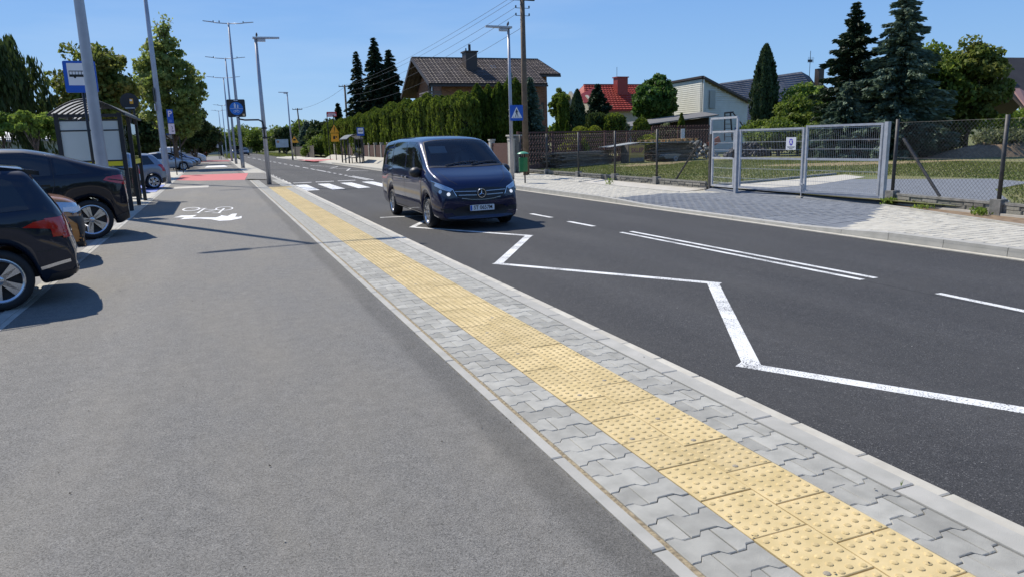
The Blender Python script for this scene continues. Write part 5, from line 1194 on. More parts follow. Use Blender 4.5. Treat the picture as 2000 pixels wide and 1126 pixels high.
# gate: wicket with an arch and two leaves
G0, G1, G2, G3 = Vector((13.08, 17.25, 0)), Vector((12.93, 15.93, 0)), Vector((13.16, 13.75, 0)), Vector((13.42, 11.66, 0))
def leaf(t, a, b, z0, z1, mid, par_name='gate_leaf', hv=.05):
    u = (b-a).normalized(); L = (b-a).length; Z = Vector((0, 0, 1))
    m = MB()
    for p in (a+u*.025, b-u*.025): m.beam(p+Z*z0, p+Z*z1, .05, .05)
    for z in (z0+.025, z1-.025, mid): m.beam(a+u*.05+Z*z, b-u*.05+Z*z, .045, .05)
    fr = m.build(par_name, STEEL, t, world=True)
    m = MB(); k = .08
    while k < L-.07: m.tube([a+u*k+Z*(z0+.04), a+u*k+Z*(z1-.04)], .0018, 4, False); k += hv
    m.v = [tuple(Vector(q)-t.location) for q in m.v]; o = m.build('mesh_wires', STEEL, fr); tag(o, kind='stuff')
    m = MB()
    for z in (lerp(z0, mid, .33), lerp(z0, mid, .66), lerp(mid, z1, .30), lerp(mid, z1, .56), lerp(mid, z1, .90), z0+.12):
        for q in (-.006, .006): m.tube([a+u*.05+Z*(z+q), b-u*.05+Z*(z+q)], .0036, 4, False)
    m.v = [tuple(Vector(q)-t.location) for q in m.v]; m.build('cross_wire', STEEL, fr)
    return fr
g = thing('wicket_gate', 'narrow galvanised wicket gate with a raised arch above it', 'gate', tuple((G0+G1)/2))
m = MB(); m.beam(G0+Vector((0, 0, -.1)), G0+Vector((0, 0, 1.58)), .08, .08); m.build('gate_post', IRON, g, world=True)
Zv = Vector((0, 0, 1))
m = MB(); m.beam(G0+Zv*1.58, G0+Zv*1.97, .055, .055); m.beam(G1+Zv*1.58, G1+Zv*1.97, .055, .055); m.beam(G0+Zv*2.0, G1+Zv*2.0, .055, .055); m.build('arch', STEEL, g, world=True)
ug = (G1-G0).normalized()
lf_ = leaf(g, G0+ug*.09, G1-ug*.10, .13, 1.66, .92)
m = MB(); pz = G1-ug*.13+Zv*1.05; m.box(pz, (.06, .07, .22)); m.box(pz+Vector((-.06, 0, .04)), (.08, .03, .02)); m.build('lock', BLACKP, g, world=True)
g2 = thing('double_gate', 'wide galvanised double mesh gate across the blue-grey drive', 'gate', tuple(G2))
m = MB(); m.beam(G1-Zv*.1, G1+Zv*1.68, .09, .09); m.build('gate_post', STEEL, g2, world=True)
m = MB(); m.beam(G3-Zv*.1, G3+Zv*1.74, .09, .09); m.build('gate_post', STEEL, g2, world=True)
ua = (G2-G1).normalized(); ub = (G3-G2).normalized()
leaf(g2, G1+ua*.09, G2-ua*.02, .15, 1.68, .93); leaf(g2, G2+ub*.03, G3-ub*.09, .15, 1.72, .93)
m = MB(); m.beam(G2+Zv*.0+Vector((-.04, 0, 0)), G2+Zv*.35+Vector((-.04, 0, 0)), .02, .02); m.box(G2+Vector((-.04, 0, .33)), (.04, .1, .03)); m.build('drop_bolt', STEEL, g2, world=True)
m = MB(); m.box(G2+Vector((-.04, 0, .01)), (.16, .16, .06)); m.build('bolt_socket', CONC, g2, world=True)
# emblem plate on the gate
uu = ua; pc = G1+ua*1.83+Zv*1.30+Vector((-.05, 0, 0)); nU = -uu if uu.cross(Vector((0, 0, 1))).x > 0 else uu
s_ = thing('gate_sign', 'small white plate with a round violet emblem hung on the double gate', 'sign', tuple(pc))
m = MB(); m.prism(rrect(.30, .30, .01), (0, 0, 0), nU, (0, 0, 1), .006); sp_ = m.build('sign_board', WHITE, s_)
PUR = mat('violet_print', (.12, .08, .5), .5); nn = nU.cross(Vector((0, 0, 1)))*.0065
m = MB(); m.prism([(0, .12), (.045, .10), (.06, .04), (.045, -.02), (0, -.05), (-.045, -.02), (-.06, .04), (-.045, .10)], nn, nU, (0, 0, 1), .002); m.build('emblem', PUR, sp_)
m = MB(); m.prism([(-.04, .075), (-.025, .09), (0, .055), (.025, .09), (.04, .075), (.014, .04), (.04, .005), (.025, -.01), (0, .02), (-.025, -.01), (-.04, .005), (-.014, .04)], nn*1.4, nU, (0, 0, 1), .001); m.build('emblem_cross', WHITE, sp_)
m = MB()
for z, w_ in ((-.075, .22), (-.10, .20), (-.125, .10)):
    k = -w_/2
    while k < w_/2: m.prism([(k, z-.006), (k+.012, z-.006), (k+.012, z+.006), (k, z+.006)], nn, nU, (0, 0, 1), .001); k += .018
m.build('small_print', BLK, sp_)
# garden wall with concrete posts and brick panels beside the far footway
BRK = mat('wall_panel_brick', (.055, .024, .02), .9, c2=(.10, .045, .035), scale=25, bump=.5, bscale=60)
gw = thing('garden_wall', 'long wall of red-brown panels between pale concrete posts below the thuja hedge', 'wall', (12.75, 60, 0))
ywp = [31.8, 34.4, 37, 39.6, 42.2, 44.8]+[47.4+2.6*i for i in range(17)]
pm_ = None
for i, y in enumerate(ywp):
    x = 12.85 if y < 60 else 12.85+(y-60)*.004
    m = MB(); m.bb(x-.12, x+.12, y-.12, y+.12, -.05, 1.55); m.bb(x-.15, x+.15, y-.15, y+.15, 1.55, 1.62); o = m.build('concrete_post', CONC, gw, world=True)
    if i < len(ywp)-1:
        m = MB(); m.bb(x-.04, x+.04, y+.13, ywp[i+1]-.13, .35, 1.42); m.build('brick_panel', BRK, gw, world=True)
        m = MB(); m.bb(x-.10, x+.10, y+.121, ywp[i+1]-.121, -.05, .34); m.build('wall_base', CONC, gw, world=True)
gp = thing('gate_pillar', 'broad rendered grey pillar where the garden wall meets the chain-link fence', 'pillar', (13.05, 31.95, 0)); MB().box((0, 0, .85), (.55, .35, 1.75)).build('shaft', CONC_D, gp); MB().box((0, 0, 1.76), (.65, .45, .07)).build('cap', CONC, gp)
bs = MB(); bs.add([(11.9, 55, .0), (12.7, 55, .42), (12.7, 88, .42), (11.9, 88, .0)], [(0, 1, 2, 3)]); tag(bs.build('paved_bank', STONE_F), kind='structure')
# openwork brown fence at the back of the lawn
BRN = mat('brown_openwork', (.085, .04, .035), .8, c2=(.13, .06, .05), scale=10)
bf = thing('openwork_fence', 'low brown openwork fence between the lawn and the neighbouring garden', 'fence', (20, 37, 0))
BFP = [(13.4, 32.3), (16.0, 34.0), (18.5, 35.8), (21.0, 37.5), (23.5, 39.2), (26.0, 40.3), (28.6, 41.2), (31.5, 41.6)]
for i, (a, b) in enumerate(zip(BFP, BFP[1:])):
    top = 1.88 if i < 4 else (1.85 if i == 4 else 2.05); A, B_ = Vector((*a, 0)), Vector((*b, 0)); u = (B_-A).normalized(); L = (B_-A).length
    m = MB(); m.beam(A+Zv*.0, A+Zv*(top+.06), .10, .10); m.build('post', BRN, bf, world=True)
    for z in (top, .32): m = MB(); m.beam(A+u*.05+Zv*z, B_-u*.05+Zv*z, .06, .07); m.build('rail', BRN, bf, world=True)
    m = MB(); m.beam(A+u*.05+Zv*.15, B_-u*.05+Zv*.15, .10, .26); m.build('fence_base', BRN, bf, world=True)
    m = MB(); k = .1; s = .26; hh = top-.36
    while k < L-.1:
        for zz in np.arange(.36, top-.05, s):
            for a0 in range(0, 360, 60): m.beam(A+u*(k+s*.5*math.cos(R(a0)))+Zv*(zz+s*.5+s*.5*math.sin(R(a0))), A+u*(k+s*.5*math.cos(R(a0+60)))+Zv*(zz+s*.5+s*.5*math.sin(R(a0+60))), .03, .035)
        k += s
    tag(m.build('openwork_infill', BRN, bf, world=True), kind='stuff')
# wooden fence far left of the wall
wf = thing('wooden_fence', 'grey-brown board fence below the bushes beyond the garden wall', 'fence', (11.6, 105, 0))
WB = mat('fence_board', (.085, .07, .055), .9, rnd=.3)
bm_ = MB().box((0, 0, .75), (.03, .30, 1.5)); bo = bm_.build('board', WB, wf); bo.location = (0, -9.9, 0)
for k in range(64):
    c = bo.copy(); COL.objects.link(c); c.parent = wf; c.location = ((k*.33)*-.015+(k % 2)*.01, -9.6+k*.345, (0 if k < 22 else -.12)+random.uniform(-.03, .03))
for z in (.35, 1.2): MB().beam((.05, -10, z), (-.3, 12.4, z), .04, .08).build('rail', WB, wf)

# ================================================================ HOUSES
def quad_o(name, pts, m, par, th=.12):
    """slab of thickness th below the quad"""
    p = [Vector(q) for q in pts]; n = (p[1]-p[0]).cross(p[3]-p[0]).normalized(); n = n if n.z > 0 else -n
    q = [a-n*th for a in p]; b = MB(); b.add(p+q, [(0, 1, 2, 3), (7, 6, 5, 4)]+[(i, 4+i, 4+(i+1) % 4, (i+1) % 4) for i in range(4)])
    o = b.build(name, m, par, world=True); bm = bmesh.new(); bm.from_mesh(o.data); bmesh.ops.recalc_face_normals(bm, faces=bm.faces[:]); bm.to_mesh(o.data); bm.free(); return o
def tile_mat(name, c, c2, sx, sy, dirs='XZ'):
    m = mat(name, c, .6, c2=c2, scale=1.2, spec=.35); n = m.node_tree; N = n.nodes; Lk = n.links; p = N['Principled BSDF']
    geo = N.new('ShaderNodeNewGeometry'); sp = N.new('ShaderNodeSeparateXYZ'); Lk.new(geo.outputs['Position'], sp.inputs[0])
    def saw(o, s):
        a = N.new('ShaderNodeMath'); a.operation = 'MULTIPLY'; a.inputs[1].default_value = s; Lk.new(o, a.inputs[0])
        f = N.new('ShaderNodeMath'); f.operation = 'FRACT'; Lk.new(a.outputs[0], f.inputs[0]); return f.outputs[0]
    x = saw(sp.outputs[dirs[0]], 1/sx); z = saw(sp.outputs[dirs[1]], 1/sy)
    pp = N.new('ShaderNodeMath'); pp.operation = 'PINGPONG'; pp.inputs[1].default_value = .5; Lk.new(x, pp.inputs[0])
    iv = N.new('ShaderNodeMath'); iv.operation = 'SUBTRACT'; iv.inputs[0].default_value = 1; Lk.new(z, iv.inputs[1])
    ad = N.new('ShaderNodeMath'); ad.operation = 'ADD'; Lk.new(pp.outputs[0], ad.inputs[0]); Lk.new(iv.outputs[0], ad.inputs[1])
    b = N.new('ShaderNodeBump'); b.inputs['Distance'].default_value = .06; b.inputs['Strength'].default_value = 1; Lk.new(ad.outputs[0], b.inputs['Height']); Lk.new(b.outputs[0], p.inputs['Normal'])
    return m
def brick_mat(name, c, c2, mortar, sc=1):
    m = mat(name, c, .9); n = m.node_tree; N = n.nodes; Lk = n.links; p = N['Principled BSDF']
    geo = N.new('ShaderNodeNewGeometry'); sp = N.new('ShaderNodeSeparateXYZ'); Lk.new(geo.outputs['Position'], sp.inputs[0])
    ad = N.new('ShaderNodeMath'); Lk.new(sp.outputs[0], ad.inputs[0]); Lk.new(sp.outputs[1], ad.inputs[1])
    cb = N.new('ShaderNodeCombineXYZ'); Lk.new(ad.outputs[0], cb.inputs[0]); Lk.new(sp.outputs[2], cb.inputs[1])
    t = N.new('ShaderNodeTexBrick'); t.inputs['Color1'].default_value = (*c, 1); t.inputs['Color2'].default_value = (*c2, 1); t.inputs['Mortar'].default_value = (*mortar, 1)
    t.inputs['Scale'].default_value = 1; t.inputs['Brick Width'].default_value = .28*sc; t.inputs['Row Height'].default_value = .085*sc; t.inputs['Mortar Size'].default_value = .008*sc
    Lk.new(cb.outputs[0], t.inputs['Vector']); Lk.new(t.outputs[0], p.inputs['Base Color']); return m
HB = brick_mat('house_brick', (.21, .085, .045), (.34, .155, .08), (.24, .16, .11), 1.3)
RF1 = tile_mat('brown_tiles', (.055, .040, .034), (.10, .076, .066), .42, .30)
RF2 = tile_mat('red_tiles', (.30, .032, .018), (.38, .05, .028), .6, .42)
RF4 = tile_mat('grey_shingles', (.115, .115, .125), (.165, .165, .175), .45, .30)
BRW = mat('brown_sheet', (.045, .032, .028), .5); CURT = mat('window_dark', (.02, .025, .03), .06, spec=.8); FRW = mat('window_frame', (.10, .06, .04), .6)
def window(par, c, w_, h_, face='S', m=CURT, fm=FRW):
    x, y, z = c; f = MB()
    if face == 'S':
        for a in ((x-w_/2, x-w_/2+.08), (x+w_/2-.08, x+w_/2)): f.bb(a[0], a[1], y-.05, y+.04, z-h_/2, z+h_/2)
        for a in ((z-h_/2, z-h_/2+.08), (z+h_/2-.08, z+h_/2)): f.bb(x-w_/2+.08, x+w_/2-.08, y-.05, y+.04, a[0], a[1])
        f.bb(x-.03, x+.03, y-.045, y+.03, z-h_/2+.08, z+h_/2-.08)
        fr = f.build('window', fm, par, world=True); g = MB(); g.bb(x-w_/2+.07, x+w_/2-.07, y-.02, y+.02, z-h_/2+.07, z+h_/2-.07)
    else:
        for a in ((y-w_/2, y-w_/2+.08), (y+w_/2-.08, y+w_/2)): f.bb(x-.05, x+.04, a[0], a[1], z-h_/2, z+h_/2)
        for a in ((z-h_/2, z-h_/2+.08), (z+h_/2-.08, z+h_/2)): f.bb(x-.05, x+.04, y-w_/2+.08, y+w_/2-.08, a[0], a[1])
        fr = f.build('window', fm, par, world=True); g = MB(); g.bb(x-.02, x+.02, y-w_/2+.07, y+w_/2-.07, z-h_/2+.07, z+h_/2-.07)
    g.v = [tuple(Vector(q)-par.location) for q in g.v]; g.build('pane', m, fr); return fr
def wall(par, poly, y0, y1, m, name='wall'):      # polygon in x,z extruded along y
    b = MB(); b.prism(poly, (0, y1, 0), (1, 0, 0), (0, 0, 1), y1-y0); return b.build(name, m, par, world=True)
def wallx(par, poly, x0, x1, m, name='wall'):     # polygon in y,z extruded along x
    b = MB(); b.prism(poly, (x0, 0, 0), (0, 1, 0), (0, 0, 1), x1-x0); return b.build(name, m, par, world=True)
# --- brick house
h1 = thing('brick_house', 'two-storey brick house with a brown tiled roof and tall chimney behind the thujas', 'house', (24.8, 68.5, 0))
XL, XR, YF, YB, YR = 19.3, 29.0, 64.0, 72.6, 68.4
wall(h1, [(XL, 0), (XR, 0), (XR, 6.75), (XL, 6.75)], YF, YF+.3, HB)
wall(h1, [(XL, 0), (30.7, 0), (30.7, 6.4), (XL, 6.4)], YB-.3, YB, HB)
wallx(h1, [(YF+.31, 0), (YB-.31, 0), (YB-.31, 6.3), (YR, 8.95), (YF+.31, 6.7)], XL, XL+.3, HB)
wallx(h1, [(66.3, 0), (YB-.31, 0), (YB-.31, 6.3), (YR, 8.9), (66.3, 7.6)], 30.4, 30.7, HB)
wall(h1, [(XR+.01, 0), (30.39, 0), (30.39, 7.35), (XR+.01, 7.35)], 66.0, 66.3, HB)
wallx(h1, [(YF+.31, 0), (65.99, 0), (65.99, 7.3), (YF+.31, 6.7)], XR-.3, XR, HB)
def rz1(y): return 9.25-(abs(y-YR))*(.52 if y < YR else .62)
quad_o('roof', [(18.0, 63.2, rz1(63.2)), (29.35, 63.2, rz1(63.2)), (29.35, YR, rz1(YR)), (17.9, YR, rz1(YR))], RF1, h1, .16)
quad_o('roof', [(29.36, 65.2, rz1(65.2)), (31.6, 65.2, rz1(65.2)), (30.7, YR, rz1(YR)), (29.36, YR, rz1(YR))], RF1, h1, .16)
quad_o('roof', [(18.0, 73.6, rz1(73.6)), (31.6, 73.6, rz1(73.6)), (30.7, YR+.01, rz1(YR)), (17.9, YR+.01, rz1(YR))], RF1, h1, .16)
m = MB(); m.beam((18.0, 63.15, rz1(63.2)-.18), (29.35, 63.15, rz1(63.2)-.18), .14, .16); m.build('gutter', BRW, h1, world=True)
m = MB(); m.beam((29.4, 65.15, rz1(65.2)-.18), (31.65, 65.15, rz1(65.2)-.18), .14, .16); m.build('gutter', BRW, h1, world=True)
m = MB(); m.beam((17.9, 68.4, rz1(YR)+.04), (30.7, 68.4, rz1(YR)+.04), .25, .12); m.build('ridge_cap', BRW, h1, world=True)
for a, b_ in (((17.93, 63.15, rz1(63.2)-.1), (17.85, YR, rz1(YR)-.1)), ((17.93, 73.65, rz1(73.6)-.1), (17.85, YR, rz1(YR)-.1)), ((31.62, 65.2, rz1(65.2)-.1), (30.75, YR, rz1(YR)-.1))): m = MB(); m.beam(a, b_, .06, .3); m.build('bargeboard', BRW, h1, world=True)
m = MB(); m.bb(22.35, 23.45, 65.9, 67.0, 7.0, 9.55); ch = m.build('chimney', BRW, h1, world=True)
m = MB(); m.bb(22.25, 23.55, 65.8, 67.1, 9.55, 9.68); m.v = [tuple(Vector(q)-h1.location) for q in m.v]; m.build('chimney_cap', BRW, ch)
m = MB(); m.tube([(22.9, 66.4, 9.68), (22.9, 66.4, 10.3)], .12, 10); m.v = [tuple(Vector(q)-h1.location) for q in m.v]; m.build('flue', BRW, ch)
m = MB(); m.tube([(22.55, 66.4, 9.68), (22.55, 66.4, 9.95)], .06, 8); m.v = [tuple(Vector(q)-h1.location) for q in m.v]; m.build('flue', BRW, ch)
m = MB(); m.add([(24.9, 66.3, rz1(66.3)+.05), (25.6, 66.3, rz1(66.3)+.05), (25.6, 66.9, rz1(66.9)+.05), (24.9, 66.9, rz1(66.9)+.05)], [(0, 1, 2, 3)]); m.build('skylight', mat('skylight', (.35, .42, .48), .15, .3), h1, world=True)
window(h1, (21.95, YF-.03, 4.35), 1.5, 1.5, m=mat('sky_pane', (.12, .2, .3), .05, spec=.9)); window(h1, (29.7, 65.97, 4.2), 1.0, 1.6); window(h1, (29.5, 65.97, 1.6), .9, 1.1); window(h1, (XL-.02, 70.6, 5.6), 1.1, 1.3, 'W'); window(h1, (XL-.02, 67.4, 5.9), 1.6, 2.0, 'W'); window(h1, (XL-.02, 67.2, 2.6), 1.5, 1.5, 'W')
BAL = mat('balcony_board', (.20, .165, .15), .6)
for k in range(5): m = MB(); m.bb(18.15, 19.28, 63.99, 64.05, 4.95+k*.22, 5.09+k*.22); m.build('balcony_slat', BAL, h1, world=True)
for k in range(5): m = MB(); m.bb(18.10, 18.16, 64.06, 67.2, 4.95+k*.22, 5.09+k*.22); m.build('balcony_slat', BAL, h1, world=True)
m = MB(); m.bb(18.1, 19.29, 63.98, 67.3, 4.62, 4.86); m.build('balcony_slab', CONC_D, h1, world=True); m = MB(); m.bb(18.2, 18.36, 64.1, 64.26, 4.86, 6.6); m.build('balcony_post', BRW, h1, world=True)
m = MB(); m.tube([(28.2, 63.93, .1), (28.2, 63.93, 6.2)], .05, 8); m.build('downpipe', BRW, h1, world=True)
# --- red-roofed house
h2 = thing('red_roof_house', 'low house with a bright red tiled roof and red chimney behind the round garden trees', 'house', (44, 78, 0))
CRM = mat('cream_render', (.48, .44, .34), .9); wall(h2, [(39.4, 0), (50, 0), (50, 4.6), (39.4, 4.6)], 75.6, 75.9, CRM); wallx(h2, [(75.91, 0), (82, 0), (82, 4.6), (78.8, 6.9), (75.91, 4.6)], 39.4, 39.7, CRM)
quad_o('roof', [(39.6, 75, 4.55), (51, 75, 4.55), (51, 79, 7.65), (41.4, 79, 7.65)], RF2, h2, .15); quad_o('roof', [(39.6, 75.02, 4.5), (41.4, 79.02, 7.6), (41.4, 79.1, 7.6), (39.6, 83, 4.55)], RF2, h2, .12); quad_o('roof', [(39.6, 83, 4.55), (51, 83, 4.55), (51, 79.01, 7.65), (41.4, 79.01, 7.65)], RF2, h2, .15)
RSH = mat('red_sheet', (.28, .03, .02), .5)
m = MB(); m.beam((41.4, 79, 7.68), (51, 79, 7.68), .25, .12); m.build('ridge_cap', RSH, h2, world=True); m = MB(); m.beam((39.6, 74.95, 4.45), (51, 74.95, 4.45), .14, .14); m.build('gutter', RSH, h2, world=True)
m = MB(); m.bb(45.0, 46.4, 77.3, 78.3, 6.4, 8.35); ch = m.build('chimney', RSH, h2, world=True); m = MB(); m.bb(44.9, 46.5, 77.2, 78.4, 8.35, 8.47); m.v = [tuple(Vector(q)-h2.location) for q in m.v]; m.build('chimney_cap', RSH, ch)
m = MB(); m.tube([(45.2, 77.8, 8.4), (45.2, 77.8, 9.6)], .025, 6); m.build('antenna_mast', DARKST, h2, world=True)
# gable dormer at left
wallx(h2, [(73.4, 3.5), (75.5, 3.5), (75.5, 5.6), (74.4, 6.2), (73.4, 5.6)], 39.2, 39.5, CRM)
quad_o('dormer_roof', [(38.4, 73.2, 5.3), (41.0, 73.2, 5.3), (41.4, 76.4, 7.2), (38.9, 74.9, 6.35)], RSH, h2, .12)
window(h2, (42.5, 75.58, 2.2), 1.4, 1.4)
def courses(par, a, b, c, d_, n, m, lift=.07, cols=0):
    """overlapping tile courses on a roof slope: a-b eave, d_-c ridge; each course lifts its lower edge, pans rise along it"""
    a, b, c, d_ = map(Vector, (a, b, c, d_)); nr = (b-a).cross(d_-a).normalized(); nr = nr if nr.z > 0 else -nr; mb = MB()
    for i in range(n):
        t0, t1 = i/n, (i+1)/n; p, q = a.lerp(d_, t0), b.lerp(c, t0); r, s_ = b.lerp(c, t1), a.lerp(d_, t1); k = cols or 1
        for j in range(k):
            u0, u1 = j/k, (j+.5)/k; u2 = (j+1)/k; h = .035 if cols else 0
            P0, P1, P2 = p.lerp(q, u0), p.lerp(q, u1), p.lerp(q, u2); Q0, Q1, Q2 = s_.lerp(r, u0), s_.lerp(r, u1), s_.lerp(r, u2)
            mb.add([P0+nr*lift, P1+nr*(lift+h), P2+nr*lift, Q2+nr*.01, Q1+nr*(.01+h), Q0+nr*.01, P0, P2], [(0, 1, 4, 5), (1, 2, 3, 4), (6, 7, 2, 1, 0)])
    o = mb.build('tile_courses', m, par, world=True); return tag(o, kind='stuff')
courses(h1, (18.0, 63.2, rz1(63.2)+.01), (29.35, 63.2, rz1(63.2)+.01), (29.35, YR, rz1(YR)+.01), (17.9, YR, rz1(YR)+.01), 17, RF1, .06, 38)
courses(h1, (29.36, 65.2, rz1(65.2)+.01), (31.6, 65.2, rz1(65.2)+.01), (30.7, YR, rz1(YR)+.01), (29.36, YR, rz1(YR)+.01), 10, RF1, .06, 7)
courses(h2, (39.6, 75, 4.56), (51, 75, 4.56), (51, 79, 7.66), (41.4, 79, 7.66), 13, RF2, .08, 26)
# --- shed with pale siding
h3 = thing('siding_shed', 'pale cream lap-sided building with a black-edged sloping roof right of the leafy round tree', 'building', (36.5, 50, 0))
SID = mat('siding', (.66, .65, .56), .6, c2=(.72, .71, .62), scale=2)
def siding(name, A, B_, z0, ztop, step=.155, m=SID):
    """lapped boards between two ground points; ztop(t) is the upper limit"""
    A, B_ = Vector((*A, 0)), Vector((*B_, 0)); u = B_-A; n_ = Vector((u.y, -u.x, 0)).normalized(); z = z0
    me = None
    while z < max(ztop(0), ztop(1), ztop(.5)):
        ts = [k/16 for k in range(17) if ztop(k/16) > z+.02]
        if len(ts) > 1:
            a, b = ts[0], ts[-1]; p, q = A+u*a, A+u*b; zt = z+step
            vs = [p+n_*.03+Zv*z, q+n_*.03+Zv*z, q+n_*.004+Zv*min(zt, ztop(b)+.02), p+n_*.004+Zv*min(zt, ztop(a)+.02), p+Zv*z, q+Zv*z]
            mb = MB(); mb.add(vs, [(0, 1, 2, 3), (4, 5, 1, 0)]); mb.build('siding_board', m, h3, world=True)
        z += step
PA, PB, PC = (36.2, 56.1), (35.5, 48.1), (41.0, 49.4)
siding('w', PA, PB, .1, lambda t: 5.72); siding('w', PB, PC, .1, lambda t: 5.66-1.75*t)
for (A, B_, za, zb_) in ((PA, PB, 5.7, 5.65), (PB, PC, 5.6, 3.9)):
    m = MB(); A3, B3 = Vector((*A, 0)), Vector((*B_, 0)); n_ = Vector(((B3-A3).y, -(B3-A3).x, 0)).normalized(); i_ = -n_*.15
    m.add([A3-n_*.02, B3-n_*.02, B3-n_*.02+Zv*zb_, A3-n_*.02+Zv*za, A3+i_, B3+i_, B3+i_+Zv*zb_, A3+i_+Zv*za], [(0, 1, 2, 3), (7, 6, 5, 4), (3, 2, 6, 7)]); m.build('wall', SID, h3, world=True)
m = MB(); m.beam((36.15, 56.2, 5.84), (35.45, 47.95, 5.88), .25, .16); m.build('fascia', BRW, h3, world=True); m = MB(); m.beam((35.45, 47.95, 5.84), (41.4, 49.3, 3.92), .3, .16); m.build('fascia', BRW, h3, world=True)
quad_o('roof', [(35.5, 48.0, 5.86), (41.3, 49.4, 3.98), (42.0, 57.4, 3.9), (36.2, 56.2, 5.82)], BRW, h3, .1)
m = MB(); m.beam((35.56, 47.98, .1), (35.56, 47.98, 5.7), .10, .10); m.build('corner_trim', SID, h3, world=True)
m = MB(); m.add([(36.3, 48.2, 3.5), (36.95, 48.36, 3.5), (36.95, 48.36, 4.9), (36.3, 48.2, 4.9)], [(0, 1, 2, 3)]); m.v = [(a, b-.04, c) for a, b, c in m.v]; m.build('hatch', mat('hatch_panel', (.40, .41, .36), .7), h3, world=True)
h3b = thing('lean_to', 'low dark lean-to with a grey sheet roof against the cream siding building', 'building', (32, 48, 0))
quad_o('roof', [(27.6, 45.6, 2.25), (34.9, 45.2, 2.95), (35.2, 47.6, 3.25), (29.6, 49.8, 2.6)], mat('grey_sheet', (.14, .14, .14), .8), h3b, .08); wall(h3b, [(28.2, 0), (34.8, 0), (34.8, 2.8), (28.2, 2.2)], 46.2, 46.3, mat('dark_boards', (.045, .032, .028), .9))
sl = thing('play_slide', 'dark wooden ladder frame with a blue slide foot against the siding wall', 'play frame', (36.6, 46.6, 0)); m = MB()
for dx in (0, .75):
    m.beam((dx, 0, 1.0), (dx*.7+.1, .2, 3.15), .08, .10)
m.build('ladder_rail', FRW, sl)
m = MB()
for k in range(6): m.beam((.04+k*.015, .04*k, 1.3+k*.32), (.74-k*.03, .04*k, 1.3+k*.32), .06, .04)
m.build('ladder_rung', FRW, sl); m = MB(); m.beam((.1, .2, 3.1), (.9, .2, 3.15), .1, .12); m.beam((.8, .1, 3.1), (1.5, -.6, 1.8), .30, .08); m.build('slide_chute', FRW, sl); m = MB(); m.beam((.9, -.1, 1.9), (1.6, -.4, 2.02), .4, .16); m.build('slide_foot', BLUE, sl)
# --- grey-roofed house
h4 = thing('grey_roof_house', 'steep grey shingle-roofed house behind the column-shaped juniper', 'house', (53, 62, 0))
quad_o('roof', [(46.0, 58.8, 2.6), (57.8, 56.8, 2.6), (57.4, 61, 7.6), (47.9, 62, 6.5)], RF4, h4, .14); quad_o('roof', [(46.0, 65.5, 2.6), (59.5, 65.2, 2.6), (57.4, 61.05, 7.6), (47.9, 62.05, 6.5)], RF4, h4, .14)
wallx(h4, [(57.6, 0), (64.6, 0), (64.6, 3.2), (61.1, 7.2), (57.6, 3.0)], 57.2, 57.5, BRW); wall(h4, [(47, 0), (57.1, 0), (57.1, 3), (47, 3)], 59.6, 59.8, CRM)
quad_o('gable_overhang', [(57.4, 61, 7.62), (57.9, 56.9, 2.7), (59.3, 57.3, 2.7), (58.8, 61.3, 7.2)], BRW, h4, .12); quad_o('gable_overhang', [(57.4, 61.02, 7.62), (58.8, 61.32, 7.2), (61, 65.2, 4.2), (59.4, 65.1, 4.0)], BRW, h4, .12)
wall(h4, [(57.6, 3), (59.1, 3), (59.1, 5.6), (57.6, 6.4)], 58.6, 58.7, BRW)
m = MB(); m.bb(59.2, 59.9, 60.4, 61, 5, 7.9); m.build('chimney', BRW, h4, world=True); m = MB(); m.tube([(58.5, 61, 6.5), (58.5, 61, 9.7)], .03, 6); m.beam((58.2, 61, 8.7), (59.1, 61.3, 8.75), .05, .25)
for k in range(5): m.beam((58.3+k*.18, 61.1, 8.5), (58.35+k*.18, 61.1, 9.1), .02, .02)
m.build('antenna_mast', DARKST, h4, world=True)
courses(h4, (46.0, 58.8, 2.61), (57.8, 56.8, 2.61), (57.4, 61, 7.61), (47.9, 62, 6.51), 22, RF4, .05, 0)
# --- dark-roofed house at the right edge
h5 = thing('dark_roof_house', 'steep dark brown roof with a pinkish lower slope at the right edge behind the trees', 'house', (54, 38, 0))
DR = mat('dark_felt_roof', (.045, .034, .030), .8, c2=(.06, .048, .04), scale=1); quad_o('roof', [(50.6, 33.2, 2.6), (62, 33.2, 2.6), (62, 37.5, 6.5), (51.2, 37.5, 6.4)], DR, h5, .12)
quad_o('roof', [(50.6, 41.8, 2.6), (62, 41.8, 2.6), (62, 37.52, 6.5), (51.2, 37.52, 6.4)], DR, h5, .12)
PK = mat('pink_roof', (.26, .15, .14), .8); quad_o('lower_roof', [(49.4, 32.0, 2.3), (52.4, 31.9, 2.3), (51.0, 34.0, 4.0), (50.6, 34.2, 4.0)], PK, h5, .1); wall(h5, [(51, 0), (61, 0), (61, 2.8), (51, 2.8)], 33.6, 33.8, CRM)
m = MB(); m.box((51.9, 36.0, 5.35), (.5, .5, .1), M=Matrix.Rotation(R(42), 3, 'X')); m.build('skylight', mat('skylight2', (.25, .3, .36), .2, .3), h5, world=True)
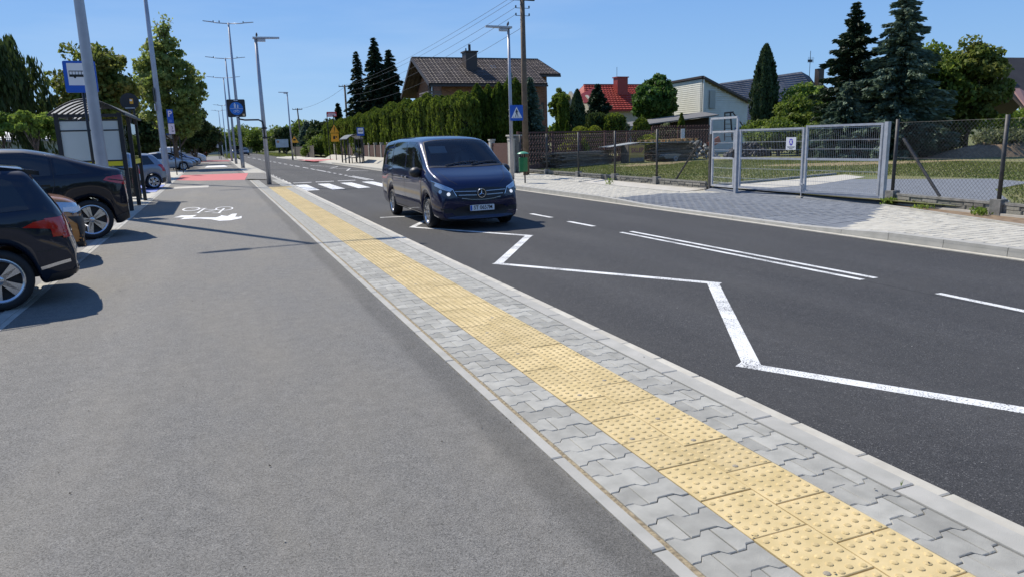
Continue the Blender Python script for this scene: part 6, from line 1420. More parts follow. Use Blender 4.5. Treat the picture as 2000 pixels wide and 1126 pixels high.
# far low buildings
def simple_house(label, x, y, w_, dp, hw, hr, wm, rm):
    t = thing('distant_house', label, 'house', (x, y, 0)); wall(t, [(x-w_/2, -.2), (x+w_/2, -.2), (x+w_/2, hw), (x-w_/2, hw)], y-dp/2, y-dp/2+.2, wm)
    wallx(t, [(y-dp/2+.21, 0), (y+dp/2, 0), (y+dp/2, hw), (y, hw+hr*.9), (y-dp/2+.21, hw)], x-w_/2, x-w_/2+.2, wm)
    quad_o('roof', [(x-w_/2-.4, y-dp/2-.4, hw-.1), (x+w_/2+.4, y-dp/2-.4, hw-.1), (x+w_/2+.4, y, hw+hr), (x-w_/2-.4, y, hw+hr)], rm, t, .15); quad_o('roof', [(x-w_/2-.4, y+dp/2+.4, hw-.1), (x+w_/2+.4, y+dp/2+.4, hw-.1), (x+w_/2+.4, y+.01, hw+hr), (x-w_/2-.4, y+.01, hw+hr)], rm, t, .15)
    for k in (-.25, .25): window(t, (x+k*w_, y-dp/2-.02, hw*.5), 1.1, 1.1)
simple_house('long low pale green hall behind the young trees at the far left', -14.5, 62, 14, 8, 2.6, .5, mat('hall_green', (.30, .36, .30), .8), mat('hall_roof', (.45, .45, .46), .6))
simple_house('distant brown-roofed house where the road bends, above the far minibus', 3.5, 215, 12, 9, 2.2, 2.2, CRM, mat('far_roof', (.14, .09, .07), .8))

# ================================================================ YARD CLUTTER
WD = mat('weathered_wood', (.15, .125, .095), .9, c2=(.25, .21, .165), scale=6, rnd=.3); WL = mat('new_wood', (.50, .32, .14), .8, c2=(.58, .40, .20), scale=12, rnd=.15)
def stack(label, x0, y0, x1, y1, h, n, seed):
    rn = random.Random(seed); t = thing('plank_pile', label, 'planks', ((x0+x1)/2, (y0+y1)/2, .1)); u = Vector((x1-x0, y1-y0, 0)); L = u.length; u.normalize(); v = Vector((-u.y, u.x, 0)); ang = math.atan2(u.y, u.x); pm = {}
    rows = int(h/.075)
    for r in range(rows):
        for k in range(n):
            if rn.random() < .12*r/rows: continue
            ll = L*rn.uniform(.7, .98); key = round(ll*2)/2
            if key not in pm: o = MB().box((0, 0, 0), (key, .17, .055)).build('plank', WD, t); pm[key] = o.data; bpy.data.objects.remove(o)
            link('plank', pm[key], t, u*rn.uniform(-.3, .3)+v*((k-n/2)*.19+rn.uniform(-.03, .03))+Vector((0, 0, .04+r*.075)), (rn.uniform(-.05, .05), rn.uniform(-.012, .012), ang+rn.uniform(-.05, .05)))
    return t
stack('dark weathered planks stacked low along the brown fence, left of the lettered board', 15.3, 33.2, 19.6, 36.0, .82, 5, 1)
stack('loose weathered planks at the right end of the long low stack', 19.2, 36.4, 21.0, 37.2, .75, 4, 2)
stack('dark boards piled under the light pallets', 23.0, 36.0, 26.6, 37.2, 1.0, 5, 3)
bx = thing('lettered_crate', 'yellowish crate front with faded violet letters SKLEP in the yard', 'crate', (21.95, 35.6, .1), R(6))
MB().box((0, .35, .5), (1.15, .7, .98)).build('crate_body', WD, bx); m = MB(); m.box((0, -.02, .5), (1.05, .03, .92)); fb = m.build('front_board', mat('yellow_board', (.62, .42, .11), .8, c2=(.50, .36, .13), scale=5), bx)
text('faded_letters', 'SKLEP', .36, mat('faded_violet', (.24, .05, .12), .8), fb, (0.03, -.038, .68), XP, ZP, .001, sx=.92, bold=.006)
m = MB(); m.box((0, -.04, .17), (.95, .01, .22)); m.build('grey_base', CONC_D, fb)
for k, (dx, hh) in enumerate(((-1.5, .9), (.5, 0))):
    pass
rs = thing('roof_sheets', 'pale corrugated sheet laid over the crates left of the lettered board', 'sheet', (21.3, 36.4, 1.10), R(10)); m = MB(); m.box((0, 0, 0), (2.2, 1.0, .03), M=Matrix.Rotation(R(-5), 3, 'Y')); m.build('sheet', mat('grey_tin', (.36, .38, .36), .6), rs)
rs = thing('roof_sheets', 'long grey corrugated sheet under the light pallets', 'sheet', (24.6, 36.4, 1.16), R(14)); m = MB(); m.box((0, 0, 0), (3.9, 1.3, .04), M=Matrix.Rotation(R(1), 3, 'Y')); m.build('sheet', MATS['grey_tin'], rs)
def pallet(label, x, y, z, rz):
    t = thing('pallet', label, 'pallet', (x, y, z), rz, 'light wooden pallets on the yard pile')
    for k in range(6): o = MB().box((0, -.5+k*.2, .125), (1.2, .13, .022)).build('slat', WL, t)
    for y_ in (-.5, 0, .5):
        for x_ in (-.52, 0, .52): MB().box((x_, y_, .065), (.12, .12, .09)).build('block', WL, t)
        MB().box((0, y_, .01), (1.2, .10, .02)).build('bottom_board', WL, t)
pallet('left of three light wooden pallets lying on the long grey sheet', 23.3, 36.1, 1.19, R(14)); pallet('middle of three light wooden pallets lying on the long grey sheet', 24.6, 36.42, 1.19, R(12)); pallet('right of three light wooden pallets lying on the long grey sheet', 25.9, 36.7, 1.21, R(18))
pt_ = thing('folded_sheet_plate', 'small white sheet of paper fixed upright above the pallets', 'notice', (25.3, 36.0, 1.35)); MB().box((0, 0, .28), (.26, .02, .55)).build('paper', WHITE, pt_); MB().box((0, .02, .1), (.03, .02, .6)).build('stake', WD, pt_)
tb = thing('tarped_wheelbarrow', 'grey tipped wheelbarrow tray with a small wheel at the foot of the yard pile', 'wheelbarrow', (23.9, 35.3, .1), R(10))
m = MB(); m.prism([(-.65, .26), (-.5, .12), (.45, .16), (.7, .34), (.2, .40), (-.35, .38)], (0, -.25, .05), (1, 0, 0), (0, 0, 1), .02); m.prism([(-.65, .26), (-.5, .12), (.45, .16), (.7, .34), (.2, .40), (-.35, .38)], (0, .27, .05), (1, 0, 0), (0, 0, 1), .02)
m.box((0, 0, .3), (1.1, .5, .1)); m.build('tray', mat('barrow_tray', (.22, .24, .22), .6), tb); m = MB(); m.lathe([(.05, -.03), (.13, -.04), (.15, 0), (.13, .04), (.05, .03)], (.25, -.28, .15), 'Y', 16); m.build('wheel', mat('barrow_wheel', (.35, .35, .34), .6), tb); m = MB(); m.tube([(-.6, -.2, .3), (-1.1, -.2, .42)], .02, 6); m.tube([(-.6, .2, .3), (-1.1, .2, .42)], .02, 6); m.build('handle', BLACKP, tb)
def rock(seed, s):
    rn = random.Random(seed); bm = bmesh.new(); bmesh.ops.create_icosphere(bm, subdivisions=1, radius=s)
    for v in bm.verts: v.co = Vector((v.co.x*rn.uniform(.7, 1.3), v.co.y*rn.uniform(.7, 1.2), v.co.z*rn.uniform(.5, .9)))
    me = bpy.data.meshes.new('rubble_piece'); bm.to_mesh(me); bm.free(); return me
def heap(label, cx, cy, rx, ry, h, n, m, s, seed, cat='rubble heap'):
    rn = random.Random(seed); t = thing('heap', label, cat, (cx, cy, .1)); ms = [rock(seed*10+i, s) for i in range(4)]
    for q in ms: q.materials.append(m)
    for _ in range(n):
        a, r = rn.uniform(0, 6.28), rn.random()**.5; x, y = rx*r*math.cos(a), ry*r*math.sin(a); z = h*(1-r**1.6)*rn.uniform(.55, 1.05)
        o = link('piece', rn.choice(ms), t, (x, y, z+s*.3), (rn.uniform(0, 3), rn.uniform(0, 3), rn.uniform(0, 3))); k = rn.uniform(.6, 1.5); o.scale = (k, k, k)
heap('pale broken concrete pieces heaped at the right end of the pallets', 27.2, 37.2, 1.5, .9, 1.05, 150, mat('rubble', (.30, .29, .26), .9, rnd=.35), .11, 5)
heap('heap of black coal-like lumps seen through the double gate', 30.9, 37.0, 1.7, .9, .85, 200, mat('coal', (.030, .030, .033), .7, rnd=.4), .13, 6, 'coal heap')
ob = thing('orange_board', 'tilted orange-red board leaning behind the wicket gate', 'board', (28.6, 37.4, .9)); MB().box((0, 0, .15), (.9, .05, .38), M=Matrix.Rotation(R(-24), 3, 'Y')).build('board', mat('orange_board', (.45, .12, .06), .7), ob)
# dark shed roof under the spruces, compost mound
ds = thing('garden_shed', 'low dark shed with wavy brown sheet roof in the shade of the spruces', 'shed', (31.4, 27.3, 0)); wall(ds, [(29.8, .1), (34.2, .1), (34.2, 1.0), (29.8, 1.0)], 27.0, 27.1, mat('shed_dark', (.02, .017, .015), .9)); wallx(ds, [(27.11, .1), (29, .1), (29, 1.2), (27.11, 1.0)], 29.8, 29.9, MATS['shed_dark'])
quad_o('roof', [(29.5, 26.6, 1.08), (34.5, 26.6, 1.08), (34.5, 29.2, 1.5), (29.5, 29.2, 1.5)], mat('shed_roof', (.12, .09, .08), .8, c2=(.07, .055, .05), scale=6), ds, .08)
tag(mound('compost_mound', 36.5, 24.0, 4.4, 1.5, .75, SOIL, rz=-.5, seed=9, kind=None), 'long low mound of bare earth with weeds at the back of the lawn', 'mound')

# ================================================================ VEGETATION
def unit(v): return v/np.maximum(np.linalg.norm(v, axis=1, keepdims=True), 1e-9)
def leaf_mesh(C, s, m, g, elong=1.5, axis=None, jit=1.0, N=None):
    """diamond leaves at centres C (n,3)"""
    n = len(C); rnd = unit(g.normal(size=(n, 3)))
    a = rnd if axis is None else unit(axis+jit*.6*rnd)
    t = unit(g.normal(size=(n, 3))) if N is None else unit(N+.7*g.normal(size=(n, 3)))
    b = unit(np.cross(a, t)); sz = (s*g.uniform(.6, 1.35, n))[:, None]
    V = np.empty((n, 4, 3)); V[:, 0] = C-a*sz*elong; V[:, 1] = C-b*sz; V[:, 2] = C+a*sz*elong; V[:, 3] = C+b*sz
    return V.reshape(-1, 3)
def mk(name, V, m, parent): return raw_mesh(name, V, 4, m, parent)
def trunk_mesh(name, H, r, limbs, parent, m=None, g=None):
    mb = MB(); mb.tube([(0, 0, -.2), (.03, 0, H*.3), (-.04, .05, H*.65), (0, 0, H)], [r, r*.8, r*.55, r*.15], 8)
    for (z0, x, y, z) in limbs:
        p0, p1 = Vector((0, 0, z0)), Vector((x, y, z)); mb.tube([p0, p0.lerp(p1, .5)+Vector((0, 0, -.04*(p1-p0).length)), p1], [r*.42, r*.26, r*.07], 6)
    return mb.build(name, m or BARK, parent, smooth=True)
def broad(label, x, y, z0, zt, rad, n, m, seed, ls=.11, shape=(1, 1), base=.12, group=None, name='broadleaf_tree', core=True, clump=.24, cat='tree', nc=None):
    """z0: where the crown starts, zt: top; crown made of leaf clumps round a branching trunk"""
    g = np.random.default_rng(seed); t = thing(name, label, cat, (x, y, base), 0, group); H = zt-base; zb = z0-base; hc = (H-zb)/2; zc = zb+hc
    n = int(n*1.9); ls = ls*.80; K = int((nc or int(26+n/260))*1.5); clump *= .86; d3 = unit(g.normal(size=(K, 3))); rr = g.uniform(.25, .86, K)**.7
    P = d3*rr[:, None]; w_ = 1-.35*np.clip(P[:, 2], 0, 1)*shape[1]; w_ *= 1-.18*np.clip(-P[:, 2], 0, 1)
    P[:, 0] *= rad*w_; P[:, 1] *= rad*w_; P[:, 2] *= hc*.93; P[:, 2] += zc
    cr = clump*rad*g.uniform(.65, 1.35, K); idx = g.integers(0, K, n)
    L = unit(g.normal(size=(n, 3)))*(g.uniform(.35, 1, n)**.5)[:, None]; C = P[idx]+L*cr[idx][:, None]*np.array([1.15, 1.15, .8])
    mk('crown', leaf_mesh(C, ls, m, g, N=L), m, t)
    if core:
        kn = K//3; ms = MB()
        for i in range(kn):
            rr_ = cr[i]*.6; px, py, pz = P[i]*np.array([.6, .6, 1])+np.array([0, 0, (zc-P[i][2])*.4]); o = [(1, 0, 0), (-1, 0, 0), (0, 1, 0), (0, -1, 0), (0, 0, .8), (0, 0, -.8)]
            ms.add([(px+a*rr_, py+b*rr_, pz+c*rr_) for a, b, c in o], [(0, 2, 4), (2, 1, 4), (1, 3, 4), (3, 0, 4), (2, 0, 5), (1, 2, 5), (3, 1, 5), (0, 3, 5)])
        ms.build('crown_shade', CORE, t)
    lim = [(zb*.6+.25*H*random.random(), *P[i]) for i in range(0, min(K, 14))]
    trunk_mesh('trunk', zc+hc*.6, max(.05, rad*.07), lim, t); return t
def spruce(label, x, y, zt, rad, n, m, seed, base=.12, low=.04, ls=.05, droop=.25, group=None, name='spruce', ragged=.25, dens=1):
    g = np.random.default_rng(seed); t = thing(name, label, 'tree', (x, y, base), 0, group); H = zt-base; pts = []; ax = []; mb = MB()
    z = H*low; tier = 0
    while z < H*.985:
        f = 1-z/H; nb = max(3, int(11*f**.5)+2)
        for k in range(nb):
            a = 2*math.pi*(k/nb)+tier*1.3+g.uniform(-.35, .35); L = rad*(f**.82)*g.uniform(1-ragged*1.6, 1+ragged*.6)+.06
            m_ = max(5, int(dens*L*26/(rad/2+.6)))*3; s_ = g.random(m_)**.75
            up = g.uniform(-.05, .25)*(1-f)+.02; dz = up*s_*L-droop*L*s_**2+.10*L*s_**5
            lat = g.normal(0, 1, m_)*.17*L*(1.05-s_)+g.normal(0, .03, m_); hang = -np.abs(g.normal(0, .05+.06*L, m_))*(1-.4*s_)
            ca, sa = math.cos(a), math.sin(a); r_s = s_*L
            pts.append(np.stack([r_s*ca-lat*sa, r_s*sa+lat*ca, z+dz+hang], 1)); ax.append(np.stack([ca+0*s_-lat*sa*2, sa+0*s_+lat*ca*2, -.25+0*s_], 1))
            if L > .5: mb.tube([(0, 0, z), (L*.5*ca, L*.5*sa, z+up*.5*L-droop*L*.25), (L*.95*ca, L*.95*sa, z+up*L-droop*L*.85)], [.022, .014, .004], 4, False)
        z += H*.030*(1+.5*g.random())*(.55+.6*f); tier += 1
    C = np.concatenate(pts); A = unit(np.concatenate(ax))
    mk('crown', leaf_mesh(C, ls, m, g, elong=2.6, axis=A, jit=.9), m, t)
    mb.tube([(0, 0, -.1), (0, 0, H*.5), (0, 0, H*.97)], [rad*.06+.03, rad*.035+.02, .01], 8); mb.build('trunk', BARK, t, smooth=True); return t
def column_mesh(H, rad, n, m, seed, ls=.05, prof='thuja', lumps=9):
    g = np.random.default_rng(seed); th = g.uniform(0, 2*np.pi, n); z = g.random(n)**.9
    def R_(z):
        if prof == 'thuja': return np.where(z < .82, .86+.14*np.sin(z*3.6), np.clip(1.02-((z-.82)/.18)**1.7, .05, 1))
        if prof == 'ball': return np.sqrt(np.clip(1-(2*z-1)**2, 0.02, 1))
        if prof == 'cone': return np.clip(1-z, .03, 1)**.8
        if prof == 'box': return np.where(z < .85, 1, 1-((z-.85)/.15)**3*.6)
        return np.sin(np.clip(z*.93+.07, 0, 1)*np.pi)**.6*(1-.35*z)          # spindle
    ph = g.uniform(0, 6.28, 6)
    lum = 1+.10*np.sin(lumps*th+ph[0]+3*z)*(prof != 'ball')+.07*np.sin(th*5+z*14+ph[1])+.05*np.sin(th*3-z*23+ph[2])
    dep = 1-.16*g.random(n)**2; r = rad*R_(z)*lum*dep
    C = np.stack([r*np.cos(th), r*np.sin(th), z*H], 1); Nn = np.stack([np.cos(th), np.sin(th), .3+0*th], 1)
    ax = np.stack([.35*np.cos(th), .35*np.sin(th), 1+0*th], 1)
    V = leaf_mesh(C, ls, m, g, elong=2.0, axis=unit(ax), jit=.8, N=Nn)
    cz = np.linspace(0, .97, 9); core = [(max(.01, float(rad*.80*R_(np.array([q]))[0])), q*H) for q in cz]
    return V, core
_cm = {}
def column(label, x, y, H, rad, n, m, seed, base=.12, prof='thuja', ls=.05, group=None, name='thuja', cat='tree', low=0):
    t = thing(name, label, cat, (x, y, base), g_rz(seed), group)
    key = (round(H, 1), round(rad, 2), n, m.name, seed % 3, prof)
    if key not in _cm:
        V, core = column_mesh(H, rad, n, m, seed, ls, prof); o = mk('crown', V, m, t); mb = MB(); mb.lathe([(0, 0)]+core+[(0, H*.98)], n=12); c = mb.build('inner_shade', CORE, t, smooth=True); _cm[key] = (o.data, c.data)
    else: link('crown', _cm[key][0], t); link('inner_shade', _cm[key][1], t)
    MB().tube([(0, 0, -.12), (0, 0, .3)], rad*.16, 6).build('trunk', BARK, t)
    return t
def g_rz(s): return (s*2.4) % 6.28
# thuja hedge behind the garden wall
for i in range(34):
    y = 41.6+i*1.58; H = 4.15+.40*math.sin(math.pi*min(1, i/20))+.16*math.sin(i*1.7)+.12*math.sin(i*2.9)
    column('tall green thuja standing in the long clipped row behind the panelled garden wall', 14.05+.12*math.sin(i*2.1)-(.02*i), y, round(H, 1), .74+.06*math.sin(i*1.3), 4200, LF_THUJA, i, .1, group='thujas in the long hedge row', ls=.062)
TH = [('leftmost of the five thujas in the gap beside the brick house', 15.35, 44.2, 5.0), ('second thuja from the left beside the brick house', 15.95, 43.9, 4.85), ('third thuja from the left beside the brick house', 16.45, 43.3, 4.95), ('fourth and tallest-looking thuja beside the brick house', 17.0, 43.0, 5.2), ('rightmost thuja beside the brick house, next to the blue spruce', 17.7, 43.6, 5.3)]
for i, (lb, x, y, zt) in enumerate(TH): column(lb, x+.30, y, round(zt-.1, 1), .44, 3800, LF_THUJA, 50+i, .1, ls=.062)
# big conifers beyond the hedge
spruce('loose-branched dark conifer, left of the three above the hedge', 16.0, 86, 11.9, 2.3, 1, LF_CON, 11, low=.05, ls=.095, ragged=.5, droop=.5, dens=.9)
spruce('tallest dark conifer, middle of the three above the hedge', 17.7, 84, 13.3, 3.3, 1, LF_CON, 12, low=.05, ls=.10, droop=.45, ragged=.22, dens=2.2)
spruce('dark conifer, right of the three above the hedge', 19.1, 83, 12.0, 3.0, 1, LF_CON, 13, low=.05, ls=.10, droop=.5, ragged=.28, dens=2.0)
spruce('small dark conifer beside the far utility pole', 15.9, 101, 7.0, 1.1, 1, LF_CON, 14, ls=.10, dens=1.5)
spruce('blue-green spruce right of the thujas, before the brick house', 19.2, 44, 5.5, 1.25, 1, LF_BLUE, 15, ls=.055, dens=1.6, ragged=.15)
spruce('slim blue spruce directly behind the pedestrian crossing sign', 18.7, 46.2, 6.0, .8, 1, LF_BLUE, 16, ls=.055, dens=1.5)
spruce('large blue spruce in front, tallest tree behind the double gate', 31.9, 27.2, 8.5, 2.9, 1, LF_BLUE, 17, low=.07, ls=.055, dens=3.6, ragged=.44, droop=.30)
spruce('dark green spruce left of the large blue spruce', 31.0, 29.3, 8.0, 2.6, 1, LF_CON, 18, low=.08, ls=.055, dens=2.6, ragged=.46, droop=.22)
spruce('low wide blue spruce skirt in front of the tall spruces', 30.0, 28.6, 4.0, 2.0, 1, LF_BLUE, 19, low=.04, ls=.055, dens=3.0, ragged=.25, droop=.25)
spruce('bluish spruce far off between the leaning pole and the shrub', 13.6, 118, 5.2, 2.2, 1, LF_BLUE, 20, ls=.13, dens=1.4)
# garden shrubs and small conifers (label, x, y, top, radius, bottom, profile, material)
SH = [('slender light-green cypress beside the brick house corner', 22.5, 46, 4.45, .40, .2, 'thuja', LF_THUJA), ('broad dark conifer right of the slender cypress', 23.6, 46, 4.8, .75, .2, 'spindle', LF_JUN),
      ('rounded clipped dark bush behind the planks', 23.4, 43, 3.15, .62, .9, 'box', LF_DARK), ('clipped bush with a golden-green top', 24.2, 42, 3.05, .66, .6, 'box', LF_YEL if False else LF_THUJA),
      ('small bright cone shrub beside the brick house', 19.6, 41, 2.6, .28, .5, 'cone', LF_THUJA), ('second small cone shrub, right of the first', 20.3, 41, 2.45, .26, .5, 'cone', LF_THUJA), ('third small cone shrub, by the clipped bushes', 22.6, 40.3, 2.3, .22, .5, 'cone', LF_THUJA),
      ('low golden shrub left of the clipped bushes', 21.2, 41, 2.25, .75, .3, 'ball', LF_YEL), ('second low golden shrub under the clipped bushes', 22.1, 40.8, 2.25, .55, .3, 'ball', LF_YEL),
      ('round clipped green ball shrub under the leafy round tree', 26.6, 42.6, 2.65, .60, .9, 'ball', LF_THUJA), ('pointed green cone shrub in front of the dark lean-to', 30.5, 43.6, 3.0, .62, .3, 'cone', LF_THUJA),
      ('column-shaped juniper in front of the grey-roofed house', 36.3, 42, 7.55, 1.05, 1.2, 'spindle', LF_JUN)]
for i, (lb, x, y, zt, rd, zb, pf, mm_) in enumerate(SH): column(lb, x, y, round(zt-zb, 1), rd, 5200 if zt > 4 else 2400, mm_, 80+i, zb, pf, .05 if zt < 6 else .075, name='garden_shrub' if zt < 4 else 'conifer', cat='shrub' if zt < 4 else 'tree')
spruce('wide dark mountain pine left of the red roof', 27.4, 50, 5.5, 1.9, 1, LF_CON, 33, low=.3, ls=.07, dens=2.4, ragged=.4, droop=-.1, name='pine_tree')
broad('light variegated shrub left of the cone shrub by the lean-to', 29.0, 43.2, .8, 2.35, .95, 2200, LF_GREY, 41, .06, name='garden_shrub', cat='shrub', clump=.3)
broad('pale green shrub between the planks and the leafy round tree', 26.3, 45, 1.0, 2.75, .95, 2200, LF_GREY, 42, .06, name='garden_shrub', cat='shrub', clump=.3)
broad('climbing bush with yellow-green leaves hanging over the brown fence', 25.1, 39.3, .5, 1.75, .8, 1500, LF_YEL, 43, .05, name='garden_shrub', cat='shrub', clump=.3)
broad('yellowish shrub poking through the brown fence near the brick house', 18.6, 36.6, .4, 1.9, .9, 1700, LF_YEL, 44, .05, name='garden_shrub', cat='shrub', clump=.3)
broad('big-leaved round garden tree in front of the cream siding building', 32.6, 50.2, 2.3, 6.55, 1.75, 5200, LF_CAT, 45, .14, shape=(1, .2), clump=.36, nc=34)
broad('green tree behind the corner of the brick house', 38.9, 80, 2.0, 7.9, 1.6, 2600, LF_MID, 46, .16)
broad('pale leafy tree top behind the red roof', 50.5, 86, 4.0, 9.0, 2.4, 2400, LF_POP, 47, .16)
broad('bushy undergrowth in front of the column-shaped juniper', 34.8, 40.8, .3, 2.6, 1.4, 2600, LF_MID, 48, .07, name='garden_shrub', cat='shrub', clump=.3)
broad('yellow-green fruit tree left of the spruces', 38.3, 40, 1.2, 5.0, 2.2, 6500, LF_LIGHT, 49, .09, clump=.26)
broad('darker fruit tree in front of the yellow-green one', 35.4, 37.6, .8, 4.1, 1.8, 5500, LF_MID, 50, .085, clump=.26)
broad('low leafy thicket behind the coal heap', 32.9, 36.6, .2, 2.5, 1.7, 4200, LF_MID, 51, .07, name='garden_shrub', cat='shrub', clump=.28)
broad('green thicket under the fruit trees', 34.2, 34.2, .2, 2.3, 1.7, 4200, LF_MID, 52, .07, name='garden_shrub', cat='shrub', clump=.28)
broad('dark thicket beneath the dark green spruce', 32.2, 31.6, .2, 2.2, 1.7, 4200, LF_DARK, 53, .07, name='garden_shrub', cat='shrub', clump=.28)
broad('walnut tree just right of the large blue spruce', 37.2, 30.4, .7, 6.7, 3.3, 10500, LF_MID, 54, .10, clump=.24)
broad('taller yellowish walnut tree nearer the right edge', 38.6, 28.4, .9, 6.6, 2.1, 7500, LF_RUST, 55, .10, clump=.24)
broad('dark tree filling the gap behind the walnut trees', 42.5, 34.5, .6, 5.6, 3.0, 6500, LF_DARK, 56, .12)
broad('light green weeds and climbers at the right edge', 39.6, 25.2, .2, 2.2, 1.5, 4200, LF_LIGHT, 57, .07, name='garden_shrub', cat='shrub', clump=.28)
broad('large-leaved weeds growing on the compost mound', 36.0, 24.6, .5, 1.45, 1.3, 1500, LF_GREY, 58, .07, name='weeds', cat='shrub', clump=.3)
broad('dark bush under the walnut trees', 36.6, 28.8, .2, 2.2, 1.9, 4200, LF_DARK, 59, .08, name='garden_shrub', cat='shrub', clump=.28)
broad('light bush at the far right beyond the fence brace', 43.8, 27.5, .3, 3.0, 1.7, 3500, LF_LIGHT, 60, .08, name='garden_shrub', cat='shrub', clump=.28)
# left side trees
def willow(label, x, y, zt, rad, n, seed):
    g = np.random.default_rng(seed); t = thing('weeping_willow', label, 'tree', (x, y, 0)); K = 120; a = g.uniform(0, 6.28, K); r = rad*g.random(K)**.5; top = zt*(1-.33*(r/rad)**2)*g.uniform(.86, 1, K)
    ln = zt*g.uniform(.25, .62, K); idx = g.integers(0, K, n); u = g.random(n); sw = g.normal(0, .13+.07*u, n); sw2 = g.normal(0, .16, n)
    C = np.stack([r[idx]*np.cos(a[idx])*(1+.18*u)+sw, r[idx]*np.sin(a[idx])*(1+.18*u)+sw2, top[idx]-u*ln[idx]], 1); ax = np.tile([[.08, 0, -1.]], (n, 1))
    mk('crown', leaf_mesh(C, .055, LF_DARK, g, elong=3.6, axis=ax, jit=.5), LF_DARK, t)
    lim = [(zt*.35, r[i]*math.cos(a[i])*.8, r[i]*math.sin(a[i])*.8, top[i]*.93) for i in range(16)]; trunk_mesh('trunk', zt*.8, .35, lim, t)
willow('dark weeping willow at the left edge of the picture', -12.0, 45, 9.3, 4.0, 26000, 61)
def young(label, x, y, zt, r, seed, mm_=LF_LIGHT): return broad(label, x, y, 2.0, zt, r, 1500, mm_, seed, .07, base=0, core=False, clump=.36, cat='tree', name='young_tree', nc=9)
young('small pale green young tree at the left edge under the willow', -8.9, 40, 3.6, .95, 62); young('pale green young maple left of the bus shelter, thin trunk showing', -7.35, 38.2, 3.55, .95, 63); young('second pale young maple touching the shelter roof edge', -6.3, 38.4, 3.4, .7, 64)
spruce('small dark conifer on the skyline left of the bus stop sign', -12.4, 70, 6.0, 1.3, 1, LF_CON, 65, base=0, ls=.1)
broad('rusty green maple tree behind the bus shelter', -5.9, 48, 2.2, 7.75, 2.45, 9500, LF_RUST, 66, .11, base=0, shape=(1, .5), clump=.27)
broad('tall airy poplar-like tree behind the second lamp pole', -2.75, 62, 1.4, 11.0, 2.85, 10500, LF_POP, 67, .11, base=0, shape=(1, 1.15), clump=.20, core=False, nc=125)
def sparse_top(x, y, z0, z1): 
    g = np.random.default_rng(5); m = MB(); pts = []
    t = thing('sparse_treetop', 'bare twiggy top shoots rising above the tall poplar-like tree', 'branches', (x, y, z0))
    for k in range(11):
        a, r = g.uniform(0, 6.28), g.uniform(.1, .95); L = (z1-z0)*g.uniform(.5, 1)*(1.05-.5*r); p = Vector((r*math.cos(a), r*math.sin(a), L)); m.tube([(p.x*.4, p.y*.4, 0), p*.6, p], [.03, .02, .006], 5)
        for q in range(26): pts.append(np.array(p)*g.uniform(.25, 1)+g.normal(0, .12, 3))
    m.build('shoots', BARK, t); mk('leaves', leaf_mesh(np.array(pts), .085, LF_POP, g), LF_POP, t)
sparse_top(-2.75, 62, 9.6, 12.0)
DK = [('dark tree at the right foot of the poplar-like tree', -1.75, 78, 6.2, 2.0, LF_DARK), ('dark tree behind the shelter and the round sign', -6.6, 60, 4.6, 1.9, LF_DARK), ('dark bushy tree behind the parked silver saloons', -4.9, 86, 5.0, 2.2, LF_DARK), ('dark green tree between maple and poplar-like tree', -6.2, 74, 5.6, 2.4, LF_DARK),
      ('shady tree beside the far cycle path, leaning to the kerb', -1.2, 96, 5.0, 2.1, LF_DARK), ('broad dark tree beyond the white van', -3.6, 104, 5.8, 2.8, LF_DARK), ('mid green tree far left beyond the pale hall', -17, 80, 5.4, 3.2, LF_MID), ('mid green tree right of the pale hall', -11.2, 78, 4.8, 2.8, LF_MID), ('dark tree left of the maple, low behind the bus stop sign', -9.2, 66, 4.3, 2.2, LF_MID)]
for i, (lb, x, y, zt, rd, mm_) in enumerate(DK): broad(lb, x, y, .5, zt, rd, 4200, mm_, 100+i, .13, base=0, clump=.3)
# trees round the far end of the road
FAR = [(-6, 150, 6.6, 4), (-1.8, 168, 6.4, 3.6), (1.5, 185, 6.2, 3.8), (6.0, 198, 6.4, 4), (11.0, 205, 6.6, 4), (13.5, 172, 6.0, 3.6), (12.6, 150, 5.4, 3.0), (11.8, 136, 5.0, 2.4), (15.2, 142, 6.0, 3.2), (17.5, 130, 5.8, 3.0), (15.2, 112, 5.6, 2.7), (18.6, 116, 4.6, 2.6), (17.0, 104, 4.0, 2.0), (20.5, 126, 6.0, 3.4), (9.5, 188, 5.8, 3), (-10, 165, 7, 4), (21, 106, 4.4, 2.2)]
WH = ['left of the far white work vehicle', 'behind the far signs', 'at the bend of the road', 'straight above the far minibus', 'right of the distant brown roof', 'behind the pale billboard', 'over the wooden fence end', 'low beside the pale billboard', 'behind the leaning utility pole', 'between leaning pole and orange triangle', 'big and round left of the hedge end', 'behind the small street board', 'directly at the end of the hedge', 'rising behind the round one', 'in the middle of the far treeline', 'far left beyond the parked row', 'behind the first hedge thujas']
for i, ((x, y, zt, rd), wh) in enumerate(zip(FAR, WH)): broad('distant %s tree %s' % (('mid green', 'dark green')[i % 3 == 1], wh), x, y, .3, zt, rd, 3000, LF_DARK if i % 3 == 1 else LF_MID, 130+i, .17, base=-.1, clump=.3, group='trees round the far end of the road')
broad('rounded roadside shrub against the start of the garden wall', 13.0, 99.5, .1, 2.9, 1.75, 3200, LF_MID, 160, .09, base=0, name='roadside_shrub', cat='shrub', clump=.3)
broad('small bright shrub by the wooden fence', 11.2, 101, .1, 1.6, .8, 1200, LF_LIGHT, 161, .07, base=0, name='roadside_shrub', cat='shrub', clump=.3)
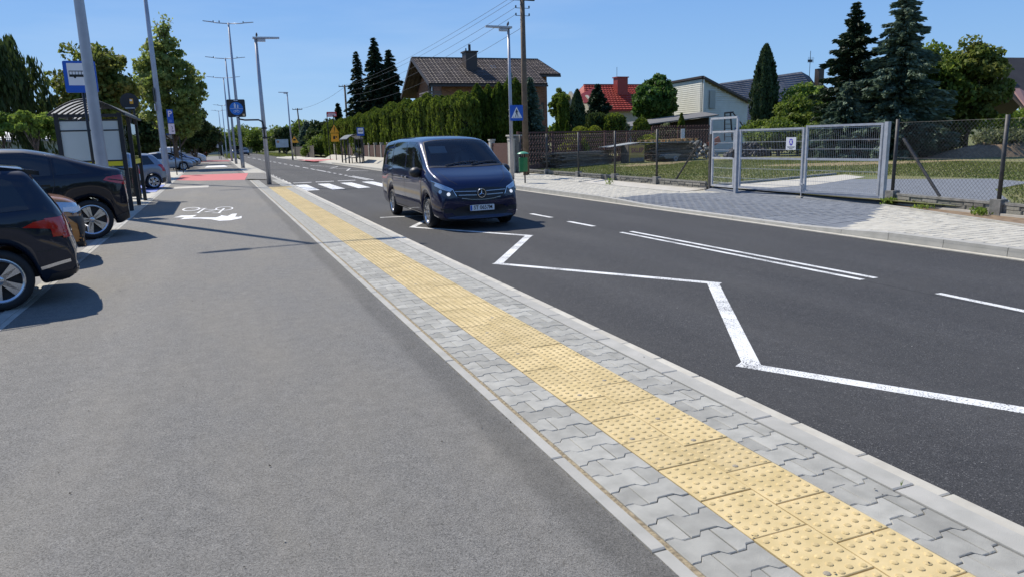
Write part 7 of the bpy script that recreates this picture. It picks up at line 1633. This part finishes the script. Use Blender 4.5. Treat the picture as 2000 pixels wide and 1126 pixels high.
# woodland closing the horizon
g = np.random.default_rng(3); cs = []
for k in range(260):
    x = -170+k*2.1; y = 245+25*math.sin(k*.11) if x < 90 else 240-(x-90)*.7; n = 150; zt = 6.5+2.2*math.sin(k*.9)+g.uniform(-1, 1)
    q = unit(g.normal(size=(n, 3)))*g.random((n, 1))**.33; cs.append(np.stack([x+q[:, 0]*3.4, y+q[:, 1]*3.4, zt*.5+q[:, 2]*zt*.5], 1))
C = np.concatenate(cs); tag(mk('woodland', leaf_mesh(C, .5, LF_MID, g), LF_MID, None), kind='stuff')
cs = []
for k in range(90):
    x = 62+k*1.5+g.uniform(-1, 1); y = 96-k*.95; n = 260; zt = 5+1.2*math.sin(k*.8); q = unit(g.normal(size=(n, 3)))*g.random((n, 1))**.33; cs.append(np.stack([x+q[:, 0]*2.2, y+q[:, 1]*2.2, zt*.5+q[:, 2]*zt*.5], 1))
C = np.concatenate(cs); tag(mk('garden_woodland', leaf_mesh(C, .2, LF_MID, g), LF_MID, None), kind='stuff')
# unseen trees added behind the camera to darken reflections in paintwork and glass
cs = []
for k in range(60):
    x = -75+k*2.6; y = -34-6*math.sin(k*.7); n = 260; zt = 9+2.5*math.sin(k*1.3)+g.uniform(-1, 1); q = unit(g.normal(size=(n, 3)))*g.random((n, 1))**.33; cs.append(np.stack([x+q[:, 0]*3.2, y+q[:, 1]*3.2, zt*.5+q[:, 2]*zt*.5], 1))
C = np.concatenate(cs); tag(mk('added_woodland', leaf_mesh(C, .42, LF_MID, g), LF_MID, None), kind='stuff')
# weeds by the gate post, in the dirt strip, and one in the paving
for lb, x, y, r, h_, n in (('green weed tuft at the foot of the right gate post', 13.2, 11.3, .13, .13, 170), ('weeds growing in the soil by the fence post base', 12.8, 9.0, .16, .12, 110), ('small weeds in the soil strip right of the gate', 12.95, 10.3, .18, .07, 80), ('small weeds along the edging near the concrete bank', 12.2, 21.5, .12, .2, 60)):
    g = np.random.default_rng(int(x*100)); t = thing('weed', lb, 'weed', (x, y, .02)); C = np.stack([g.normal(0, r*.5, n), g.normal(0, r*.5, n), g.random(n)*h_], 1); mk('leaves', leaf_mesh(C, .016, LF_LIGHT, g, elong=2, axis=np.tile([[0, 0, 1.]], (n, 1)), jit=1.2), LF_LIGHT, t)
sp_w = MB()
for a in (-.5, .1, .6): sp_w.add([(2.745, 2.17, .006), (2.75+.02*a, 2.172, .03), (2.75+.035*a, 2.17+.01*a, .033), (2.749, 2.168, .01)], [(0, 1, 2, 3)])
tag(sp_w.build('seedling', LF_LIGHT), 'tiny green seedling sprouting on the near kerb stone', 'weed')

# ================================================================ PEOPLE
def person(label, loc, rz, joints, edges, radii, cloth, group=None, root=0, head=None, skin_h=1.4, sc=1.0, legs=None):
    t = thing('person', label, 'person', loc, rz); me = bpy.data.meshes.new('body'); me.from_pydata([tuple(Vector(j)*sc) for j in joints], edges, [])
    o = bpy.data.objects.new('tmp', me); COL.objects.link(o); md = o.modifiers.new('s', 'SKIN'); md.use_smooth_shade = True
    for i, v in enumerate(me.skin_vertices[0].data): v.radius = (radii[i][0]*sc, radii[i][1]*sc); v.use_root = (i == root)
    o.modifiers.new('u', 'SUBSURF').levels = 2; bpy.context.view_layer.update(); out = bpy.data.meshes.new_from_object(o.evaluated_get(bpy.context.evaluated_depsgraph_get())); bpy.data.objects.remove(o)
    for m_ in cloth: out.materials.append(m_)
    for p in out.polygons: p.material_index = 1 if p.center.z > skin_h*sc else (2 if legs and p.center.z < legs*sc else 0)
    out.name = 'body'; link('body', out, t); hp = Vector(head)*sc
    m = MB(); m.lathe([(0, -.115*sc), (.05*sc, -.105*sc), (.07*sc, -.05*sc), (.078*sc, .02*sc), (.07*sc, .08*sc), (.04*sc, .115*sc), (0, .125*sc)], tuple(hp), n=14); m.tube([hp+Vector((.07, 0, .01))*sc, hp+Vector((.10, 0, -.02))*sc, hp+Vector((.07, 0, -.035))*sc], [.012*sc, .014*sc, .01*sc], 6)
    m.box(hp+Vector((0, .08, 0))*sc, (.03*sc, .015*sc, .05*sc)); m.box(hp+Vector((0, -.08, 0))*sc, (.03*sc, .015*sc, .05*sc)); m.build('head', SKIN, t, smooth=True)
    m = MB(); 
    for s_ in (-1, 1): m.box(hp+Vector((.073, s_*.028, .02))*sc, (.01*sc, .02*sc, .01*sc))
    m.box(hp+Vector((.070, 0, -.06))*sc, (.012*sc, .035*sc, .008*sc)); m.build('face_features', HAIR, t)
    m = MB(); m.lathe([(.080*sc, .02*sc), (.082*sc, .06*sc), (.06*sc, .11*sc), (0, .138*sc)], tuple(hp+Vector((-.012, 0, 0))*sc), n=14); m.build('hair', HAIR, t, smooth=True); return t
SHIRT = mat('grey_shirt', (.16, .17, .19), .9); ORW = mat('orange_workwear', (.75, .12, .03), .8)
# driver of the people carrier (faces the camera)
J = [(0, 0, .0), (0, 0, .28), (.02, 0, .46), (.03, 0, .57), (.02, .18, .44), (.14, .24, .22), (.36, .17, .26), (.02, -.18, .44), (.14, -.24, .22), (.36, -.17, .26), (.30, .10, -.02), (.30, -.10, -.02)]
person('driver in a grey shirt behind the windscreen of the dark blue van on the road', (5.18, 18.5-2.82, RZ+.95), R(-90), J, [(0, 1), (1, 2), (2, 3), (2, 4), (4, 5), (5, 6), (2, 7), (7, 8), (8, 9), (0, 10), (0, 11)],
       [(.14, .11), (.15, .11), (.09, .08), (.055, .055), (.06, .06), (.045, .045), (.035, .035), (.06, .06), (.045, .045), (.035, .035), (.07, .07), (.07, .07)], [SHIRT, SKIN, SHIRT], head=(.05, 0, .70), skin_h=.53)
J = [(0, 0, .92), (0, 0, 1.2), (0, 0, 1.42), (0, 0, 1.52), (0, .19, 1.40), (.02, .25, 1.12), (.10, .24, .88), (0, -.19, 1.40), (.02, -.25, 1.12), (.14, -.22, .92), (0, .10, .85), (.03, .11, .47), (0, .12, .05), (.10, .12, .03), (0, -.10, .85), (-.04, -.11, .47), (-.08, -.12, .05), (.02, -.12, .03)]
person('road worker in orange clothes standing on the path beside the far white vehicle', (-1.55, 147, 0), R(-90), J, [(0, 1), (1, 2), (2, 3), (2, 4), (4, 5), (5, 6), (2, 7), (7, 8), (8, 9), (0, 10), (10, 11), (11, 12), (12, 13), (0, 14), (14, 15), (15, 16), (16, 17)],
       [(.15, .11), (.15, .11), (.10, .08), (.055, .055), (.06, .06), (.045, .045), (.035, .035), (.06, .06), (.045, .045), (.035, .035), (.085, .085), (.06, .06), (.04, .04), (.04, .03), (.085, .085), (.06, .06), (.04, .04), (.04, .03)], [ORW, SKIN, ORW], head=(.02, 0, 1.66), skin_h=1.5)
